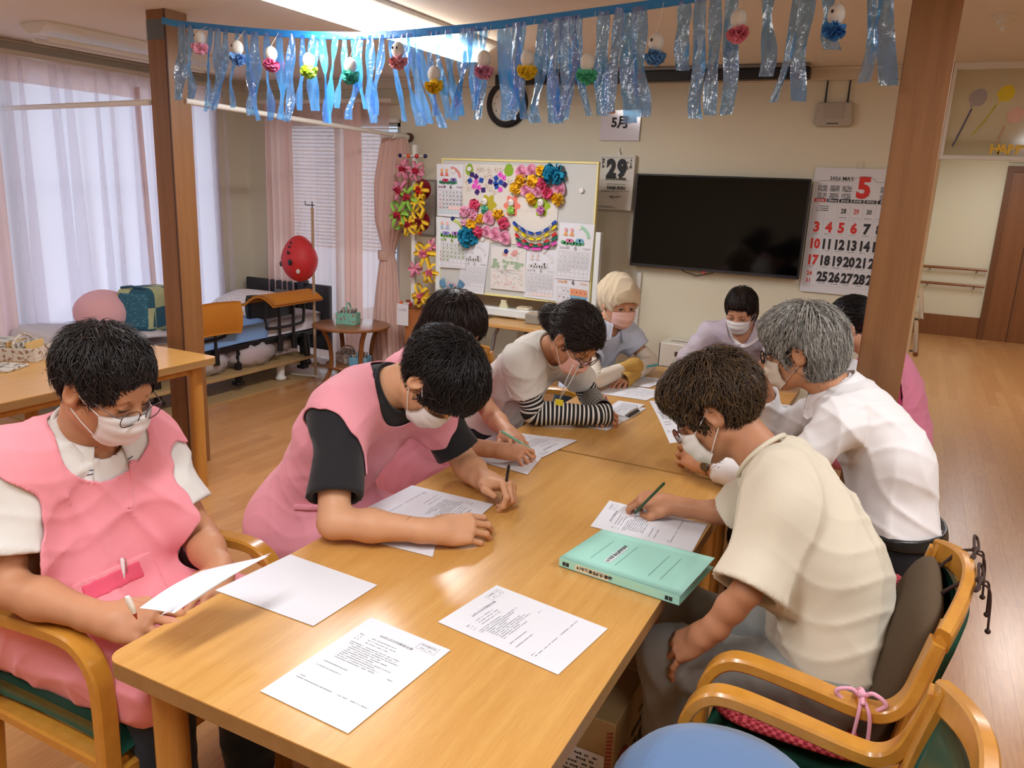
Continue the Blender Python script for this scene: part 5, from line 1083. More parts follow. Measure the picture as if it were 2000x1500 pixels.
# round side table
c = np.array([-3.95, 4.98, 0.]); q = (Wz(614, 632, .60) + Wz(760, 632, .60)) / 2; c = np.array([q[0], q[1], 0]); 
c = np.array([-3.83, 4.86, 0.])
t = thing('side_table', 'round dark wooden side table with curved legs and a lower shelf', 'side table', c)
RT = .30; HT = .515
obj('tabletop', MB().lathe(c, [(.004, HT - .022), (RT - .02, HT - .022), (RT, HT - .014), (RT, HT - .004), (RT - .01, HT), (.004, HT)], 44), M['darkwood'], t, smooth=True)
for k in range(4):
    a = PI / 4 + k * PI / 2 + .3; d = np.array([math.cos(a), math.sin(a), 0])
    obj('leg', MB().tube(chair_curve([c + d * .24 + [0, 0, HT - .02], c + d * .185 + [0, 0, .38], c + d * .17 + [0, 0, .22], c + d * .22 + [0, 0, .08], c + d * .30 + [0, 0, .012]]), 1.0, flat=(.034, .026), upv=(0, 0, 1)), M['darkwood'], t, smooth=True)
obj('lower_shelf', MB().lathe(c, [(.004, .185), (.20, .185), (.205, .195), (.20, .205), (.004, .205)], 36), M['darkwood'], t, smooth=True)
def basket(c, sx, sy, h, rz, label, col, inner, name='paper_basket', news=True):
    t = thing(name, label, 'basket', c, rz, group='folded newspaper baskets')
    obj('basket_wall', MB().box((0, sy / 2, h / 2), (sx, .006, h)).box((0, -sy / 2, h / 2), (sx, .006, h)).box((sx / 2, 0, h / 2), (.006, sy, h)).box((-sx / 2, 0, h / 2), (.006, sy, h)).box((0, 0, .003), (sx, sy, .006)), col, t, local=True, bev=.002)
    rng = random.Random(int(c[0] * 100)); 
    for i in range(5): obj('folded_paper', MB().box((sx * (-.3 + .15 * i), 0, h * .75), (.008, sy * .85, h * 1.25), Ry(rng.uniform(-.35, .35)) @ Rz(rng.uniform(-.2, .2))), inner[i % len(inner)], t, local=True)
    obj('handle', MB().tube(chair_curve([(0, -sy / 2, h * .8), (0, -sy / 2, h * 1.4), (0, 0, h * 1.85), (0, sy / 2, h * 1.4), (0, sy / 2, h * .8)]), .006, 6), col, t, local=True, smooth=True)
    return t
def newsprint(name, base, inkc, sc=45, thr=.42):
    m, nt, b = _nt(name); tc = nt.nodes.new('ShaderNodeTexCoord'); no = nt.nodes.new('ShaderNodeTexNoise'); no.inputs['Scale'].default_value = sc; no.inputs['Detail'].default_value = 4; cr = nt.nodes.new('ShaderNodeValToRGB')
    cr.color_ramp.elements[0].position = thr; cr.color_ramp.elements[1].position = thr + .08; cr.color_ramp.elements[0].color = srgb(inkc); cr.color_ramp.elements[1].color = srgb(base)
    nt.links.new(tc.outputs['Object'], no.inputs['Vector']); nt.links.new(no.outputs['Fac'], cr.inputs[0]); nt.links.new(cr.outputs[0], b.inputs['Base Color']); b.inputs['Roughness'].default_value = .8; return m
news = newsprint('newsprint', '#c9c4bb', '#6e625a'); newsr = newsprint('brown newsprint', '#cdc6bd', '#8f6a58', 60, .40); newsg = newsprint('mint craft paper', '#7fc4b0', '#b0604e', 50, .36)
basket(c + [-.03, .0, HT], .16, .10, .09, .3, 'small mint and red paper basket standing on the round side table', newsg, [news, C('#b9b9b4', .8)])
basket(c + [-.06, .02, .205], .15, .12, .07, -.4, 'newspaper basket on the lower shelf of the side table, redder one', newsr, [news, newsr]); basket(c + [.10, -.02, .205], .14, .12, .07, .3, 'newspaper basket on the lower shelf of the side table, with a blue base', C('#6da4c4', .7), [news, newsr])
b0 = Wz(48, 700, TZ); basket(np.array([b0[0], b0[1], TZ]), .19, .15, .065, .5, 'basket folded from newspaper standing on the table by the pillar', newsr, [news, C('#d8b070', .8), news])
b0 = Wz(8, 722, TZ)
t = thing('newspaper', 'folded newspaper and white leaflet at the edge of the table by the pillar', 'newspaper', b0); obj('folded_sheets', MB().box((b0[0] - .05, b0[1], TZ + .006), (.20, .15, .012), Rz(.4)), news, t, bev=.003); obj('leaflet', MB().box((b0[0] - .08, b0[1] + .01, TZ + .035), (.004, .10, .05), Rz(.9)), M['paper'], t)
t = thing('tissue_box', 'flat pale box standing behind the newspaper basket', 'box', Wz(5, 672, TZ)); q = Wz(5, 676, TZ); obj('box_body', MB().box((q[0] - .02, q[1], TZ + .02), (.2, .12, .04), Rz(.3)), C('#c3c0b8', .7), t, bev=.004); obj('box_slot', MB().box((q[0] - .02, q[1], TZ + .041), (.1, .03, .002), Rz(.3)), M['ink2'], t)

# red hanging ball with holes, on a slim stand
c = Wy(585, 505, 4.93)
t = thing('paper_lantern', 'red egg-shaped hanging ball with punched holes in front of the pink curtain', 'hanging ornament', c)
mb = MB().ball((0, 0, 0), 1, 20); V = np.array(mb.v); r_ = np.where(V[:, 2] > 0, 1 - .18 * V[:, 2], 1.0); V = V * np.array([.150, .14, .185]); V[:, 0] *= r_; V[:, 1] *= r_
obj('shell', (V + c, mb.f), mat('red paper shell', '#cf2f34', .55), t, smooth='all')
hole = MB()
for (dx, dz_, rr) in ((.005, .13, .008), (.004, .10, .009), (.006, .055, .013), (.025, -.02, .022), (-.115, -.045, .02)):
    ny = -math.sqrt(max(.02, 1 - (dx / .150) ** 2 - (dz_ / .185) ** 2)) * .142; hole.ball(c + np.array([dx, ny, dz_]), (rr, .006, rr * 1.15), 8)
obj('punched_hole', hole, M['black'], t, smooth='all'); obj('white_hole', MB().ball(c + np.array([.075, -.105, -.09]), (.02, .01, .02), 8), C('#ddd8cf', .7), t, smooth='all')
obj('hanging_string', MB().tube([c + (0, 0, .17), c + (.0, 0, .25), c + (.02, 0, .30), c + (.03, 0, .40)], .002, 5), M['string'], t)
pp = Wy(612, 520, 4.97); t = thing('drip_stand', 'slim pole with a hook beside the red hanging ball', 'stand', (pp[0], 4.97, 0))
obj('pole', MB().tube([(pp[0], 4.97, .02), (pp[0] - .0, 4.97, 1.38)], .011, 10), C('#b59a78', .5), t, smooth=True); obj('hook', MB().tube([(pp[0] + .02, 4.97, 1.40), (pp[0] - .07, 4.97, 1.40), (pp[0] - .07, 4.97, 1.43)], .004, 6).tube([(pp[0], 4.97, 1.38), (pp[0], 4.97, 1.43)], .004, 6), M['blackm'], t)
obj('foot_bar', MB().tube([(pp[0] - .2, 4.9, .015), (pp[0] + .25, 4.99, .015)], .008, 8), C('#d8d4cc', .5), t, smooth=True)

# slim white display stand with coloured knobs, hung with ribbon flowers
px_ = Wy(812, 285, 5.02)[0]; ptop = Wy(812, 283, 5.02)[2]
t = thing('display_stand', 'slim white post with coloured wooden knobs beside the whiteboard', 'stand', (px_, 5.02, 0))
obj('post', MB().b2((px_ - .018, 5.0, .02), (px_ + .014, 5.03, ptop)), M['white'], t, bev=.003); obj('base', MB().b2((px_ - .18, 4.9, 0), (px_ + .18, 5.12, .02)), M['white'], t, bev=.003)
for (zz, cols, w_) in ((Wy(812, 305, 5.02)[2], ('#1a1f55', '#d8552c', '#c8242c', '#1a1f55'), .11), (Wy(812, 454, 5.02)[2], ('#1a1f55', '#d8552c'), .07), (Wy(800, 592, 5.02)[2], ('#d8552c', '#a01c28', '#1a1f55'), .09)):
    obj('peg_bar', MB().tube([(px_ - w_, 4.985, zz), (px_ + w_, 4.985, zz)], .005, 6), M['white'], t)
    for i, cc in enumerate(cols): xx = px_ - w_ + 2 * w_ * i / (len(cols) - 1); obj('knob', MB().ball((xx, 4.98, zz), .0155, 8), C(cc, .25), t, smooth='all')
def ribbon_flower(px, py, r, col, col2, label, y=4.95, n=6, seed=0, grp='ribbon flowers on the display stand'):
    c = Wy(px, py, y); rng = random.Random(seed + px); t = thing('ribbon_flower', label, 'paper flower', c, group=grp)
    for k in range(n):
        a = 2 * PI * k / n + rng.uniform(-.3, .3); tilt = rng.uniform(-.5, .5); L_ = r * rng.uniform(.8, 1.15); wd = r * .28
        def fn(u, v, a=a, tilt=tilt, L_=L_, wd=wd):
            th = 2 * PI * u; rad = L_ * (.5 - .5 * math.cos(th)); lat = .42 * L_ * math.sin(th); w_ = (v - .5) * wd
            x = rad * math.cos(a) - lat * math.sin(a) * math.sin(tilt); z = rad * math.sin(a) + lat * math.cos(a) * math.sin(tilt); yy_ = -lat * math.cos(tilt) * .7 - .01
            return (c[0] + x - w_ * math.sin(a), c[1] + yy_, c[2] + z + w_ * math.cos(a))
        obj('ribbon_loop', MB().grid(fn, 16, 1, .0006), C(col, .7), t, smooth='all')
    if col2: obj('flower_centre', petal_ball(c + [0, -.02, 0], r * .42, 30, seed), C(col2, .8), t)
P_, G_, Y_, R_c = '#e28aa6', '#8fc84c', '#efc62c', '#b01c38'
for i, (px, py, r, a_, b_, lab) in enumerate(((790, 330, .075, P_, R_c, 'pink ribbon flower at the top left of the stand'), (815, 335, .07, P_, R_c, 'pink ribbon flower at the top right of the stand'), (782, 372, .08, P_, R_c, 'pink ribbon flower over the green ones'), (800, 385, .10, G_, R_c, 'green ribbon flower in the middle of the stand'),
                                              (822, 372, .08, Y_, '#c8281c', 'yellow ribbon flower with a bright red heart'), (818, 395, .07, Y_, None, 'yellow ribbon flower below the bright red-hearted one'), (782, 420, .10, G_, R_c, 'green ribbon flower lower left on the stand'), (800, 438, .08, Y_, R_c, 'yellow ribbon flower at the bottom of the upper cluster'),
                                              (822, 432, .085, Y_, '#8a1a24', 'yellow ribbon flower on a dark red round card'), (832, 495, .10, Y_, '#e07a98', 'large yellow ribbon flower with a pink centre'), (812, 525, .07, P_, None, 'loose pink ribbon flower beside the lower yellow ones'), (842, 533, .08, Y_, '#e07a98', 'yellow ribbon flower behind the whiteboard edge'), (825, 578, .09, Y_, '#d96a8a', 'lowest yellow ribbon flower on the stand'), (845, 480, .06, P_, None, 'pink ribbon loops above the large yellow flower'))):
    ribbon_flower(px, py, r, a_, b_, lab, seed=i)
for px, py in ((825, 370), (823, 432)):
    c = Wy(px, py, 5.0); t = thing('round_card', 'dark red round card behind the %s yellow ribbon flower' % ('upper' if py < 400 else 'lower'), 'card', c, group='dark red round cards'); obj('disc', MB().lathe(c, [(.075, 0), (.075, .003)], 28, (0, -1, 0)), C('#7a1020', .35), t)
q = Wy(788, 614, 4.96); t = thing('name_card', 'white card with a short handwritten line pinned low on the display stand', 'card', q); obj('card', MB().b2((q[0] - .06, 4.958, q[2] - .085), (q[0] + .045, 4.961, q[2] + .08)), M['paper'], t)
S = Sheet((q[0] - .04, 4.957, q[2] + .035), (1, 0, 0), (0, 0, 1)); S.text('のしもち', 0, 0, .018); S.obj('handwriting', M['ink'], t)
q = Wy(810, 600, 5.06); t = thing('small_picture', 'small red picture hanging behind the lowest ribbon flowers', 'picture', q); obj('picture', MB().b2((q[0] - .08, 5.06, q[2] - .02), (q[0] + .05, 5.066, q[2] + .05)), C('#8e2c22', .6), t); obj('inner_print', MB().b2((q[0] - .07, 5.057, q[2] - .01), (q[0] - .02, 5.0605, q[2] + .035)), C('#d8a884', .6), t)
q = Wy(828, 640, 5.1); t = thing('wooden_crate', 'reddish wooden crate on the floor behind the dark-haired woman', 'crate', (q[0], 5.1, 0)); obj('crate_body', MB().b2((q[0] - .1, 4.98, 0), (q[0] + .28, 5.3, .68)), mat('reddish wood', '#a8683a', .5), t, bev=.006); obj('crate_lid', MB().b2((q[0] - .11, 4.97, .68), (q[0] + .29, 5.31, .70)), M['darkwood'], t)

# ================================================================== BLUE STREAMER GARLAND
def film():
    m = bpy.data.materials.new('blue plastic film'); m.use_nodes = True; nt = m.node_tree; nt.nodes.clear(); L = nt.links.new
    o = nt.nodes.new('ShaderNodeOutputMaterial'); tr = nt.nodes.new('ShaderNodeBsdfTransparent'); tr.inputs[0].default_value = srgb('#8ccbf7')
    g = nt.nodes.new('ShaderNodeBsdfGlossy'); g.inputs['Roughness'].default_value = .22; g.inputs['Color'].default_value = (1, 1, 1, 1)
    d = nt.nodes.new('ShaderNodeBsdfDiffuse'); d.inputs[0].default_value = srgb('#3a9ff5'); tl = nt.nodes.new('ShaderNodeBsdfTranslucent'); tl.inputs[0].default_value = srgb('#4aa6f2')
    tc = nt.nodes.new('ShaderNodeTexCoord'); no = nt.nodes.new('ShaderNodeTexNoise'); no.inputs['Scale'].default_value = 30; no.inputs['Detail'].default_value = 3; bp = nt.nodes.new('ShaderNodeBump'); bp.inputs['Strength'].default_value = .9; bp.inputs['Distance'].default_value = .008
    L(tc.outputs['Object'], no.inputs['Vector']); L(no.outputs['Fac'], bp.inputs['Height']); L(bp.outputs['Normal'], g.inputs['Normal'])
    a = nt.nodes.new('ShaderNodeMixShader'); a.inputs[0].default_value = .65; L(d.outputs[0], a.inputs[1]); L(tl.outputs[0], a.inputs[2])
    b = nt.nodes.new('ShaderNodeMixShader'); b.inputs[0].default_value = .50; L(tr.outputs[0], b.inputs[1]); L(a.outputs[0], b.inputs[2])
    c = nt.nodes.new('ShaderNodeMixShader'); c.inputs[0].default_value = .20; L(b.outputs[0], c.inputs[1]); L(g.outputs[0], c.inputs[2]); L(c.outputs[0], o.inputs[0]); return m
M['film'] = film(); GY = 2.925
rp = [(318, 40), (345, 46), (400, 52), (480, 60), (560, 66), (660, 70), (760, 68), (860, 60), (960, 50), (1100, 32), (1220, 16), (1320, 2), (1450, -22), (1600, -52), (1720, -75), (1787, -90)]
t = gar = thing('streamer_garland', 'long garland of shiny blue plastic streamers strung between the two wooden pillars', 'garland', (-1.8, GY, 2.3))
rope = chair_curve([Wy(a, b, GY) for a, b in rp], 4); rope = [np.array([p[0], p[1], min(p[2], CEIL - .012)]) for p in rope]
obj('top_cord', MB().tube(rope, 1.0, flat=(.012, .030), upv=(0, 0, 1)), mat('blue film cord', '#2f8fe0', .3, bump=.5, bscale=60), t, smooth=True)
def rope_z(x):
    for p, q in zip(rope, rope[1:]):
        if p[0] <= x <= q[0]: f_ = (x - p[0]) / (q[0] - p[0] + 1e-9); return p[2] + f_ * (q[2] - p[2])
    return rope[-1][2]
ST = [(356, 350, 196, 26), (372, 368, 193, 22), (412, 395, 217, 22), (425, 420, 210, 20), (440, 432, 217, 18), (462, 450, 210, 16), (478, 500, 235, 18), (497, 490, 225, 24), (520, 535, 237, 22), (545, 545, 233, 28), (570, 562, 238, 18), (590, 585, 215, 14), (612, 610, 215, 24), (628, 640, 240, 26), (655, 634, 238, 22), (672, 668, 212, 16), (690, 705, 212, 22), (703, 692, 235, 18), (722, 732, 240, 20), (745, 735, 225, 16), (765, 790, 238, 14),
      (790, 812, 245, 28), (800, 835, 240, 22), (815, 862, 250, 20), (838, 845, 225, 16), (850, 880, 232, 22), (875, 890, 225, 20), (905, 900, 210, 22), (918, 888, 235, 20), (925, 920, 215, 20), (945, 940, 235, 28), (985, 1000, 235, 34), (1008, 1015, 232, 26), (1020, 1000, 215, 18), (1060, 1045, 240, 26), (1072, 1085, 240, 20), (1088, 1080, 240, 24), (1104, 1100, 233, 24), (1118, 1145, 225, 16), (1130, 1110, 215, 20), (1180, 1170, 225, 28), (1210, 1195, 220, 22), (1232, 1222, 240, 32), (1252, 1250, 228, 28),
      (1338, 1336, 138, 26), (1368, 1360, 232, 24), (1397, 1395, 226, 24), (1430, 1424, 224, 26), (1502, 1500, 152, 28), (1560, 1518, 200, 12), (1580, 1555, 200, 26), (1612, 1628, 95, 28), (1712, 1690, 157, 20), (1735, 1728, 171, 30)]
rng = random.Random(11)
for i, (xt, xb, yb, wp) in enumerate(ST):
    yy_ = GY - .012 + rng.uniform(-.02, .012) if True else GY
    b0 = Wy(xb, yb, yy_); a0x = None
    # find where the strip leaves the cord
    for k in range(40):
        pass
    tx = Wy(xt, max(-80, 60 - max(0, xt - 900) * .13), yy_)[0]; tz_ = rope_z(tx) - .004
    w_ = wp / _f * 3.0; ln = tz_ - b0[2]; ph = rng.uniform(0, 6); tw = rng.uniform(-.8, .8) * (1.6 if wp < 20 else .8); cv = rng.uniform(-.035, .035); fw = rng.uniform(.6, 1.5)
    def fn(u, v, tx=tx, tz_=tz_, b0=b0, w_=w_, ln=ln, ph=ph, tw=tw, cv=cv, fw=fw, yy_=yy_):
        x = tx + (b0[0] - tx) * (v ** 1.3) + .012 * math.sin(fw * 5 * v + ph) * v; y = yy_ + cv * v * v + .014 * math.sin(fw * 6 * v + ph * 1.7) * v; a = tw * math.sin(PI * .8 * v + .2) + .35 * math.sin(7 * v + ph)
        s_ = (u - .5) * w_ * (1.0 - .25 * math.exp(-v * 14)); fold = .006 * math.sin(u * 9 + v * 13 + ph)
        return (x + s_ * math.cos(a), y + s_ * math.sin(a) + fold, tz_ - ln * v * (1 + .012 * (u - .5) * math.sin(ph * 3)))
    obj('streamer', MB().grid(fn, 4, 22), M['film'], t, smooth='all')
# little hanging rain-doll figures
DL = [(390, 80, PINK, 'pink', 'leftmost of the row, near the pillar'), (464, 100, '#6f9fd8', 'blue and pink', 'second from the pillar'), (530, 112, '#d0628e', 'deep pink', 'third from the pillar'), (603, 125, '#b8d84c', 'lime and teal', 'fourth from the pillar'), (684, 135, '#3fae9c', 'teal', 'fifth from the pillar'), (777, 105, '#e3a0ac', 'pale pink', 'with two black eyes beside the bright lamp'),
      (848, 152, '#e8c21c', 'yellow', 'left of the wall clock'), (945, 123, '#d08cae', 'dusty pink', 'just above the wall clock'), (1030, 122, '#e0c028', 'yellow', 'right of the wall clock'), (1147, 130, '#4fb890', 'mint green', 'on a long double string'), (1281, 92, '#5f93c8', 'light blue', 'right of the mint one'), (1442, 46, '#e07f96', 'rose pink', 'high up above the television'), (1632, 38, '#3f86cc', 'bright blue', 'furthest right near the second pillar')]
for i, (px, py, col, cn, where) in enumerate(DL):
    y = GY - .06; c = Wy(px, py, y); t = thing('rain_doll', 'white-headed hanging doll with a %s frill, %s' % (cn, where), 'hanging doll', c, group='little dolls hanging from the blue garland')
    h = c + np.array([0, 0, .014]); hd = obj('doll_head', MB().ball(h, (.027, .026, .033), 10), C('#dcdcd8', .8, bump=.6, bscale=120), t, smooth='all')
    for s_ in ((-1, 1) if i in (5,) else (-1,) if i in (0, 1, 10, 12) else ()): obj('eye', MB().ball(h + np.array([.010 * s_, -.0245, .006]), (.0045, .003, .006), 5), M['black'], hd)
    obj('frill', petal_ball(c + np.array([0, 0, -.024]), .038, 80, i, curl=.4, nz=(0, 0, -1)), C(col, .8), t)
    zt = min(rope_z(c[0]) - .0, CEIL - .02); obj('hanging_thread', MB().tube([(c[0], y, h[2] + .033), (c[0], GY - .01, zt)], .0010, 4), M['string'], t)
# ================================================================== FIGURES: smooth distance fields turned into one continuous surface
def nrm(v): v = np.array(v, float); return v / (np.linalg.norm(v) + 1e-12)
class Field:
    def __init__(s): s.ops = []
    def cone(s, a, b, ra, rb, k=.02, m='u'):
        a = np.array(a, float); b = np.array(b, float); r = max(ra, rb)
        s.ops.append(('c', (a, b - a, ra, rb), np.minimum(a, b) - r, np.maximum(a, b) + r, k, m)); return s
    def chain(s, P, R, k=.02):
        for i in range(len(P) - 1): s.cone(P[i], P[i + 1], R[i], R[i + 1], k)
        return s
    def ell(s, c, r, R=None, k=.02, m='u'):
        c = np.array(c, float); r = np.array([r] * 3 if np.isscalar(r) else r, float); q = r.max()
        s.ops.append(('e', (c, r, np.eye(3) if R is None else np.array(R, float)), c - q, c + q, k, m)); return s
    def half(s, p, n, k=.004):  # keep the side the normal points away from
        s.ops.append(('h', (np.array(p, float), nrm(n)), None, None, k, 'i')); return s
    def cut(s, p, d, L, r):  # remove what lies beyond the plane (p, d), only within r of the axis
        p = np.array(p, float); d = nrm(d); e = p + d * L; s.ops.append(('p', (p, d, L, r), np.minimum(p, e) - r, np.maximum(p, e) + r, .001, 'd')); return s
    def noise(s, amp, freq, seed, dirn=None): s.ops.append(('n', (amp, freq, seed, dirn), None, None, 0, 'n')); return s
    def shell(s, t0, t1): s.ops.append(('s', (t0, t1), None, None, 0, 'n')); return s
    def bounds(s):
        L = [o for o in s.ops if o[2] is not None and o[5] == 'u']; return np.min([o[2] for o in L], 0), np.max([o[3] for o in L], 0)
    def ev(s, lo, hi, h):
        n = np.maximum(3, np.ceil((hi - lo) / h).astype(int) + 1); ax = [(lo[i] + h * np.arange(n[i])).astype(np.float32) for i in range(3)]
        F = np.full(n, .5, np.float32)
        for (kind, a, bl, bh, k, m) in s.ops:
            if kind == 'n':
                amp, fr, seed, dirn = a; ii = np.nonzero(np.abs(F) < .03); P = np.stack([ax[j][ii[j]] for j in range(3)], 1).astype(float)
                F[ii] -= (amp * wrinkle(P, fr, seed, dirn)).astype(np.float32); continue
            if kind == 'o': F = F - a; continue
            if kind == 's': F = np.maximum(F - a[1], a[0] - F); continue
            if kind == 'h':
                p, nn = a; D = (ax[0][:, None, None] - p[0]) * nn[0] + (ax[1][None, :, None] - p[1]) * nn[1] + (ax[2][None, None, :] - p[2]) * nn[2]
                F = np.maximum(F, D.astype(np.float32)); continue
            pad = k + 2.5 * h if m == 'u' else k + 2.5 * h + .012
            i0 = np.clip(np.floor((bl - pad - lo) / h).astype(int), 0, n); i1 = np.clip(np.ceil((bh + pad - lo) / h).astype(int) + 1, 0, n)
            if np.any(i1 - i0 < 1): continue
            sl = tuple(slice(i0[j], i1[j]) for j in range(3)); X = ax[0][sl[0]][:, None, None]; Y = ax[1][sl[1]][None, :, None]; Z = ax[2][sl[2]][None, None, :]
            if kind == 'c':
                p, ba, ra, rb = a; X = X - np.float32(p[0]); Y = Y - np.float32(p[1]); Z = Z - np.float32(p[2]); bb = float(ba @ ba) + 1e-12
                dt = X * ba[0] + Y * ba[1] + Z * ba[2]; t = np.clip(dt / bb, 0, 1); d2 = X * X + Y * Y + Z * Z - 2 * t * dt + t * t * bb
                D = np.sqrt(np.maximum(d2, 0)) - (ra + (rb - ra) * t)
            elif kind == 'p':
                p, dd_, L_, r_ = a; X = X - p[0]; Y = Y - p[1]; Z = Z - p[2]; ax_d = X * dd_[0] + Y * dd_[1] + Z * dd_[2]; rad = np.sqrt(np.maximum(X * X + Y * Y + Z * Z - ax_d * ax_d, 0)); D = np.maximum(np.maximum(-ax_d, rad - r_), ax_d - L_)
            else:
                c, r, R = a; X = X - c[0]; Y = Y - c[1]; Z = Z - c[2]
                q = [X * R[0, j] + Y * R[1, j] + Z * R[2, j] for j in range(3)]
                k0 = np.sqrt(sum((q[j] / r[j]) ** 2 for j in range(3))) + 1e-6; k1 = np.sqrt(sum((q[j] / r[j] ** 2) ** 2 for j in range(3))) + 1e-6; D = k0 * (k0 - 1) / k1
            D = D.astype(np.float32); f = F[sl]
            if m == 'u': hh = np.maximum(k - np.abs(f - D), 0) / max(k, 1e-6); F[sl] = np.minimum(f, D) - hh * hh * k / 4
            elif m == 'd': D = -D; hh = np.maximum(k - np.abs(f - D), 0) / max(k, 1e-6); F[sl] = np.maximum(f, D) + hh * hh * k / 4
        return F, ax
    def pts(s, P):
        D = np.full(len(P), 1.0)
        for (kind, a, bl, bh, k, m) in s.ops:
            if kind == 'c':
                p, ba, ra, rb = a; q = P - p; t = np.clip(q @ ba / (ba @ ba), 0, 1); d = np.linalg.norm(q - t[:, None] * ba, axis=1) - (ra + (rb - ra) * t)
            elif kind == 'e': c, r, R = a; q = (P - c) @ R; k0 = np.linalg.norm(q / r, axis=1) + 1e-6; k1 = np.linalg.norm(q / r ** 2, axis=1) + 1e-6; d = k0 * (k0 - 1) / k1
            elif kind == 'h': d = -((P - a[0]) @ a[1])
            else: continue
            hh = np.maximum(k - np.abs(D - d), 0) / max(k, 1e-6); D = np.minimum(D, d) - hh * hh * k / 4
        return D
    def trimmed(s, h, cutter):
        '''outer surface only, cut cleanly where the cutter's distance is negative'''
        V, Q = s.mesh(h); g = cutter.pts(V); keep = (g[Q] > 0).any(1); Q = Q[keep]; u, inv = np.unique(Q, return_inverse=True); V = V[u]; Q = inv.reshape(Q.shape)
        for _ in range(3):
            g = cutter.pts(V); m = g < 0; e = 1e-3; P = V[m]
            if not len(P): break
            G = np.stack([cutter.pts(P + np.eye(3)[j] * e) - cutter.pts(P - np.eye(3)[j] * e) for j in range(3)], 1); G /= np.linalg.norm(G, axis=1, keepdims=True) + 1e-9; V[m] = P - G * g[m][:, None] * .9
        E = np.concatenate([Q[:, [0, 1]], Q[:, [1, 2]], Q[:, [2, 3]], Q[:, [3, 0]]]); Es = np.sort(E, 1); ue, ct = np.unique(Es, axis=0, return_counts=True); be = ue[ct == 1]
        for _ in range(10):
            A_ = np.zeros_like(V); n_ = np.zeros(len(V)); np.add.at(A_, be[:, 0], V[be[:, 1]]); np.add.at(A_, be[:, 1], V[be[:, 0]]); np.add.at(n_, be[:, 0], 1); np.add.at(n_, be[:, 1], 1); m = n_ > 1; V[m] = .5 * V[m] + .5 * A_[m] / n_[m][:, None]
        return V, Q
    def mesh(s, h, lo=None, hi=None, skip=()):
        if lo is None: lo, hi = s.bounds(); lo = lo - .03; hi = hi + .03
        lo = np.array(lo, float); hi = np.array(hi, float)
        F, ax = s.ev(lo, hi, h); V, Q = nets(F, ax, h)
        for (a, b) in skip:
            c = V[Q].mean(1); inside = np.all((c > np.array(a)) & (c < np.array(b)), 1); Q = Q[~inside]
        u, inv = np.unique(Q, return_inverse=True); return V[u], inv.reshape(Q.shape)
def wrinkle(P, fr, seed, dirn=None):
    rng = np.random.RandomState(seed); out = np.zeros(len(P))
    for i in range(5):
        d = rng.randn(3); d = nrm(d) if dirn is None else nrm(np.array(dirn) + .45 * nrm(d)); e = nrm(rng.randn(3)); f = fr * (.6 + .25 * i)
        w_ = np.sin(P @ d * f + 1.3 * np.sin(P @ e * f * .45 + rng.rand() * 6) + rng.rand() * 6); msk = .5 + .5 * np.sin(P @ nrm(rng.randn(3)) * fr * .35 + rng.rand() * 6); out += msk * (1 - np.abs(w_)) ** 2.2 * (1.0, .8, .7, .5, .4)[i] - .12
    return out / 1.1
def nets(F, ax, h):
    S = F < 0; nx, ny, nz = F.shape; c = [S[i:nx - 1 + i, j:ny - 1 + j, k:nz - 1 + k] for i in (0, 1) for j in (0, 1) for k in (0, 1)]
    cnt = sum(x.astype(np.int8) for x in c); M_ = (cnt > 0) & (cnt < 8); I, J, K = np.nonzero(M_); N = len(I)
    idx = np.full(M_.shape, -1, np.int64); idx[I, J, K] = np.arange(N); P = np.zeros((N, 3)); W_ = np.zeros(N)
    co = [(i, j, k) for i in (0, 1) for j in (0, 1) for k in (0, 1)]; val = [F[I + a, J + b, K + d] for a, b, d in co]
    for u in range(8):
        for v in range(u + 1, 8):
            if sum(abs(co[u][q] - co[v][q]) for q in range(3)) != 1: continue
            fu, fv = val[u], val[v]; m = (fu < 0) != (fv < 0); t = np.where(m, fu / np.where(m, fu - fv, 1), 0)
            for q in range(3): P[:, q] += np.where(m, co[u][q] + t * (co[v][q] - co[u][q]), 0)
            W_ += m
    P = P / W_[:, None]; V = np.stack([ax[0][I] + P[:, 0] * h, ax[1][J] + P[:, 1] * h, ax[2][K] + P[:, 2] * h], 1).astype(float); Q = []
    for a in range(3):
        b, d = (a + 1) % 3, (a + 2) % 3
        A = [slice(None)] * 3; B = [slice(None)] * 3; A[a] = slice(0, -1); B[a] = slice(1, None); s0 = S[tuple(A)]; s1 = S[tuple(B)]
        e = s0 != s1; g = np.array(np.nonzero(e)); g = g[:, (g[b] > 0) & (g[d] > 0) & (g[b] < F.shape[b] - 1) & (g[d] < F.shape[d] - 1)]
        def at(db, dd): r = g.copy(); r[b] -= db; r[d] -= dd; return idx[r[0], r[1], r[2]]
        q = np.stack([at(1, 1), at(0, 1), at(0, 0), at(1, 0)], 1); fl_ = ~s0[g[0], g[1], g[2]]; q[fl_] = q[fl_][:, ::-1]; Q.append(q)
    Q = np.concatenate(Q); return V, Q[(Q >= 0).all(1)]

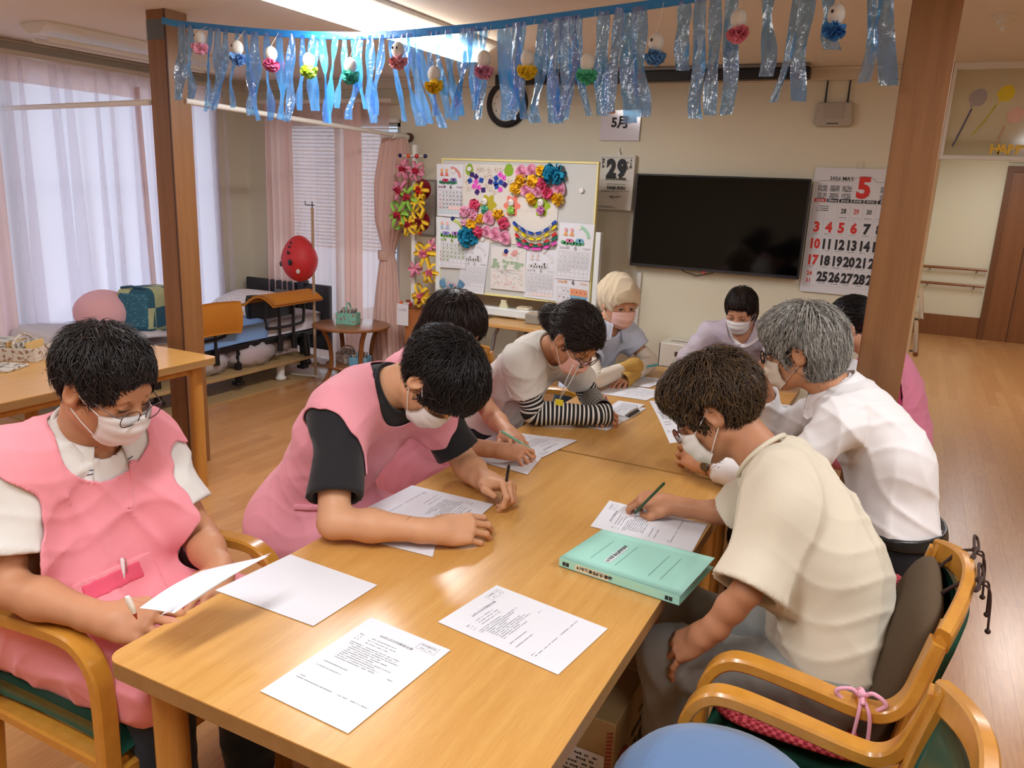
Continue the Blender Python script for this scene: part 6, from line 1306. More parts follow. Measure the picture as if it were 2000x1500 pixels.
def skin(name, col, var=.06):
    m, nt, b = _nt(name); c = srgb(col); L = nt.links.new; tc = nt.nodes.new('ShaderNodeTexCoord')
    n = nt.nodes.new('ShaderNodeTexNoise'); n.inputs['Scale'].default_value = 22; n.inputs['Detail'].default_value = 5; mx = nt.nodes.new('ShaderNodeMix'); mx.data_type = 'RGBA'
    mx.inputs[6].default_value = (c[0] * .93, c[1] * .88, c[2] * .86, 1); mx.inputs[7].default_value = (min(1, c[0] * 1.05), c[1] * 1.06, c[2] * 1.06, 1)
    L(tc.outputs['Object'], n.inputs['Vector']); L(n.outputs['Fac'], mx.inputs[0]); L(mx.outputs[2], b.inputs['Base Color']); b.inputs['Roughness'].default_value = .5; b.inputs['Specular IOR Level'].default_value = .35
    b.inputs['Subsurface Weight'].default_value = .08; b.inputs['Subsurface Scale'].default_value = .006; b.inputs['Subsurface Radius'].default_value = (1, .5, .35)
    n2 = nt.nodes.new('ShaderNodeTexNoise'); n2.inputs['Scale'].default_value = 350; bp = nt.nodes.new('ShaderNodeBump'); bp.inputs['Strength'].default_value = .15; bp.inputs['Distance'].default_value = .001
    L(tc.outputs['Object'], n2.inputs['Vector']); L(n2.outputs['Fac'], bp.inputs['Height']); L(bp.outputs['Normal'], b.inputs['Normal']); return m
def cloth(name, col, rough=.85, bs=700, bump=.25, sheen=.15): return mat(name, col, rough, bump=bump, bscale=bs, sheen=sheen, spec=.25)
def stripes(name, c1, c2, n=60, frac=.5):
    m, nt, b = _nt(name); L = nt.links.new; tc = nt.nodes.new('ShaderNodeUVMap'); sp = nt.nodes.new('ShaderNodeSeparateXYZ'); ml = nt.nodes.new('ShaderNodeMath'); ml.operation = 'MULTIPLY'; ml.inputs[1].default_value = n
    fr = nt.nodes.new('ShaderNodeMath'); fr.operation = 'FRACT'; gt = nt.nodes.new('ShaderNodeMath'); gt.operation = 'GREATER_THAN'; gt.inputs[1].default_value = frac; mx = nt.nodes.new('ShaderNodeMix'); mx.data_type = 'RGBA'
    mx.inputs[6].default_value = srgb(c1); mx.inputs[7].default_value = srgb(c2); L(tc.outputs[0], sp.inputs[0]); L(sp.outputs[0], ml.inputs[0]); L(ml.outputs[0], fr.inputs[0]); L(fr.outputs[0], gt.inputs[0]); L(gt.outputs[0], mx.inputs[0]); L(mx.outputs[2], b.inputs['Base Color']); b.inputs['Roughness'].default_value = .85; return m
def hair_mat(name, col, col2, rough=.42):
    m, nt, b = _nt(name); L = nt.links.new; tc = nt.nodes.new('ShaderNodeTexCoord'); n = nt.nodes.new('ShaderNodeTexNoise'); n.inputs['Scale'].default_value = 90; n.inputs['Detail'].default_value = 3
    cr = nt.nodes.new('ShaderNodeValToRGB'); cr.color_ramp.elements[0].position = .35; cr.color_ramp.elements[1].position = .65; cr.color_ramp.elements[0].color = srgb(col); cr.color_ramp.elements[1].color = srgb(col2)
    L(tc.outputs['Object'], n.inputs['Vector']); L(n.outputs['Fac'], cr.inputs[0]); L(cr.outputs[0], b.inputs['Base Color']); b.inputs['Roughness'].default_value = rough; b.inputs['Specular IOR Level'].default_value = .4; return m

from mathutils.bvhtree import BVHTree
def hit(o, px, py, back=0.0):
    '''where the line of sight through a pixel meets a mesh: pockets, pens and tags are laid on the cloth there'''
    me = o.data; W_ = _MW[o.name]; V = [W_ @ v.co for v in me.vertices]; t = BVHTree.FromPolygons(V, [tuple(p.vertices) for p in me.polygons])
    d = Vector(nrm(_ray(px, py))); r = t.ray_cast(Vector(C0), d)
    if r[0] is None: r = t.find_nearest(Vector(Wd(px, py, 1.7)))
    return np.array(r[0] - d * back)
def head_frame(look, up):
    f = nrm(look); l = nrm(np.cross(up, f)); u = np.cross(f, l); return np.stack([l, f, u], 1)  # columns: person's left, forward, up
def head_ops(Fd, c, R, s=1.0, fem=False, eyes_open=False):
    def W(l, f, u): return c + R @ (np.array([l, f, u]) * s)
    E = lambda p, r, k=.02, m='u', Rr=None: Fd.ell(W(*p), np.array(r) * s, R if Rr is None else R @ Rr, k, m)
    E((0, -.012, .034), (.076, .095, .086)); E((0, .026, -.028), (.060, .066, .084), .03)
    Fd.cone(W(-.048, -.002, -.058), W(-.014, .058, -.094), .022 * s, .020 * s, .025).cone(W(.048, -.002, -.058), W(.014, .058, -.094), .022 * s, .020 * s, .025); E((0, .064, -.096), (.026, .020, .018), .02)
    Fd.cone(W(-.034, .070, .018), W(.034, .070, .018), .016 * s, .016 * s, .02)
    for q in (-1, 1):
        E((q * .042, .056, -.022), (.022, .018, .018), .02); E((q * .031, .090, -.001), (.017, .013, .011), .012, 'd'); E((q * .031, .0745, -.0015), (.0155, .013, .0115), .004)
        Fd.cone(W(q * .018, .0865, -.0035), W(q * .044, .0785, -.004), .0022 * s, .0018 * s, .002, 'd')
        # ear
        Rr = Ry(q * .0) @ Rx(-.18); E((q * .081, -.010, -.004), (.011, .020, .033), .006, 'u', Rr); E((q * .090, -.006, -.001), (.008, .012, .021), .004, 'd', Rr); E((q * .078, -.004, -.028), (.007, .009, .010), .006)
    Fd.cone(W(0, .086, .006), W(0, .104, -.028), .0075 * s, .0115 * s, .012); E((-.011, .095, -.031), (.008, .010, .0075), .006); E((.011, .095, -.031), (.008, .010, .0075), .006)
    E((0, .082, -.060), (.022, .010, .0065), .006); E((0, .081, -.069), (.018, .010, .006), .006); Fd.cone(W(-.020, .092, -.0645), W(.020, .092, -.0645), .0012, .0012, .003, 'd')
    return W
def hand_ops(Fd, w, d, n, side, curl=(35, 40, 25), spread=.10, s=1.0, thumb=None, r0=.026, k=.010):
    """w wrist, d wrist->knuckles, n back of hand, side 'R'/'L'; curl per joint in degrees (or one triple per finger)"""
    d = nrm(d); n = np.array(n, float); n = nrm(n - d * (n @ d)); t = np.cross(n, d) if side == 'R' else np.cross(d, n)
    w = np.array(w, float); kn = []; lens = [(.044, .027, .021), (.048, .030, .022), (.044, .028, .021), (.034, .021, .018)]
    for i, (tt, dd, nn) in enumerate(((.028, .090, .000), (.009, .094, .004), (-.011, .089, .002), (-.030, .080, -.004))):
        p = w + s * (t * tt + d * dd + n * nn); kn.append(p); Fd.cone(w + s * (t * tt * .55 + d * .012), p, .0155 * s, .0108 * s, k * 1.6)
    Fd.cone(w - d * .03, w + d * .02 * s, r0 * s * .95, r0 * s * .92, .02); Fd.ell(w + s * (d * .05 - n * .008), np.array([.040, .046, .014]) * s, np.stack([t, d, n], 1), .012)
    Fd.ell(w + s * (t * .026 + d * .034 - n * .010), np.array([.017, .030, .016]) * s, np.stack([t, d, n], 1), .014)
    tips = []
    for i in range(4):
        c = curl[i] if isinstance(curl[0], (tuple, list)) else curl; a = 0; p = kn[i]; sp = spread * (1.5 - i); r = (.0088, .0090, .0086, .0076)[i] * s
        dd = nrm(d + t * sp * 1.2)
        for j in range(3):
            a += math.radians(c[j]); q = p + s * lens[i][j] * (dd * math.cos(a) - n * math.sin(a)); r2 = r * (.93 if j < 2 else .80); Fd.cone(p, q, r * 1.0, r2, .0032); Fd.ell(p, r * 1.06, None, .003); p = q; r = r2
        tips.append(p)
    th = thumb or ((.040, .022, -.014), (.052, .050, -.026), (.050, .078, -.034))
    P = [w + s * (t * .020 + d * .014 - n * .004)] + [w + s * (t * a_ + d * b_ + n * c_) for a_, b_, c_ in th]; Fd.chain(P, [.015 * s, .0115 * s, .0105 * s, .0085 * s], .008)
    return tips
def torso_ops(Fd, J, off=0.0, k=.06, sc=1.0, belly=0.0):
    neck, pel = J['neck'], J['pel']; chest = J.get('chest', neck * .58 + pel * .42 + J['back'] * .03); l = nrm(J['shL'] - J['shR']); lh = nrm(J['hipL'] - J['hipR'])
    up1 = nrm(neck - chest); up0 = nrm(chest - pel)
    def fr(l_, u_): f_ = nrm(np.cross(u_, l_)) ; l2 = nrm(np.cross(f_, u_)); return np.stack([l2, -f_ * 1, u_], 1)
    R1, R0 = fr(l, up1), fr(lh, up0); o = off
    front = J['front']
    Fd.ell(chest * .35 + neck * .65 - up1 * .02 - front * .008, np.array([.150 * sc + o, .085 * sc + o, .13 + o]), R1, k); Fd.ell(chest, np.array([.150 * sc + o, .108 * sc + o, .15 + o]), R1, k)
    Fd.ell(chest * .5 + pel * .5 + front * belly * .5, np.array([.142 * sc + belly * 1.9 + o, .108 * sc + belly + o, .15 + o]), R0, k); Fd.ell(pel + up0 * .03, np.array([.165 * sc + o, .118 * sc + o, .14 + o]), R0, k)
    Fd.cone(J['shR'] * .93 + neck * .07, J['shL'] * .93 + neck * .07, .052 * sc + o, .052 * sc + o, k * .8); Fd.cone(neck - up1 * .03, J['shR'], .050 + o, .046 * sc + o, k * .6).cone(neck - up1 * .03, J['shL'], .050 + o, .046 * sc + o, k * .6)
    return Fd
def bbox_of(Fd, i0, pad=.012):
    L = [o for o in Fd.ops[i0:] if o[2] is not None and o[5] == 'u']; return np.min([o[2] for o in L], 0) - pad, np.max([o[3] for o in L], 0) + pad
def strands(capF, lo, hi, h, Vs, Ns, crown, R, n, length, seed, sweep=(0, 0, 0), grav=.6, wid=.0016, lift=.35, steps=9, jit=.25, free=.45, curl=0.0, radial=1.0, stop=None, front=None):
    """locks of hair that leave the crown and follow the head's surface"""
    rng = np.random.RandomState(seed); i = rng.choice(len(Vs), n, replace=True); P = Vs[i] + rng.randn(n, 3) * .002; N = Ns[i]; F, ax = capF; n3 = np.array(F.shape); up = R[:, 2]
    L_ = length * rng.uniform(.65, 1.2, n); st = L_ / steps; path = [P.copy()]; D = None; ph = rng.rand(n) * 6; off = rng.uniform(.001, .009, n)
    def samp(Q):
        g = np.clip(np.round((Q - lo) / h).astype(int), 1, n3 - 2); G = np.stack([F[g[:, 0] + 1, g[:, 1], g[:, 2]] - F[g[:, 0] - 1, g[:, 1], g[:, 2]], F[g[:, 0], g[:, 1] + 1, g[:, 2]] - F[g[:, 0], g[:, 1] - 1, g[:, 2]], F[g[:, 0], g[:, 1], g[:, 2] + 1] - F[g[:, 0], g[:, 1], g[:, 2] - 1]], 1)
        ln = np.linalg.norm(G, axis=1, keepdims=True); return F[g[:, 0], g[:, 1], g[:, 2]], G / (ln + 1e-9)
    jd = rng.randn(n, 3) * jit
    for s_ in range(steps):
        fv, G = samp(P); rad = P - crown; rad = rad / (np.linalg.norm(rad, axis=1, keepdims=True) + 1e-9)
        w_ = radial * rad + np.array(sweep) + grav * np.array([0, 0, -1.]) * (.4 + .6 * s_ / steps) + jd
        if curl: w_ = w_ + curl * np.stack([np.sin(ph + s_ * 1.1), np.cos(ph + s_ * 1.3), np.sin(ph * 2 + s_ * .9)], 1)
        tn = w_ - G * np.sum(w_ * G, 1, keepdims=True); tn /= np.linalg.norm(tn, axis=1, keepdims=True) + 1e-9; fr = s_ / steps
        D = tn if D is None else .55 * D + .45 * tn; D /= np.linalg.norm(D, axis=1, keepdims=True) + 1e-9
        live = np.ones(n) if stop is None else np.where(stop(P), .0, 1.0)
        P = P + D * (st * live)[:, None]; fv, G = samp(P); tgt = off + lift * .02 * fr * (1.0 if front is None else np.where(front(P), .25, 1.0)); hug = np.where(fv < .03, 1 - free * fr, 0.0)
        P = P + G * np.clip((tgt - fv) * hug, -.01, .01)[:, None]; path.append(P.copy())
    A = np.stack(path, 1); m = steps + 1; T = np.gradient(A, axis=1); T /= np.linalg.norm(T, axis=2, keepdims=True) + 1e-9; _, G = samp(A.reshape(-1, 3)); G = G.reshape(A.shape)
    B = np.cross(T, G); B /= np.linalg.norm(B, axis=2, keepdims=True) + 1e-9; prof = np.interp(np.linspace(0, 1, m), [0, .15, .6, 1], [.7, 1, .8, .08]); w_ = (wid * rng.uniform(.6, 1.5, n))[:, None] * prof[None, :]
    V = np.stack([A + B * w_[..., None], A + G * (w_ * .7)[..., None], A - B * w_[..., None]], 2).reshape(n, m * 3, 3)
    q = [];
    for j in range(m - 1):
        for a_ in range(3): b_ = (a_ + 1) % 3; q.append((j * 3 + a_, j * 3 + b_, (j + 1) * 3 + b_, (j + 1) * 3 + a_))
    q = np.array(q); Q = (q[None] + (np.arange(n) * m * 3)[:, None, None]).reshape(-1, 4); return V.reshape(-1, 3), Q
def vnormals(V, Q):
    N = np.zeros_like(V); n_ = np.cross(V[Q[:, 2]] - V[Q[:, 0]], V[Q[:, 3]] - V[Q[:, 1]])
    for j in range(4): np.add.at(N, Q[:, j], n_)
    return N / (np.linalg.norm(N, axis=1, keepdims=True) + 1e-12)
def join(parts):
    V = []; Q = []; n = 0
    for v, q in parts: V.append(v); Q.append(q + n); n += len(v)
    return np.concatenate(V), np.concatenate(Q)

def person(label, J, look, up=(0, 0, 1), hs=1.0, sc=1.0, arm=1.0, skin_m=None, hands=None, hair=None, mask=None, glasses=None, shirt=None, apron=None, legs=None, belly=0.0, group=None, collar=None, brow='#1a1412', eyes=False):
    J = {k: np.array(v, float) for k, v in J.items()}; neck = J['neck']; pel = J['pel']; c = J['head']
    lsh = nrm(J['shL'] - J['shR']); J.setdefault('front', nrm(np.cross(lsh, neck - pel)) * -1)
    fr_ = np.cross(nrm(neck - pel), lsh) * -1; J['front'] = nrm(fr_); J['back'] = -J['front']
    hf = J.get('face', np.array([look[0], look[1], 0.])); hf = nrm(hf)
    bodyf = nrm(np.array(J.get('bodyf', hf))); lh = nrm(np.cross((0, 0, 1), bodyf))
    J.setdefault('hipR', pel - lh * .085 - (0, 0, .03)); J.setdefault('hipL', pel + lh * .085 - (0, 0, .03))
    for s_, sg in (('R', -1), ('L', 1)):
        J.setdefault('knee' + s_, J['hip' + s_] + bodyf * .40 + lh * sg * .03 + (0, 0, -.01)); J.setdefault('ank' + s_, J['knee' + s_] * [1, 1, 0] + bodyf * .02 + (0, 0, .09))
    root = thing('person', label, 'person', pel * [1, 1, 0], group=group)
    R = head_frame(look, up)
    # ---- body
    Fd = Field(); torso_ops(Fd, J, -.012, sc=sc, belly=belly)
    boxes = []; hp = []
    for s_ in 'RL':
        sh, el, wr = J['sh' + s_], J['el' + s_], J['wr' + s_]; mid = el * .62 + wr * .38
        Fd.chain([sh, el], [.047 * sc * arm, .037 * sc * arm], .03).chain([el, mid, wr], [.037 * sc * arm, .038 * sc * arm, .0255 * sc * (.5 + .5 * arm)], .02)
        Fd.chain([J['hip' + s_], J['knee' + s_], J['ank' + s_]], [.078 * sc, .054 * sc, .036], .04)
        ft = J['ank' + s_] - (0, 0, .05); Fd.cone(ft, ft + bodyf * .13 - (0, 0, .0), .034, .026, .03)
    hd = J['neck'] + nrm(neck - J.get('chest', pel)) * .0
    nb = c + R @ np.array([0, -.022, -.055]) * hs; Fd.cone(neck - nrm(neck - pel) * .03, nb, .060 * sc, .055 * sc * hs, .03)
    i0 = len(Fd.ops); W = head_ops(Fd, c, R, hs); a, b = bbox_of(Fd, i0); boxes.append((a, b, .0032))
    for s_ in 'RL':
        if hands and hands.get(s_):
            i0 = len(Fd.ops); kw = dict(hands[s_]); hand_ops(Fd, J['wr' + s_], kw.pop('d'), kw.pop('n'), s_, s=kw.pop('s', sc), **kw); a, b = bbox_of(Fd, i0, .006); boxes.append((a, b, .0030))
    parts = [Fd.mesh(.0085, skip=[(a + .004, b - .004) for a, b, h_ in boxes])]
    for k, (a, b, h_) in enumerate(boxes): parts.append(Fd.mesh(h_, a, b))
    body = obj('body', join(parts), skin_m, root, smooth='all')
    def along(k0, k1, f_): return J[k0] * (1 - f_) + J[k1] * f_
    # ---- shirt
    def shirt_base(off):
        S = Field(); torso_ops(S, J, off, sc=sc, belly=belly); return S
    if shirt:
        o = shirt.get('off', .010); S = shirt_base(o); ln = shirt.get('sleeve', .62); fl = shirt.get('flare', 1.0)
        for s_ in 'RL':
            sh, el, wr = J['sh' + s_], J['el' + s_], J['wr' + s_]
            if ln <= 1: e = along('sh' + s_, 'el' + s_, ln); S.cone(sh + (neck - sh) * .12, e + nrm(el - sh) * .02, .055 * sc, .064 * sc * fl, .08)
            else: S.chain([sh, el], [.060 * sc, .052 * sc * fl], .035).chain([el, el + (wr - el) * (ln - 1)], [.052 * sc * fl, .040 * sc * fl], .03)
        S.noise(shirt.get('amp', .006), shirt.get('freq', 38), shirt.get('seed', 1), shirt.get('dir'))
        for s_ in 'RL':
            sh, el, wr = J['sh' + s_], J['el' + s_], J['wr' + s_]
            if ln <= 1: e = along('sh' + s_, 'el' + s_, ln); d_ = nrm(el - sh); S.cut(e, d_, .20, .085 * sc * fl + .012); S.cone(e - d_ * .03, e + d_ * .08, .044 * sc * fl, .053 * sc * fl, .004, 'd')
            else: e = el + (wr - el) * (ln - 1); d_ = nrm(wr - el); S.cut(e, d_, .12, .065 * fl); S.cone(e - d_ * .03, e + d_ * .06, .031 * sc * fl, .033 * sc * fl, .004, 'd')
        nr = shirt.get('neck', .066); nd = nrm(c - neck); S.cone(neck - nd * .02 + J['front'] * shirt.get('scoop', .02), c, nr, nr + .03, .006, 'd')
        hem = shirt.get('hem'); 
        if hem is not None: S.half((0, 0, hem), (0, 0, -1))
        so = obj('shirt', S.mesh(shirt.get('h', .0062)), shirt['m'], root, smooth='all', label=shirt.get('label'))
        if shirt.get('band'):  # ribbed neck band along the neckline
            B0 = shirt_base(o); a0 = neck - nd * .02 + J['front'] * shirt.get('scoop', .02); ax0 = nrm(c - a0); L0 = np.linalg.norm(c - a0); e1 = nrm(np.cross(ax0, lsh)); e2 = np.cross(ax0, e1); hh_ = np.linspace(-.05, .13, 91); ring = []
            for i in range(48):
                a_ = 2 * PI * i / 48; pr = e1 * math.cos(a_) + e2 * math.sin(a_); rr = nr + .03 * np.clip(hh_ / L0, 0, 1); Pp = a0 + ax0 * hh_[:, None] + pr * rr[:, None]; f_ = B0.pts(Pp); k_ = np.nonzero(f_ < 0)[0]; ring.append(hh_[k_[-1]] if len(k_) else -.02)
            ring = np.array(ring); ring = np.convolve(np.concatenate([ring[-3:], ring, ring[:3]]), np.ones(7) / 7, 'valid'); path = []
            for i in range(49): a_ = 2 * PI * (i % 48) / 48; pr = e1 * math.cos(a_) + e2 * math.sin(a_); h0 = ring[i % 48]; path.append(a0 + ax0 * (h0 - .001) + pr * (nr + .03 * max(0, h0 / L0) + .003))
            obj('neck_band', MB().tube(path, .0065, 8, cap=False), shirt['m'], so, smooth='all')
    if collar:
        # folded collar standing round the neck, open in front
        nd = nrm(c - neck + J['front'] * .0); ax_ = nrm(nd * .8 + np.array([0, 0, .5])); fw = nrm(J['front'] - ax_ * (J['front'] @ ax_)); sd = np.cross(ax_, fw); gap = collar.get('gap', .35); r_ = collar.get('r', .074); ctr = neck + ax_ * collar.get('h0', .008) + fw * .012; hh = collar.get('h', .035); fall = collar.get('fall', .045)
        def cf(u, v):
            a = gap + (2 * PI - 2 * gap) * u; front_ = (1 + math.cos(a)) / 2
            if v < .45: t_ = v / .45; rr = r_ - .004 + .002 * t_; hz = hh * t_ * (1 - .5 * front_)
            else: t_ = (v - .45) / .55; pt = max(0, 1 - abs(min(u, 1 - u) - .05) / .13); rr = r_ - .002 + (.022 + .012 * front_ + .014 * pt) * t_; hz = hh * (1 - .5 * front_) - (fall * (1 + .15 * front_ + .55 * pt)) * t_
            return tuple(ctr + (fw * math.cos(a) + sd * math.sin(a)) * rr + ax_ * hz)
        obj('collar', MB().grid(cf, 44, 10, .0022), collar['m'], root, smooth='all')
        if collar.get('stripe'):
            for vv in (.78, .84): obj('collar_stripe', MB().tube([tuple(np.array(cf(u, vv)) + (np.array(cf(u, vv)) - ctr) * .025 + ax_ * .0015) for u in [i / 40 for i in range(41)]], .0013, 5), collar['stripe'], root, smooth='all')
    # ---- apron
    if apron:
        A = shirt_base(shirt.get('off', .010) + .0)
        for s_ in 'RL':
            ln_ = min(shirt.get('sleeve', .62), 1.0); e_ = along('sh' + s_, 'el' + s_, ln_); A.cone(J['sh' + s_] + (neck - J['sh' + s_]) * .12, e_ + nrm(J['el' + s_] - J['sh' + s_]) * .02, .055 * sc, .064 * sc * shirt.get('flare', 1.0), .08)
            A.cone(J['hip' + s_], along('hip' + s_, 'knee' + s_, apron.get('lap', .7)), .118 * sc, .092 * sc, .06)
        A.cone(along('hipR', 'kneeR', apron.get('lap', .7)), along('hipL', 'kneeL', apron.get('lap', .7)), .07 * sc, .07 * sc, .06)
        A.noise(shirt.get('amp', .006), shirt.get('freq', 38), shirt.get('seed', 1), shirt.get('dir')); A.ops.append(('o', .0075, None, None, 0, 'n')); B = Field()
        for s_ in 'RL':
            sh = J['sh' + s_]; el = J['el' + s_]; inn = nrm(neck - sh); B.cone(sh + (el - sh) * .10 - inn * apron.get('arm', .03), sh * .1 + el * .9 - inn * apron.get('out', .03), .080 * sc, .10 * sc * shirt.get('flare', 1.0), .02)
        sc_ = apron.get('scoop', (.0, .075, .055)); f_ = J['front']; upt = nrm(neck - J.get('chest', pel)); B.ell(neck + f_ * sc_[1] + upt * .02, np.array([apron.get('nw', .088), .09, apron.get('nd', .085)]), np.stack([lsh, f_, upt], 1), .02); B.cone(neck + upt * .0, c, .078, .12, .02)
        B.half((0, 0, apron.get('hem', .36)), (0, 0, -1), .002)
        ap = obj('apron', A.trimmed(.0062, B), apron['m'], root, smooth='all', label=apron.get('label')); md = ap.modifiers.new('thick', 'SOLIDIFY'); md.thickness = .004; md.offset = -1
        for ip_, (kind, P, sz) in enumerate(apron.get('pockets', [])):
            Bf = shirt_base(shirt.get('off', .010)); 
            for s_ in 'RL': Bf.cone(J['hip' + s_], along('hip' + s_, 'knee' + s_, apron.get('lap', .7)), .118 * sc, .092 * sc, .06)
            Bf.cone(along('hipR', 'kneeR', apron.get('lap', .7)), along('hipL', 'kneeL', apron.get('lap', .7)), .07 * sc, .07 * sc, .06)
            Bf.noise(shirt.get('amp', .006), shirt.get('freq', 38), shirt.get('seed', 1), shirt.get('dir')); Bf.shell(.002, .0135 + .0022 * (ip_ == 2)); P = hit(ap, *P); nn = nrm(C0 - P); px_ax = nrm(np.cross((0, 0, 1), nn)); py_ax = np.cross(nn, px_ax); rt = kind
            ax1 = px_ax * math.cos(rt) + py_ax * math.sin(rt); ax2 = -px_ax * math.sin(rt) + py_ax * math.cos(rt)
            for a_, w_ in ((ax1, sz[0]), (ax2, sz[1])): Bf.half(P + a_ * w_ / 2, a_); Bf.half(P - a_ * w_ / 2, -a_)
            Bf.half(P - nn * .12, -nn)
            lo = P - (sz[0] + sz[1]) * .75; hi = P + (sz[0] + sz[1]) * .75; v_, q_ = Bf.mesh(.005, lo, hi)
            if len(v_): obj('pocket', (v_, q_), sz[2] if len(sz) > 2 else apron['m'], ap, smooth='all')
    # ---- trousers and shoes
    if legs:
        T = Field()
        for s_ in 'RL': T.chain([J['hip' + s_], J['knee' + s_], J['ank' + s_] + (0, 0, .02)], [.090 * sc, .072 * sc, .062], .05)
        T.cone(J['hipR'] + (0, 0, .03), J['hipL'] + (0, 0, .03), .10 * sc, .10 * sc, .06); T.ell(pel, np.array([.155 * sc + .008, .122 * sc, .11]), np.stack([lh, bodyf, (0, 0, 1)], 1), .05)
        T.noise(legs.get('amp', .007), legs.get('freq', 30), 9)
        obj('trousers', T.mesh(.0085), legs['m'], root, smooth='all')
        for s_ in 'RL':
            F2 = Field(); ft = J['ank' + s_] * [1, 1, 0] + (0, 0, .035); F2.cone(ft - bodyf * .04, ft + bodyf * .06, .040, .040, .02).cone(ft + bodyf * .06, ft + bodyf * .15, .040, .030, .03).cone(ft, ft + (0, 0, .05), .042, .044, .02); F2.half((0, 0, .006), (0, 0, -1)); obj('shoe', F2.mesh(.008), legs.get('shoe', M['black']), root, smooth='all')
    # ---- hair
    if hair:
        H = Field(); EH = lambda p, r, k=.02, m='u': H.ell(W(*p), np.array(r) * hs, R, k, m); pf = hair.get('puff', .012)
        EH((0, -.014, .036), (.076 + pf, .097 + pf, .088 + pf))
        for (p, r) in hair.get('extra', []): EH(p, r, .03)
        fc = hair.get('face', ((0, .118, -.035), (.074, .072, .095))); EH(fc[0], fc[1], .008, 'd'); EH((0, .02, -.12), (.085, .10, hair.get('low', .085)), .01, 'd')
        for q in (-1, 1): EH((q * .092, -.002, -.016), (.034, .034, .044), .006, 'd') if hair.get('ears', True) else None
        H.noise(.003, 90, 3, R[:, 2] * .2 + R[:, 0])
        hl = hair.get('line', .056); stop = lambda P: (lambda q: (q[:, 1] > .035) & (q[:, 2] < hl + .6 * np.abs(q[:, 0]) * 0 - .9 * (np.abs(q[:, 0]) > .055) * .05) & (np.abs(q[:, 0]) < .075) & (q[:, 2] > -.10) | (((q[:, 1] + .004) / .034) ** 2 + ((q[:, 2] + .010) / .042) ** 2 < 1) & (np.abs(q[:, 0]) > .05) & hair.get('ears', True))(((P - c) @ R) / hs)
        lo, hi = H.bounds(); lo = lo - .06; hi = hi + .06; h_ = .004; F, ax = H.ev(lo, hi, h_); v, q = nets(F, ax, h_); N = vnormals(v, q)
        cr = W(*hair.get('crown', (0.01, -.045, .10))); VV = []; 
        fd = (v - c) @ R; out_ = np.sum(N * (v - W(0, -.01, .03)), 1) > 0.2 * np.linalg.norm(v - W(0, -.01, .03), axis=1); ok = out_
        vs, ns = v[ok], N[ok]
        for li, ly in enumerate(hair['layers']):
            ly = dict(ly); vs2, ns2 = vs, ns
            if 'where' in ly:
                lc = ((vs - c) @ R) / hs; w_ = ly.pop('where'); mk = w_(lc); vs2, ns2 = vs[mk], ns[mk]
            sweep = R @ np.array(ly.pop('sweep', (0, 0, 0)))
            VV.append(strands((F, ax), lo, hi, h_, vs2, ns2, cr, R, ly.pop('n'), ly.pop('len'), 20 + li, sweep=sweep, front=lambda P: ((P - c) @ R)[:, 1] > .04, stop=stop if ly.pop('stop', True) else None, **ly))
        ho = obj('hair', (v, q), hair['m'], root, smooth='all'); 
        ms = hair.get('ms') or [hair['m']] * 8
        for i_, (a_, b_) in enumerate(VV): obj('hair_locks', (a_, b_), ms[i_ % len(ms)], ho, smooth='all')
    if brow:
        mb = MB()
        for q in (-1, 1): mb.tube([W(q * (.016 + .028 * t_), .0875 - .010 * t_ * t_ + .001, .0165 + .006 * t_ - .008 * t_ * t_) for t_ in (0, .25, .5, .75, 1)], [.0016, .0030, .0030, .0024, .0008], 6)
        obj('eyebrows', mb, C(brow, .8), root, smooth='all'); mb = MB()
        for q in (-1, 1): mb.tube([W(q * (.018 + .027 * t_), .0905 - .0065 * t_ * t_ - .0015 * (1 - t_), -.0035 - .004 * math.sin(PI * t_) * (0 if eyes else 1) + (.003 * math.sin(PI * t_) if eyes else 0)) for t_ in (0, .2, .4, .6, .8, 1)], [.0006, .0011, .0014, .0014, .0012, .0006], 6)
        obj('eyelashes', mb, C('#120d0c', .6), root, smooth='all')
        if eyes:
            for q in (-1, 1): e_ = obj('eye', MB().ball(W(q * .031, .0765, -.002), .0115 * hs, 10), C('#a89c94', .4), root, smooth='all'); obj('iris', MB().ball(W(q * .031 + eyes[0], .0845, -.0025), .0055 * hs, 8), C('#1d120d', .2), e_, smooth='all')
    # ---- mask
    if mask:
        def mf(u, v):
            ph = (u * 2 - 1) * math.radians(76); cp = math.cos(ph); lw = .067 - .010 * v; fc_ = np.interp(v, [0, .12, .32, .55, .8, 1], [.104, .113, .119, .114, .103, .078]); fs = .036 - .004 * v
            top = -.013 - .014 * (1 - cp) ; bot = -.116 + .026 * (1 - cp) * 1.4; pl = .0016 * math.sin(v * 2 * PI * 3) * cp
            l = lw * math.sin(ph) / math.sin(math.radians(76)); f = fs + (fc_ - fs) * max(0, cp) ** .85 * 1.0 + pl
            return tuple(W(l, f, top + (bot - top) * v))
        mo = obj('face_mask', MB().grid(mf, 36, 30, .0016), mask['m'], root, smooth='all', label=mask.get('label'))
        for q in (0, 1):
            sgn = -1 if q == 0 else 1; u_ = .02 if q == 0 else .98
            a, b = np.array(mf(u_, .06)), np.array(mf(u_, .94)); e1, e2 = W(sgn * .086, -.016, .020), W(sgn * .084, -.014, -.026)
            obj('ear_loop', MB().tube(chair_curve([a, a * .5 + e1 * .5 + R @ np.array([sgn * .004, 0, 0]), e1, W(sgn * .082, -.030, -.002), e2, b * .5 + e2 * .5 + R @ np.array([sgn * .004, 0, 0]), b], 5), .0013, 6), mask.get('loop', C('#e6e4e2', .8)), mo, smooth='all')
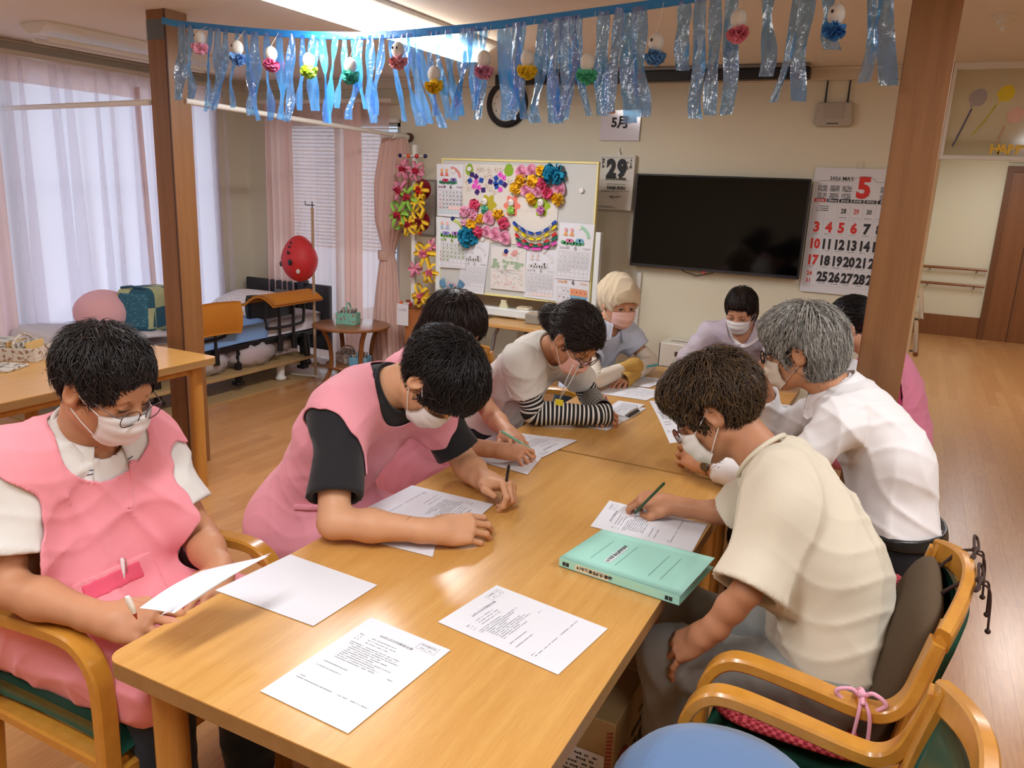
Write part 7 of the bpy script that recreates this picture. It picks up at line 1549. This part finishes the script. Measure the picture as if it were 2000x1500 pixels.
    # ---- glasses
    if glasses:
        dz = glasses.get('dz', -.004); df = glasses.get('df', .114); go = None; mb = MB(); ln = MB()
        for q in (-1, 1):
            cxg = q * .034; ring = []
            for i in range(25): a = 2 * PI * i / 24; x = .0245 * abs(math.cos(a)) ** .7 * (1 if math.cos(a) >= 0 else -1); z = .0175 * abs(math.sin(a)) ** .8 * (1 if math.sin(a) >= 0 else -1) * (1 if math.sin(a) > 0 else 1.1); ring.append(W(cxg + x, df - .18 * abs(cxg + x) ** 1.0 * .55, dz + z))
            mb.tube(ring, glasses.get('r', .0013), 6, cap=False); ln.add(ring[:-1], [tuple(range(24))])
            mb.tube(chair_curve([W(q * .0585, df - .0065, dz + .008), W(q * .0665, df - .022, dz + .009), W(q * .078, .04, .006), W(q * .0815, -.006, .006), W(q * .080, -.028, -.014)], 5), glasses.get('r', .0013) * 1.05, 6)
        mb.tube(chair_curve([W(-.0105, df - .002, dz + .003), W(0, df + .002, dz + .006), W(.0105, df - .002, dz + .003)], 4), glasses.get('r', .0013), 6)
        go = obj('glasses', mb, glasses['m'], root, smooth='all'); obj('lenses', ln, M['glass'], go)
    return root, J, W, R
# ================================================================== THE NINE PEOPLE
SK1 = skin('skin tan', '#c68f6c'); SK2 = skin('skin light', '#d19f7b'); SK3 = skin('skin warm', '#bb8663'); SK4 = skin('skin mid', '#ca9676'); SK5 = skin('skin ruddy', '#b98463')
PINKA = cloth('pink apron cloth', '#f29aa6', .8, 900, .2); PINKB = cloth('dusty pink apron cloth', '#e79aa8', .8, 900, .2); MAG = cloth('magenta shirt cloth', '#b01c58')
WHT = cloth('white polo cloth', '#e4e2de', .9, 900, .3); MW = mat('white mask', '#e6e2e2', .8, bump=.1, bscale=900); MP = mat('pink mask', '#e3b3a6', .8); NAVY = cloth('navy cloth', '#27303f'); BLK = cloth('black cloth', '#16161a')
BH = [hair_mat('black hair a', '#0c0a0b', '#1c1718', .38), hair_mat('black hair b', '#151112', '#2a2322', .36)]
DB = [hair_mat('dark brown hair a', '#150f0e', '#2a1c19', .4), hair_mat('dark brown hair b', '#201614', '#38251f', .4)]
SB = [hair_mat('soft black hair a', '#141011', '#241d1c', .42), hair_mat('soft black hair b', '#1f1918', '#3a302d', .42)]
CB = [hair_mat('chestnut hair a', '#33261a', '#4c3825', .45), hair_mat('chestnut hair b', '#4a3722', '#6a5032', .45), hair_mat('chestnut hair c', '#2b1f16', '#3c2b1c', .45)]
GH = [hair_mat('grey hair a', '#77756f', '#9b9993', .45), hair_mat('grey hair b', '#a3a19b', '#c6c4be', .45), hair_mat('grey hair c', '#4c4a47', '#6d6b66', .45)]
def above(lc): return lc[:, 2] > -.01

# 1 front man
r1, J1, W1, R1 = person('seated man in white polo and pink apron, in glasses, papers in his lap',
       dict(head=(-1.565, 1.115, 1.135), neck=(-1.675, 1.13, .995), shR=(-1.69, .955, .955), shL=(-1.67, 1.275, .935), elR=(-1.63, .885, .725), wrR=(-1.385, .935, .70), elL=(-1.515, 1.305, .705), wrL=(-1.375, 1.235, .672),
            pel=(-1.77, 1.14, .55), chest=(-1.72, 1.135, .80), bodyf=(1, .02, 0), kneeR=(-1.36, 1.03, .53), kneeL=(-1.36, 1.27, .53)),
       look=(.86, .13, -.40), up=(.35, 0, .92), hs=1.0, sc=1.12, belly=.044, skin_m=SK1,
       hands=dict(R=dict(d=(.86, .30, .02), n=(-.15, -.55, .75), curl=(30, 35, 20)), L=dict(d=(.55, -.75, -.1), n=(.3, .3, .9), curl=(35, 40, 25))),
       shirt=dict(m=WHT, sleeve=.72, flare=1.15, seed=2, amp=.010, freq=30, off=.014, hem=.55, neck=.062, scoop=.03), collar=dict(m=WHT, stripe=C('#3c4560', .7), gap=.42, r=.078, h=.045, fall=.05),
       apron=dict(m=PINKA, scoop=(0, .07, 0), nw=.11, nd=.10, arm=.0, out=.065, seed=7, lap=.98, hem=.30,
                  pockets=[(-.10, (290, 945), (.085, .115)), (.30, (238, 1150), (.18, .11)), (.30, (222, 1135), (.13, .04, cloth('deep pink lining', '#e8607c')))]),
       legs=dict(m=NAVY), mask=dict(m=MW), glasses=dict(m=mat('grey metal frame', '#4a4248', .3, metal=.6), r=.0012, dz=-.012),
       hair=dict(m=SB[0], ms=SB, puff=.012, crown=(.005, -.05, .115), face=((0, .122, -.030), (.078, 0.082, 0.108)), low=.082,
                 layers=[dict(n=2600, len=.062, seed_=0, wid=.0015, lift=.5, grav=.35, jit=.22) if False else dict(n=2600, len=.062, wid=.0015, lift=.5, grav=.35, jit=.22),
                         dict(n=500, len=.075, wid=.0013, lift=.9, grav=.2, jit=.45, free=.9, where=above), dict(n=260, len=.060, wid=.0012, lift=.3, grav=.5, jit=.2, sweep=(0, .8, 0), where=lambda lc: (lc[:, 1] > .05) & (lc[:, 2] > .04))]))
ap1 = [o for o in r1.children if o.name.startswith('apron')][0]
for (a, b, col, lab, tipc, rr) in (((262, 1202), (248, 1164), '#eceae4', 'white multicolour pen held in the lap of the front man', '#b03030', .0058), ((243, 1132), (238, 1090), '#efeeee', 'white ballpoint with a red cap clipped in the pink apron pocket', '#e0e0e0', .0045)):
    pen(hit(ap1, *a, back=.012) if rr < .005 else Wd(268, 1210, 1.555), hit(ap1, *b, back=.012) if rr < .005 else Wd(248, 1165, 1.535), col, lab, tipc, rr)
# 2 young man writing
person('young man in black T-shirt and pink apron, head bent low, holding a black pen',
       dict(head=(-1.125, 1.80, 1.075), neck=(-1.29, 1.80, 1.04), shR=(-1.335, 1.625, .975), shL=(-1.26, 1.98, .945), elR=(-1.215, 1.465, .755), wrR=(-.985, 1.575, .745), elL=(-1.15, 2.02, .755), wrL=(-1.04, 1.945, .752),
            pel=(-1.62, 1.82, .56), chest=(-1.44, 1.81, .85), bodyf=(1, 0, 0), kneeR=(-1.2, 1.72, .50), kneeL=(-1.2, 1.95, .50)),
       look=(.46, -.04, -.88), up=(.88, 0, .46), hs=1.03, sc=1.08, skin_m=SK2,
       hands=dict(R=dict(d=(.72, .66, .02), n=(.30, -.55, .75), curl=(28, 38, 28), spread=.06, thumb=((.036, .020, -.020), (.044, .046, -.036), (.036, .072, -.046))), L=dict(d=(.93, -.25, .12), n=(.25, .30, .92), curl=((48, 60, 30), (62, 75, 40), (68, 78, 40), (70, 78, 40)), thumb=((.036, .026, -.010), (.050, .052, -.024), (.034, .076, -.036)))),
       shirt=dict(m=cloth('black T-shirt cloth', '#222226', .85), sleeve=.78, flare=1.12, seed=4, band=1, amp=.006, freq=32, hem=.55, neck=.064, scoop=.02, h=.006),
       apron=dict(m=PINKB, nw=.095, nd=.09, arm=.02, seed=11, amp=.009, freq=22, lap=.8, hem=.30, pockets=[(-.1, (615, 992), (.12, .018))]),
       legs=dict(m=BLK), mask=dict(m=MW),
       hair=dict(m=BH[0], ms=BH, puff=.020, line=.038, crown=(.005, -.055, .115), face=((0, .130, -.040), (.080, 0.080, 0.106)), low=.080, extra=[((0, .045, .075), (.075, .062, .055))],
                 layers=[dict(n=3000, len=.070, wid=.0016, lift=.5, grav=.1, jit=.20), dict(n=600, len=.080, wid=.0014, lift=.9, grav=.1, jit=.4, free=.9, where=above), dict(n=500, len=.075, wid=.0014, lift=.5, grav=.3, jit=.25, sweep=(0, .9, -.2), where=lambda lc: (lc[:, 1] > .05) & (lc[:, 2] > .03))]))
# 3 woman behind him
person('dark-haired woman in a pink apron behind the young man, writing with a green pen',
       dict(head=(-1.43, 2.40, 1.10), neck=(-1.54, 2.38, .99), shR=(-1.53, 2.22, .94), shL=(-1.50, 2.54, .94), elR=(-1.33, 2.16, .755), wrR=(-1.15, 2.225, .745), elL=(-1.34, 2.55, .75), wrL=(-1.22, 2.44, .74),
            pel=(-1.66, 2.40, .55), chest=(-1.62, 2.39, .78), bodyf=(1, 0, 0), kneeR=(-1.24, 2.28, .50), kneeL=(-1.24, 2.5, .50)),
       look=(.86, -.08, -.50), up=(.3, 0, .9), hs=.95, sc=.92, skin_m=SK4,
       hands=dict(R=dict(d=(.92, .35, .0), n=(.05, -.35, .93), curl=((30, 45, 25), (45, 50, 30), (55, 55, 35), (60, 60, 35))), L=dict(d=(.7, -.6, 0), n=(0, 0, 1), curl=(20, 25, 15))),
       shirt=dict(m=MAG, sleeve=.62, seed=3, band=1, hem=.55, neck=.058), apron=dict(m=PINKB, seed=13, lap=.8, hem=.35), legs=dict(m=BLK), mask=dict(m=MW),
       hair=dict(m=DB[0], ms=DB, puff=.022, crown=(.0, -.04, .12), face=((0, .126, -.040), (.066, 0.074, 0.113)), low=.02, ears=False, extra=[((.0, -.035, -.04), (.092, .085, .085)), ((.0, -.055, -.09), (.080, .062, .06))],
                 layers=[dict(n=2400, len=.15, wid=.0018, lift=.6, grav=.9, jit=.18, curl=.35), dict(n=500, len=.11, wid=.0015, lift=1.0, grav=.6, jit=.35, free=.8, curl=.5), dict(n=300, len=.075, wid=.0014, lift=.4, grav=.6, sweep=(.3, .6, 0), jit=.2, where=lambda lc: (lc[:, 1] > .05) & (lc[:, 2] > .04))]))
# 4 woman in striped sleeves
J4 = dict(head=(-1.085, 2.70, 1.06), neck=(-1.235, 2.78, 1.00), shR=(-1.28, 2.63, .945), shL=(-1.20, 2.94, .925), elR=(-1.225, 2.685, .755), wrR=(-1.035, 2.78, .752), elL=(-1.14, 3.05, .755), wrL=(-1.055, 2.90, .765),
          pel=(-1.54, 2.90, .58), chest=(-1.39, 2.85, .82), bodyf=(1, -.1, 0), kneeR=(-1.24, 2.76, .50), kneeL=(-1.22, 3.0, .50))
r4, J4, W4, R4 = person('woman in pale grey T-shirt and black-and-white striped arm sleeves, writing on a clipboard', J4,
       look=(.72, -.16, -.66), up=(.6, -.1, .75), hs=.97, sc=.93, skin_m=SK3,
       hands=dict(R=dict(d=(.70, .62, .03), n=(.1, -.45, .88), curl=(40, 45, 30)), L=dict(d=(.6, -.7, 0), n=(.1, -.1, .95), curl=(45, 50, 30))),
       shirt=dict(m=cloth('pale grey T-shirt cloth', '#cfcac2', .9), sleeve=.60, flare=1.25, seed=6, band=1, amp=.009, freq=28, off=.014, hem=.56, neck=.062, scoop=.03), legs=dict(m=BLK), mask=dict(m=MP), glasses=dict(m=mat('plum frame', '#2e1526', .25), r=.0019, dz=-.014),
       hair=dict(m=DB[0], ms=DB, puff=.013, crown=(.0, -.12, -.02), face=((0, .122, -.035), (.070, 0.078, 0.108)), low=.070, ears=True, extra=[((.0, -.122, -.020), (.034, .040, .036)), ((.015, -.150, -.035), (.024, .028, .03))],
                 layers=[dict(n=2600, len=.115, wid=.0017, lift=.4, grav=.05, jit=.18, radial=-1.0, curl=.25), dict(n=420, len=.06, wid=.0014, lift=1.0, grav=.1, jit=.7, free=1.0, radial=.4, where=lambda lc: lc[:, 1] < -.11), dict(n=160, len=.08, wid=.0012, lift=.6, grav=.6, sweep=(0, .5, -.4), jit=.3, where=lambda lc: (lc[:, 1] > .03) & (lc[:, 2] > .0))]))
def sleeve_tube(name, P, Rr, m, root, n=40, label=None, w=.003):
    C_ = chair_curve(P, 10); k = len(C_); rr = np.interp(np.linspace(0, 1, k), np.linspace(0, 1, len(Rr)), Rr); mb = MB().tube(C_, list(rr), 20, cap=False); o = obj(name, mb, m, root, smooth='all', label=label)
    uv = o.data.uv_layers.new(name='UVMap'); ln = np.concatenate([[0], np.cumsum([np.linalg.norm(C_[i + 1] - C_[i]) for i in range(k - 1)])])
    vi = np.zeros(len(o.data.loops), int); o.data.loops.foreach_get('vertex_index', vi); uvs = np.zeros((len(vi), 2)); uvs[:, 0] = ln[vi // 20]; uvs[:, 1] = (vi % 20) / 20; uv.data.foreach_set('uv', uvs.ravel()); md = o.modifiers.new('thick', 'SOLIDIFY'); md.thickness = w; md.offset = -1; return o
ST4 = stripes('black and white stripes', '#121214', '#d8d4cc', 62, .62)
for s_ in 'RL':
    sh, el, wr = J4['sh' + s_], J4['el' + s_], J4['wr' + s_]; d_ = nrm({'R': (.70, .62, .03), 'L': (.6, -.7, 0)}[s_])
    sleeve_tube('arm_sleeve', [sh * .55 + el * .45, sh * .2 + el * .8, el + (0, 0, .0), el * .6 + wr * .4, wr, wr + d_ * .05, wr + d_ * .085], [.047, .048, .050, .046, .038, .043, .040], ST4, r4, label='black and white striped arm sleeve')
S = Sheet(Wd(1092, 752, 2.86), nrm(np.array([.5, .85, 0])), (0, 0, 1)); lan = MB().tube([Wd(1120, 712, 2.80), Wd(1105, 745, 2.80), Wd(1092, 782, 2.82)], .0016, 6).tube([Wd(1132, 712, 2.84), Wd(1115, 745, 2.80), Wd(1092, 782, 2.82)], .0016, 6); obj('lanyard', lan, mat('clear lanyard', '#b9bcbc', .2), r4, smooth='all'); obj('lanyard_tag', MB().box(Wd(1092, 786, 2.81), (.03, .006, .02)), C('#d6c62e', .4), r4)
# 5 woman in the cap
J5 = dict(head=(-1.275, 3.74, 1.065), neck=(-1.335, 3.72, .955), shR=(-1.38, 3.57, .895), shL=(-1.27, 3.87, .89), elR=(-1.235, 3.36, .750), wrR=(-1.165, 3.605, .768), elL=(-1.135, 3.88, .755), wrL=(-1.145, 3.585, .730),
          pel=(-1.45, 3.74, .55), chest=(-1.40, 3.73, .76), bodyf=(1, -.1, 0), kneeR=(-1.15, 3.6, .50), kneeL=(-1.13, 3.82, .50))
r5, J5, W5, R5 = person('woman in a beige knitted cap and pale blue shirt, arms crossed on the table', J5,
       look=(.72, -.66, -.22), up=(.1, -.1, 1), hs=.96, sc=.90, skin_m=SK4, eyes=(-.003,),
       hands=dict(R=dict(d=(.25, .95, .02), n=(.25, -.35, .9), curl=(60, 70, 40)), L=dict(d=(-.12, -.98, -.06), n=(0, -.1, 1), curl=(14, 12, 8), spread=.05)),
       shirt=dict(m=cloth('pale blue shirt cloth', '#c3cfe6', .8), sleeve=.55, flare=1.25, seed=8, amp=.007, freq=34, hem=.56, neck=.056, scoop=.03), collar=dict(m=cloth('shirt collar', '#cdd6e8', .8), gap=.5, r=.068, h=.03, fall=.05), legs=dict(m=NAVY), mask=dict(m=mat('pink flat mask', '#e6bab0', .8)))
K = Field(); EK = lambda p, r, k=.03, m='u': K.ell(W5(*p), np.array(r) * .96, R5, k, m); EK((0, -.020, .045), (.092, .112, .104)); EK((0, -.085, .03), (.086, .076, .092)); EK((0, -.085, -.045), (.055, .045, .05)); K.cone(W5(0, .03, .035), W5(0, -.02, .04), .088, .09, .03)
EK((0, .115, -.035), (.095, .075, .082), .004, 'd'); EK((0, .02, -.13), (.10, .12, .105), .006, 'd'); K.noise(.010, 55, 2, R5[:, 1] + R5[:, 2] * .6); kv = K.mesh(.0045)
obj('knitted_cap', kv, mat('beige knit', '#d2bfa0', .95, bump=.9, bscale=330, sheen=.3), r5, smooth='all')
CR = cloth('cream arm cover cloth', '#ddd3c4', .8); MU = mat('mustard knit', '#c49a4c', .95, bump=.8, bscale=300)
for s_, dd in (('R', (.25, .95, .02)), ('L', (-.12, -.98, -.06))):
    sh, el, wr = J5['sh' + s_], J5['el' + s_], J5['wr' + s_]; d_ = nrm(dd)
    sleeve_tube('arm_cover', [sh * .38 + el * .62, sh * .15 + el * .85, el, el * .5 + wr * .5, wr], [.043, .043, .044, .040, .033], CR, r5, label='cream arm cover'); sleeve_tube('hand_warmer', [el * .25 + wr * .75, wr, wr + d_ * .05, wr + d_ * .085], [.037, .036, .045, .043], MU, r5, label='mustard hand warmer')
# 6 woman facing the camera
J6 = dict(head=(-.80, 4.40, 1.00), neck=(-.795, 4.46, .905), shR=(-.975, 4.45, .845), shL=(-.615, 4.46, .845), elR=(-1.00, 4.14, .745), wrR=(-.92, 3.92, .742), elL=(-.56, 4.16, .745), wrL=(-.63, 3.99, .742), pel=(-.79, 4.60, .55), bodyf=(0, -1, 0), kneeR=(-.9, 4.18, .5), kneeL=(-.68, 4.18, .5))
LIL = cloth('lilac blouse cloth', '#c9becb', .8)
r6, J6, W6, R6 = person('woman in a lilac blouse looking down at the far end of the table', J6, look=(-.02, -.90, -.42), up=(0, -.2, 1), hs=.96, sc=.93, skin_m=SK4,
       hands=dict(R=dict(d=(.3, -.95, 0), n=(0, 0, 1), curl=(20, 25, 15)), L=dict(d=(-.5, -.85, 0), n=(0, 0, 1), curl=(20, 25, 15))),
       shirt=dict(m=LIL, sleeve=1.92, flare=1.22, seed=9, amp=.008, freq=30, hem=.55, neck=.062, scoop=.050), legs=dict(m=NAVY), mask=dict(m=MW),
       hair=dict(m=DB[0], ms=DB, puff=.006, line=.064, crown=(.0, .0, .125), face=((0, .124, -.035), (.064, 0.072, 0.100)), low=.045, ears=False, extra=[((0, -.04, -.035), (.080, .075, .07))],
                 layers=[dict(n=1900, len=.12, wid=.0016, lift=.3, grav=.9, jit=.15), dict(n=260, len=.06, wid=.0014, lift=.2, grav=.6, sweep=(0, .9, 0), jit=.25, where=lambda lc: (lc[:, 1] > .045) & (lc[:, 2] > .05))]))
sh6 = [o for o in r6.children if o.name.startswith('shirt')][0]
b6 = [o for o in r6.children if o.name.startswith('body')][0]
def near6(a, b, k=.005):
    q = [hit(o, a, b) for o in (sh6, b6)]; d = [float(-(R_WC.T @ (x - C0))[2]) for x in q]; return Wd(a, b, min(x for x in d if x > 3.5) - k)
obj('collar_band', MB().tube(chair_curve([near6(a, b) for a, b in ((1424, 640), (1428, 656), (1438, 668), (1452, 676), (1468, 670), (1482, 657), (1490, 640))], 5), 1.0, flat=(.019, .006), upv=(0, -1, .3)), cloth('white collar band', '#e6e0e0', .8), r6, smooth='all')
plk = [near6(1452 + .8 * i, 684 + 7 * i, .003) for i in range(7)]
obj('placket', MB().tube([p + np.array([-.020, 0, 0]) for p in plk], .0018, 5).tube([p + np.array([.020, 0, 0]) for p in plk], .0018, 5), C('#e6e2e6', .7), r6)
for p in plk[:6]: obj('button', MB().ball(p + np.array([0, -.003, 0]), (.005, .003, .005), 6), C('#e8e8ee', .15), r6, smooth='all')
# 7 person behind the pillar
person('person in a pink apron, black hair tied back, mostly hidden behind the pillar',
       dict(head=(-.205, 3.86, 1.055), neck=(-.095, 3.83, .965), shL=(-.055, 3.655, .885), shR=(-.06, 3.99, .89), elL=(.03, 3.56, .67), wrL=(-.20, 3.62, .70), elR=(-.20, 4.02, .72), wrR=(-.42, 3.95, .75), pel=(.07, 3.86, .55), bodyf=(-1, 0, 0), kneeR=(-.33, 3.95, .5), kneeL=(-.33, 3.76, .5)),
       look=(-.90, .12, -.40), up=(-.3, 0, .95), hs=.98, sc=.97, skin_m=SK4, hands=dict(R=dict(d=(-.9, -.1, 0), n=(0, 0, 1), curl=(20, 25, 15)), L=dict(d=(-.9, .2, 0), n=(0, 0, 1), curl=(20, 25, 15))),
       shirt=dict(m=MAG, sleeve=.6, seed=10, hem=.55, neck=.058), apron=dict(m=cloth('mid pink apron cloth', '#e48cae', .8), seed=17, amp=.009, lap=.7, hem=.35), legs=dict(m=NAVY), mask=dict(m=mat('lilac mask', '#d8c0cc', .8)),
       hair=dict(m=BH[0], ms=BH, puff=.010, crown=(0, -.12, .02), face=((0, .122, -.035), (.070, 0.078, 0.103)), low=.075, extra=[((0, -.13, .01), (.035, .04, .04))], layers=[dict(n=2400, len=.11, wid=.0016, lift=.2, grav=.0, jit=.08, radial=-1.0)]))
paper_sheet([Wd(1655, 698, 3.28), Wd(1684, 706, 3.30), Wd(1668, 742, 3.26), Wd(1640, 738, 3.24)], 'cream sheet held up by the person in pink behind the pillar', None, group='agenda sheets on the tables')
# 8 grey-haired man
J8 = dict(head=(-.275, 2.64, 1.135), neck=(-.15, 2.66, 1.015), shL=(-.125, 2.475, .945), shR=(-.155, 2.84, .94), elL=(-.27, 2.36, .755), wrL=(-.485, 2.455, .752), elR=(-.36, 2.93, .765), wrR=(-.40, 2.80, .945), pel=(.075, 2.66, .55), chest=(.02, 2.66, .83), bodyf=(-1, 0, 0), kneeL=(-.34, 2.57, .50), kneeR=(-.34, 2.78, .50))
r8, J8, W8, R8 = person('grey-haired man in a white shirt, one hand at his mask, holding up a sheet', J8, look=(-.95, .10, -.26), up=(-.2, 0, .98), hs=1.06, sc=1.06, skin_m=SK1,
       hands=dict(L=dict(d=(-.88, .25, .22), n=(-.05, -.78, .60), curl=(42, 48, 28)), R=dict(d=(-.25, -.45, .82), n=(-.85, .30, -.1), curl=(50, 60, 30))),
       shirt=dict(m=cloth('white shirt cloth', '#eae8ea', .7, 1200, .1), sleeve=1.90, flare=1.12, seed=12, amp=.011, freq=30, off=.016, hem=.60, neck=.062, scoop=.02), collar=dict(m=cloth('white shirt collar', '#eceaec', .7), gap=.35, r=.080, h=.035, fall=.04), legs=dict(m=cloth('black trouser cloth', '#1a1b20')), mask=dict(m=mat('cream mask', '#d3c8bb', .85), loop=C('#b9aca0', .8)), glasses=dict(m=mat('black frame', '#121216', .2), r=.0024, dz=-.004),
       hair=dict(m=GH[2], ms=GH, puff=.020, crown=(.0, -.03, .125), face=((0, .124, -.045), (.072, 0.080, 0.098)), low=.055, extra=[((0, -.045, -.02), (.086, .080, .075)), ((0, .055, .075), (.075, .055, .05))],
                 layers=[dict(n=1700, len=.105, wid=.0017, lift=.5, grav=.55, jit=.22, curl=.25), dict(n=1700, len=.11, wid=.0015, lift=.6, grav=.55, jit=.25, curl=.25), dict(n=800, len=.11, wid=.0014, lift=.6, grav=.6, jit=.25, curl=.3), dict(n=400, len=.10, wid=.0011, lift=1.1, grav=.3, jit=.5, free=.9, curl=.5, where=above)]))
BF = Field(); BF.ell(J8['pel'], np.array([.165 * 1.06 + .006, .13 * 1.06 + .0, .12]), np.stack([nrm((0, -1, 0)), (-1, 0, 0), (0, 0, 1)], 1), .05); torso_ops(BF, J8, .008, sc=1.06); BF.shell(-.004, .010); BF.half((0, 0, .628), (0, 0, 1)); BF.half((0, 0, .594), (0, 0, -1))
obj('belt', BF.mesh(.006, J8['pel'] - (.3, .3, .05), J8['pel'] + (.3, .3, .15)), mat('black leather belt', '#0e0e10', .3), r8, smooth='all')
wv = J8['wrL']; dw_ = nrm(J8['wrL'] - J8['elL']); wa = nrm(np.cross(dw_, (0, 0, 1))); wb_ = np.cross(wa, dw_)
obj('wristwatch', MB().tube([tuple(wv + dw_ * .0 + (wa * math.cos(a) + wb_ * math.sin(a)) * .0315) for a in [2 * PI * i / 24 for i in range(25)]], 1.0, flat=(.015, .005), upv=wa).lathe(wv - wa * .030 + (0, 0, .005), [(.016, 0), (.017, .004), (.014, .009)], 20, -wa), mat('steel watch', '#6f6d6b', .25, metal=.9), r8, smooth=True)
# 9 elderly person in cream
J9 = dict(head=(-.385, 1.925, 1.085), neck=(-.235, 1.905, .985), shL=(-.175, 1.74, .92), shR=(-.225, 2.06, .92), elL=tuple(Wd(1458, 1155, 1.70)), wrL=tuple(Wd(1382, 1236, 1.76)), elR=(-.315, 2.085, .754), wrR=(-.505, 2.085, .742), pel=(-.03, 1.80, .575), chest=(-.075, 1.83, .80), bodyf=(-1, 0, 0), kneeL=(-.385, 1.70, .515), kneeR=(-.40, 1.93, .50), ankL=(-.36, 1.72, .09), ankR=(-.37, 1.93, .09))
r9, J9, W9, R9 = person('brown-haired person in a loose cream T-shirt and grey trousers, writing with a green pencil', J9, look=(-.80, -.06, -.60), up=(-.55, 0, .83), hs=1.0, sc=.98, arm=.84, skin_m=SK5,
       hands=dict(R=dict(d=(-.96, -.10, .10), n=(-.1, -.25, .95), curl=((45, 55, 30), (55, 60, 35), (65, 60, 35), (68, 60, 35)), thumb=((.038, .028, -.012), (.050, .054, -.026), (.036, .078, -.036))), L=dict(d=(-.66, .22, -.66), n=(-.62, -.42, .62), curl=(14, 20, 16), spread=.16, s=1.08)),
       shirt=dict(m=cloth('cream T-shirt cloth', '#d8cfbb', .9, 900, .3), sleeve=1.0, flare=1.42, seed=14, band=1, amp=.012, freq=26, off=.022, hem=.50, neck=.064, scoop=.01, h=.0058), legs=dict(m=cloth('grey trouser cloth', '#8b8a86'), amp=.010), mask=dict(m=MW), glasses=dict(m=mat('brown red frame', '#6a2c22', .25), r=.0017, dz=-.012),
       hair=dict(m=CB[0], ms=CB, puff=.017, crown=(.0, -.04, .125), face=((0, .128, -.035), (.078, 0.080, 0.102)), low=.075, extra=[((0, .05, .08), (.075, .055, .048)), ((0, -.06, .04), (.078, .062, .075))],
                 layers=[dict(n=1500, len=.060, wid=.0018, lift=.6, grav=.45, jit=.3, curl=.55), dict(n=1300, len=.060, wid=.0017, lift=.6, grav=.45, jit=.3, curl=.55), dict(n=900, len=.060, wid=.0016, lift=.5, grav=.45, jit=.3, curl=.55), dict(n=500, len=.055, wid=.0011, lift=1.1, grav=.3, jit=.6, free=1.0, curl=.8, where=above)]))
print('SCRIPT SECONDS', round(time.time() - T0, 1))
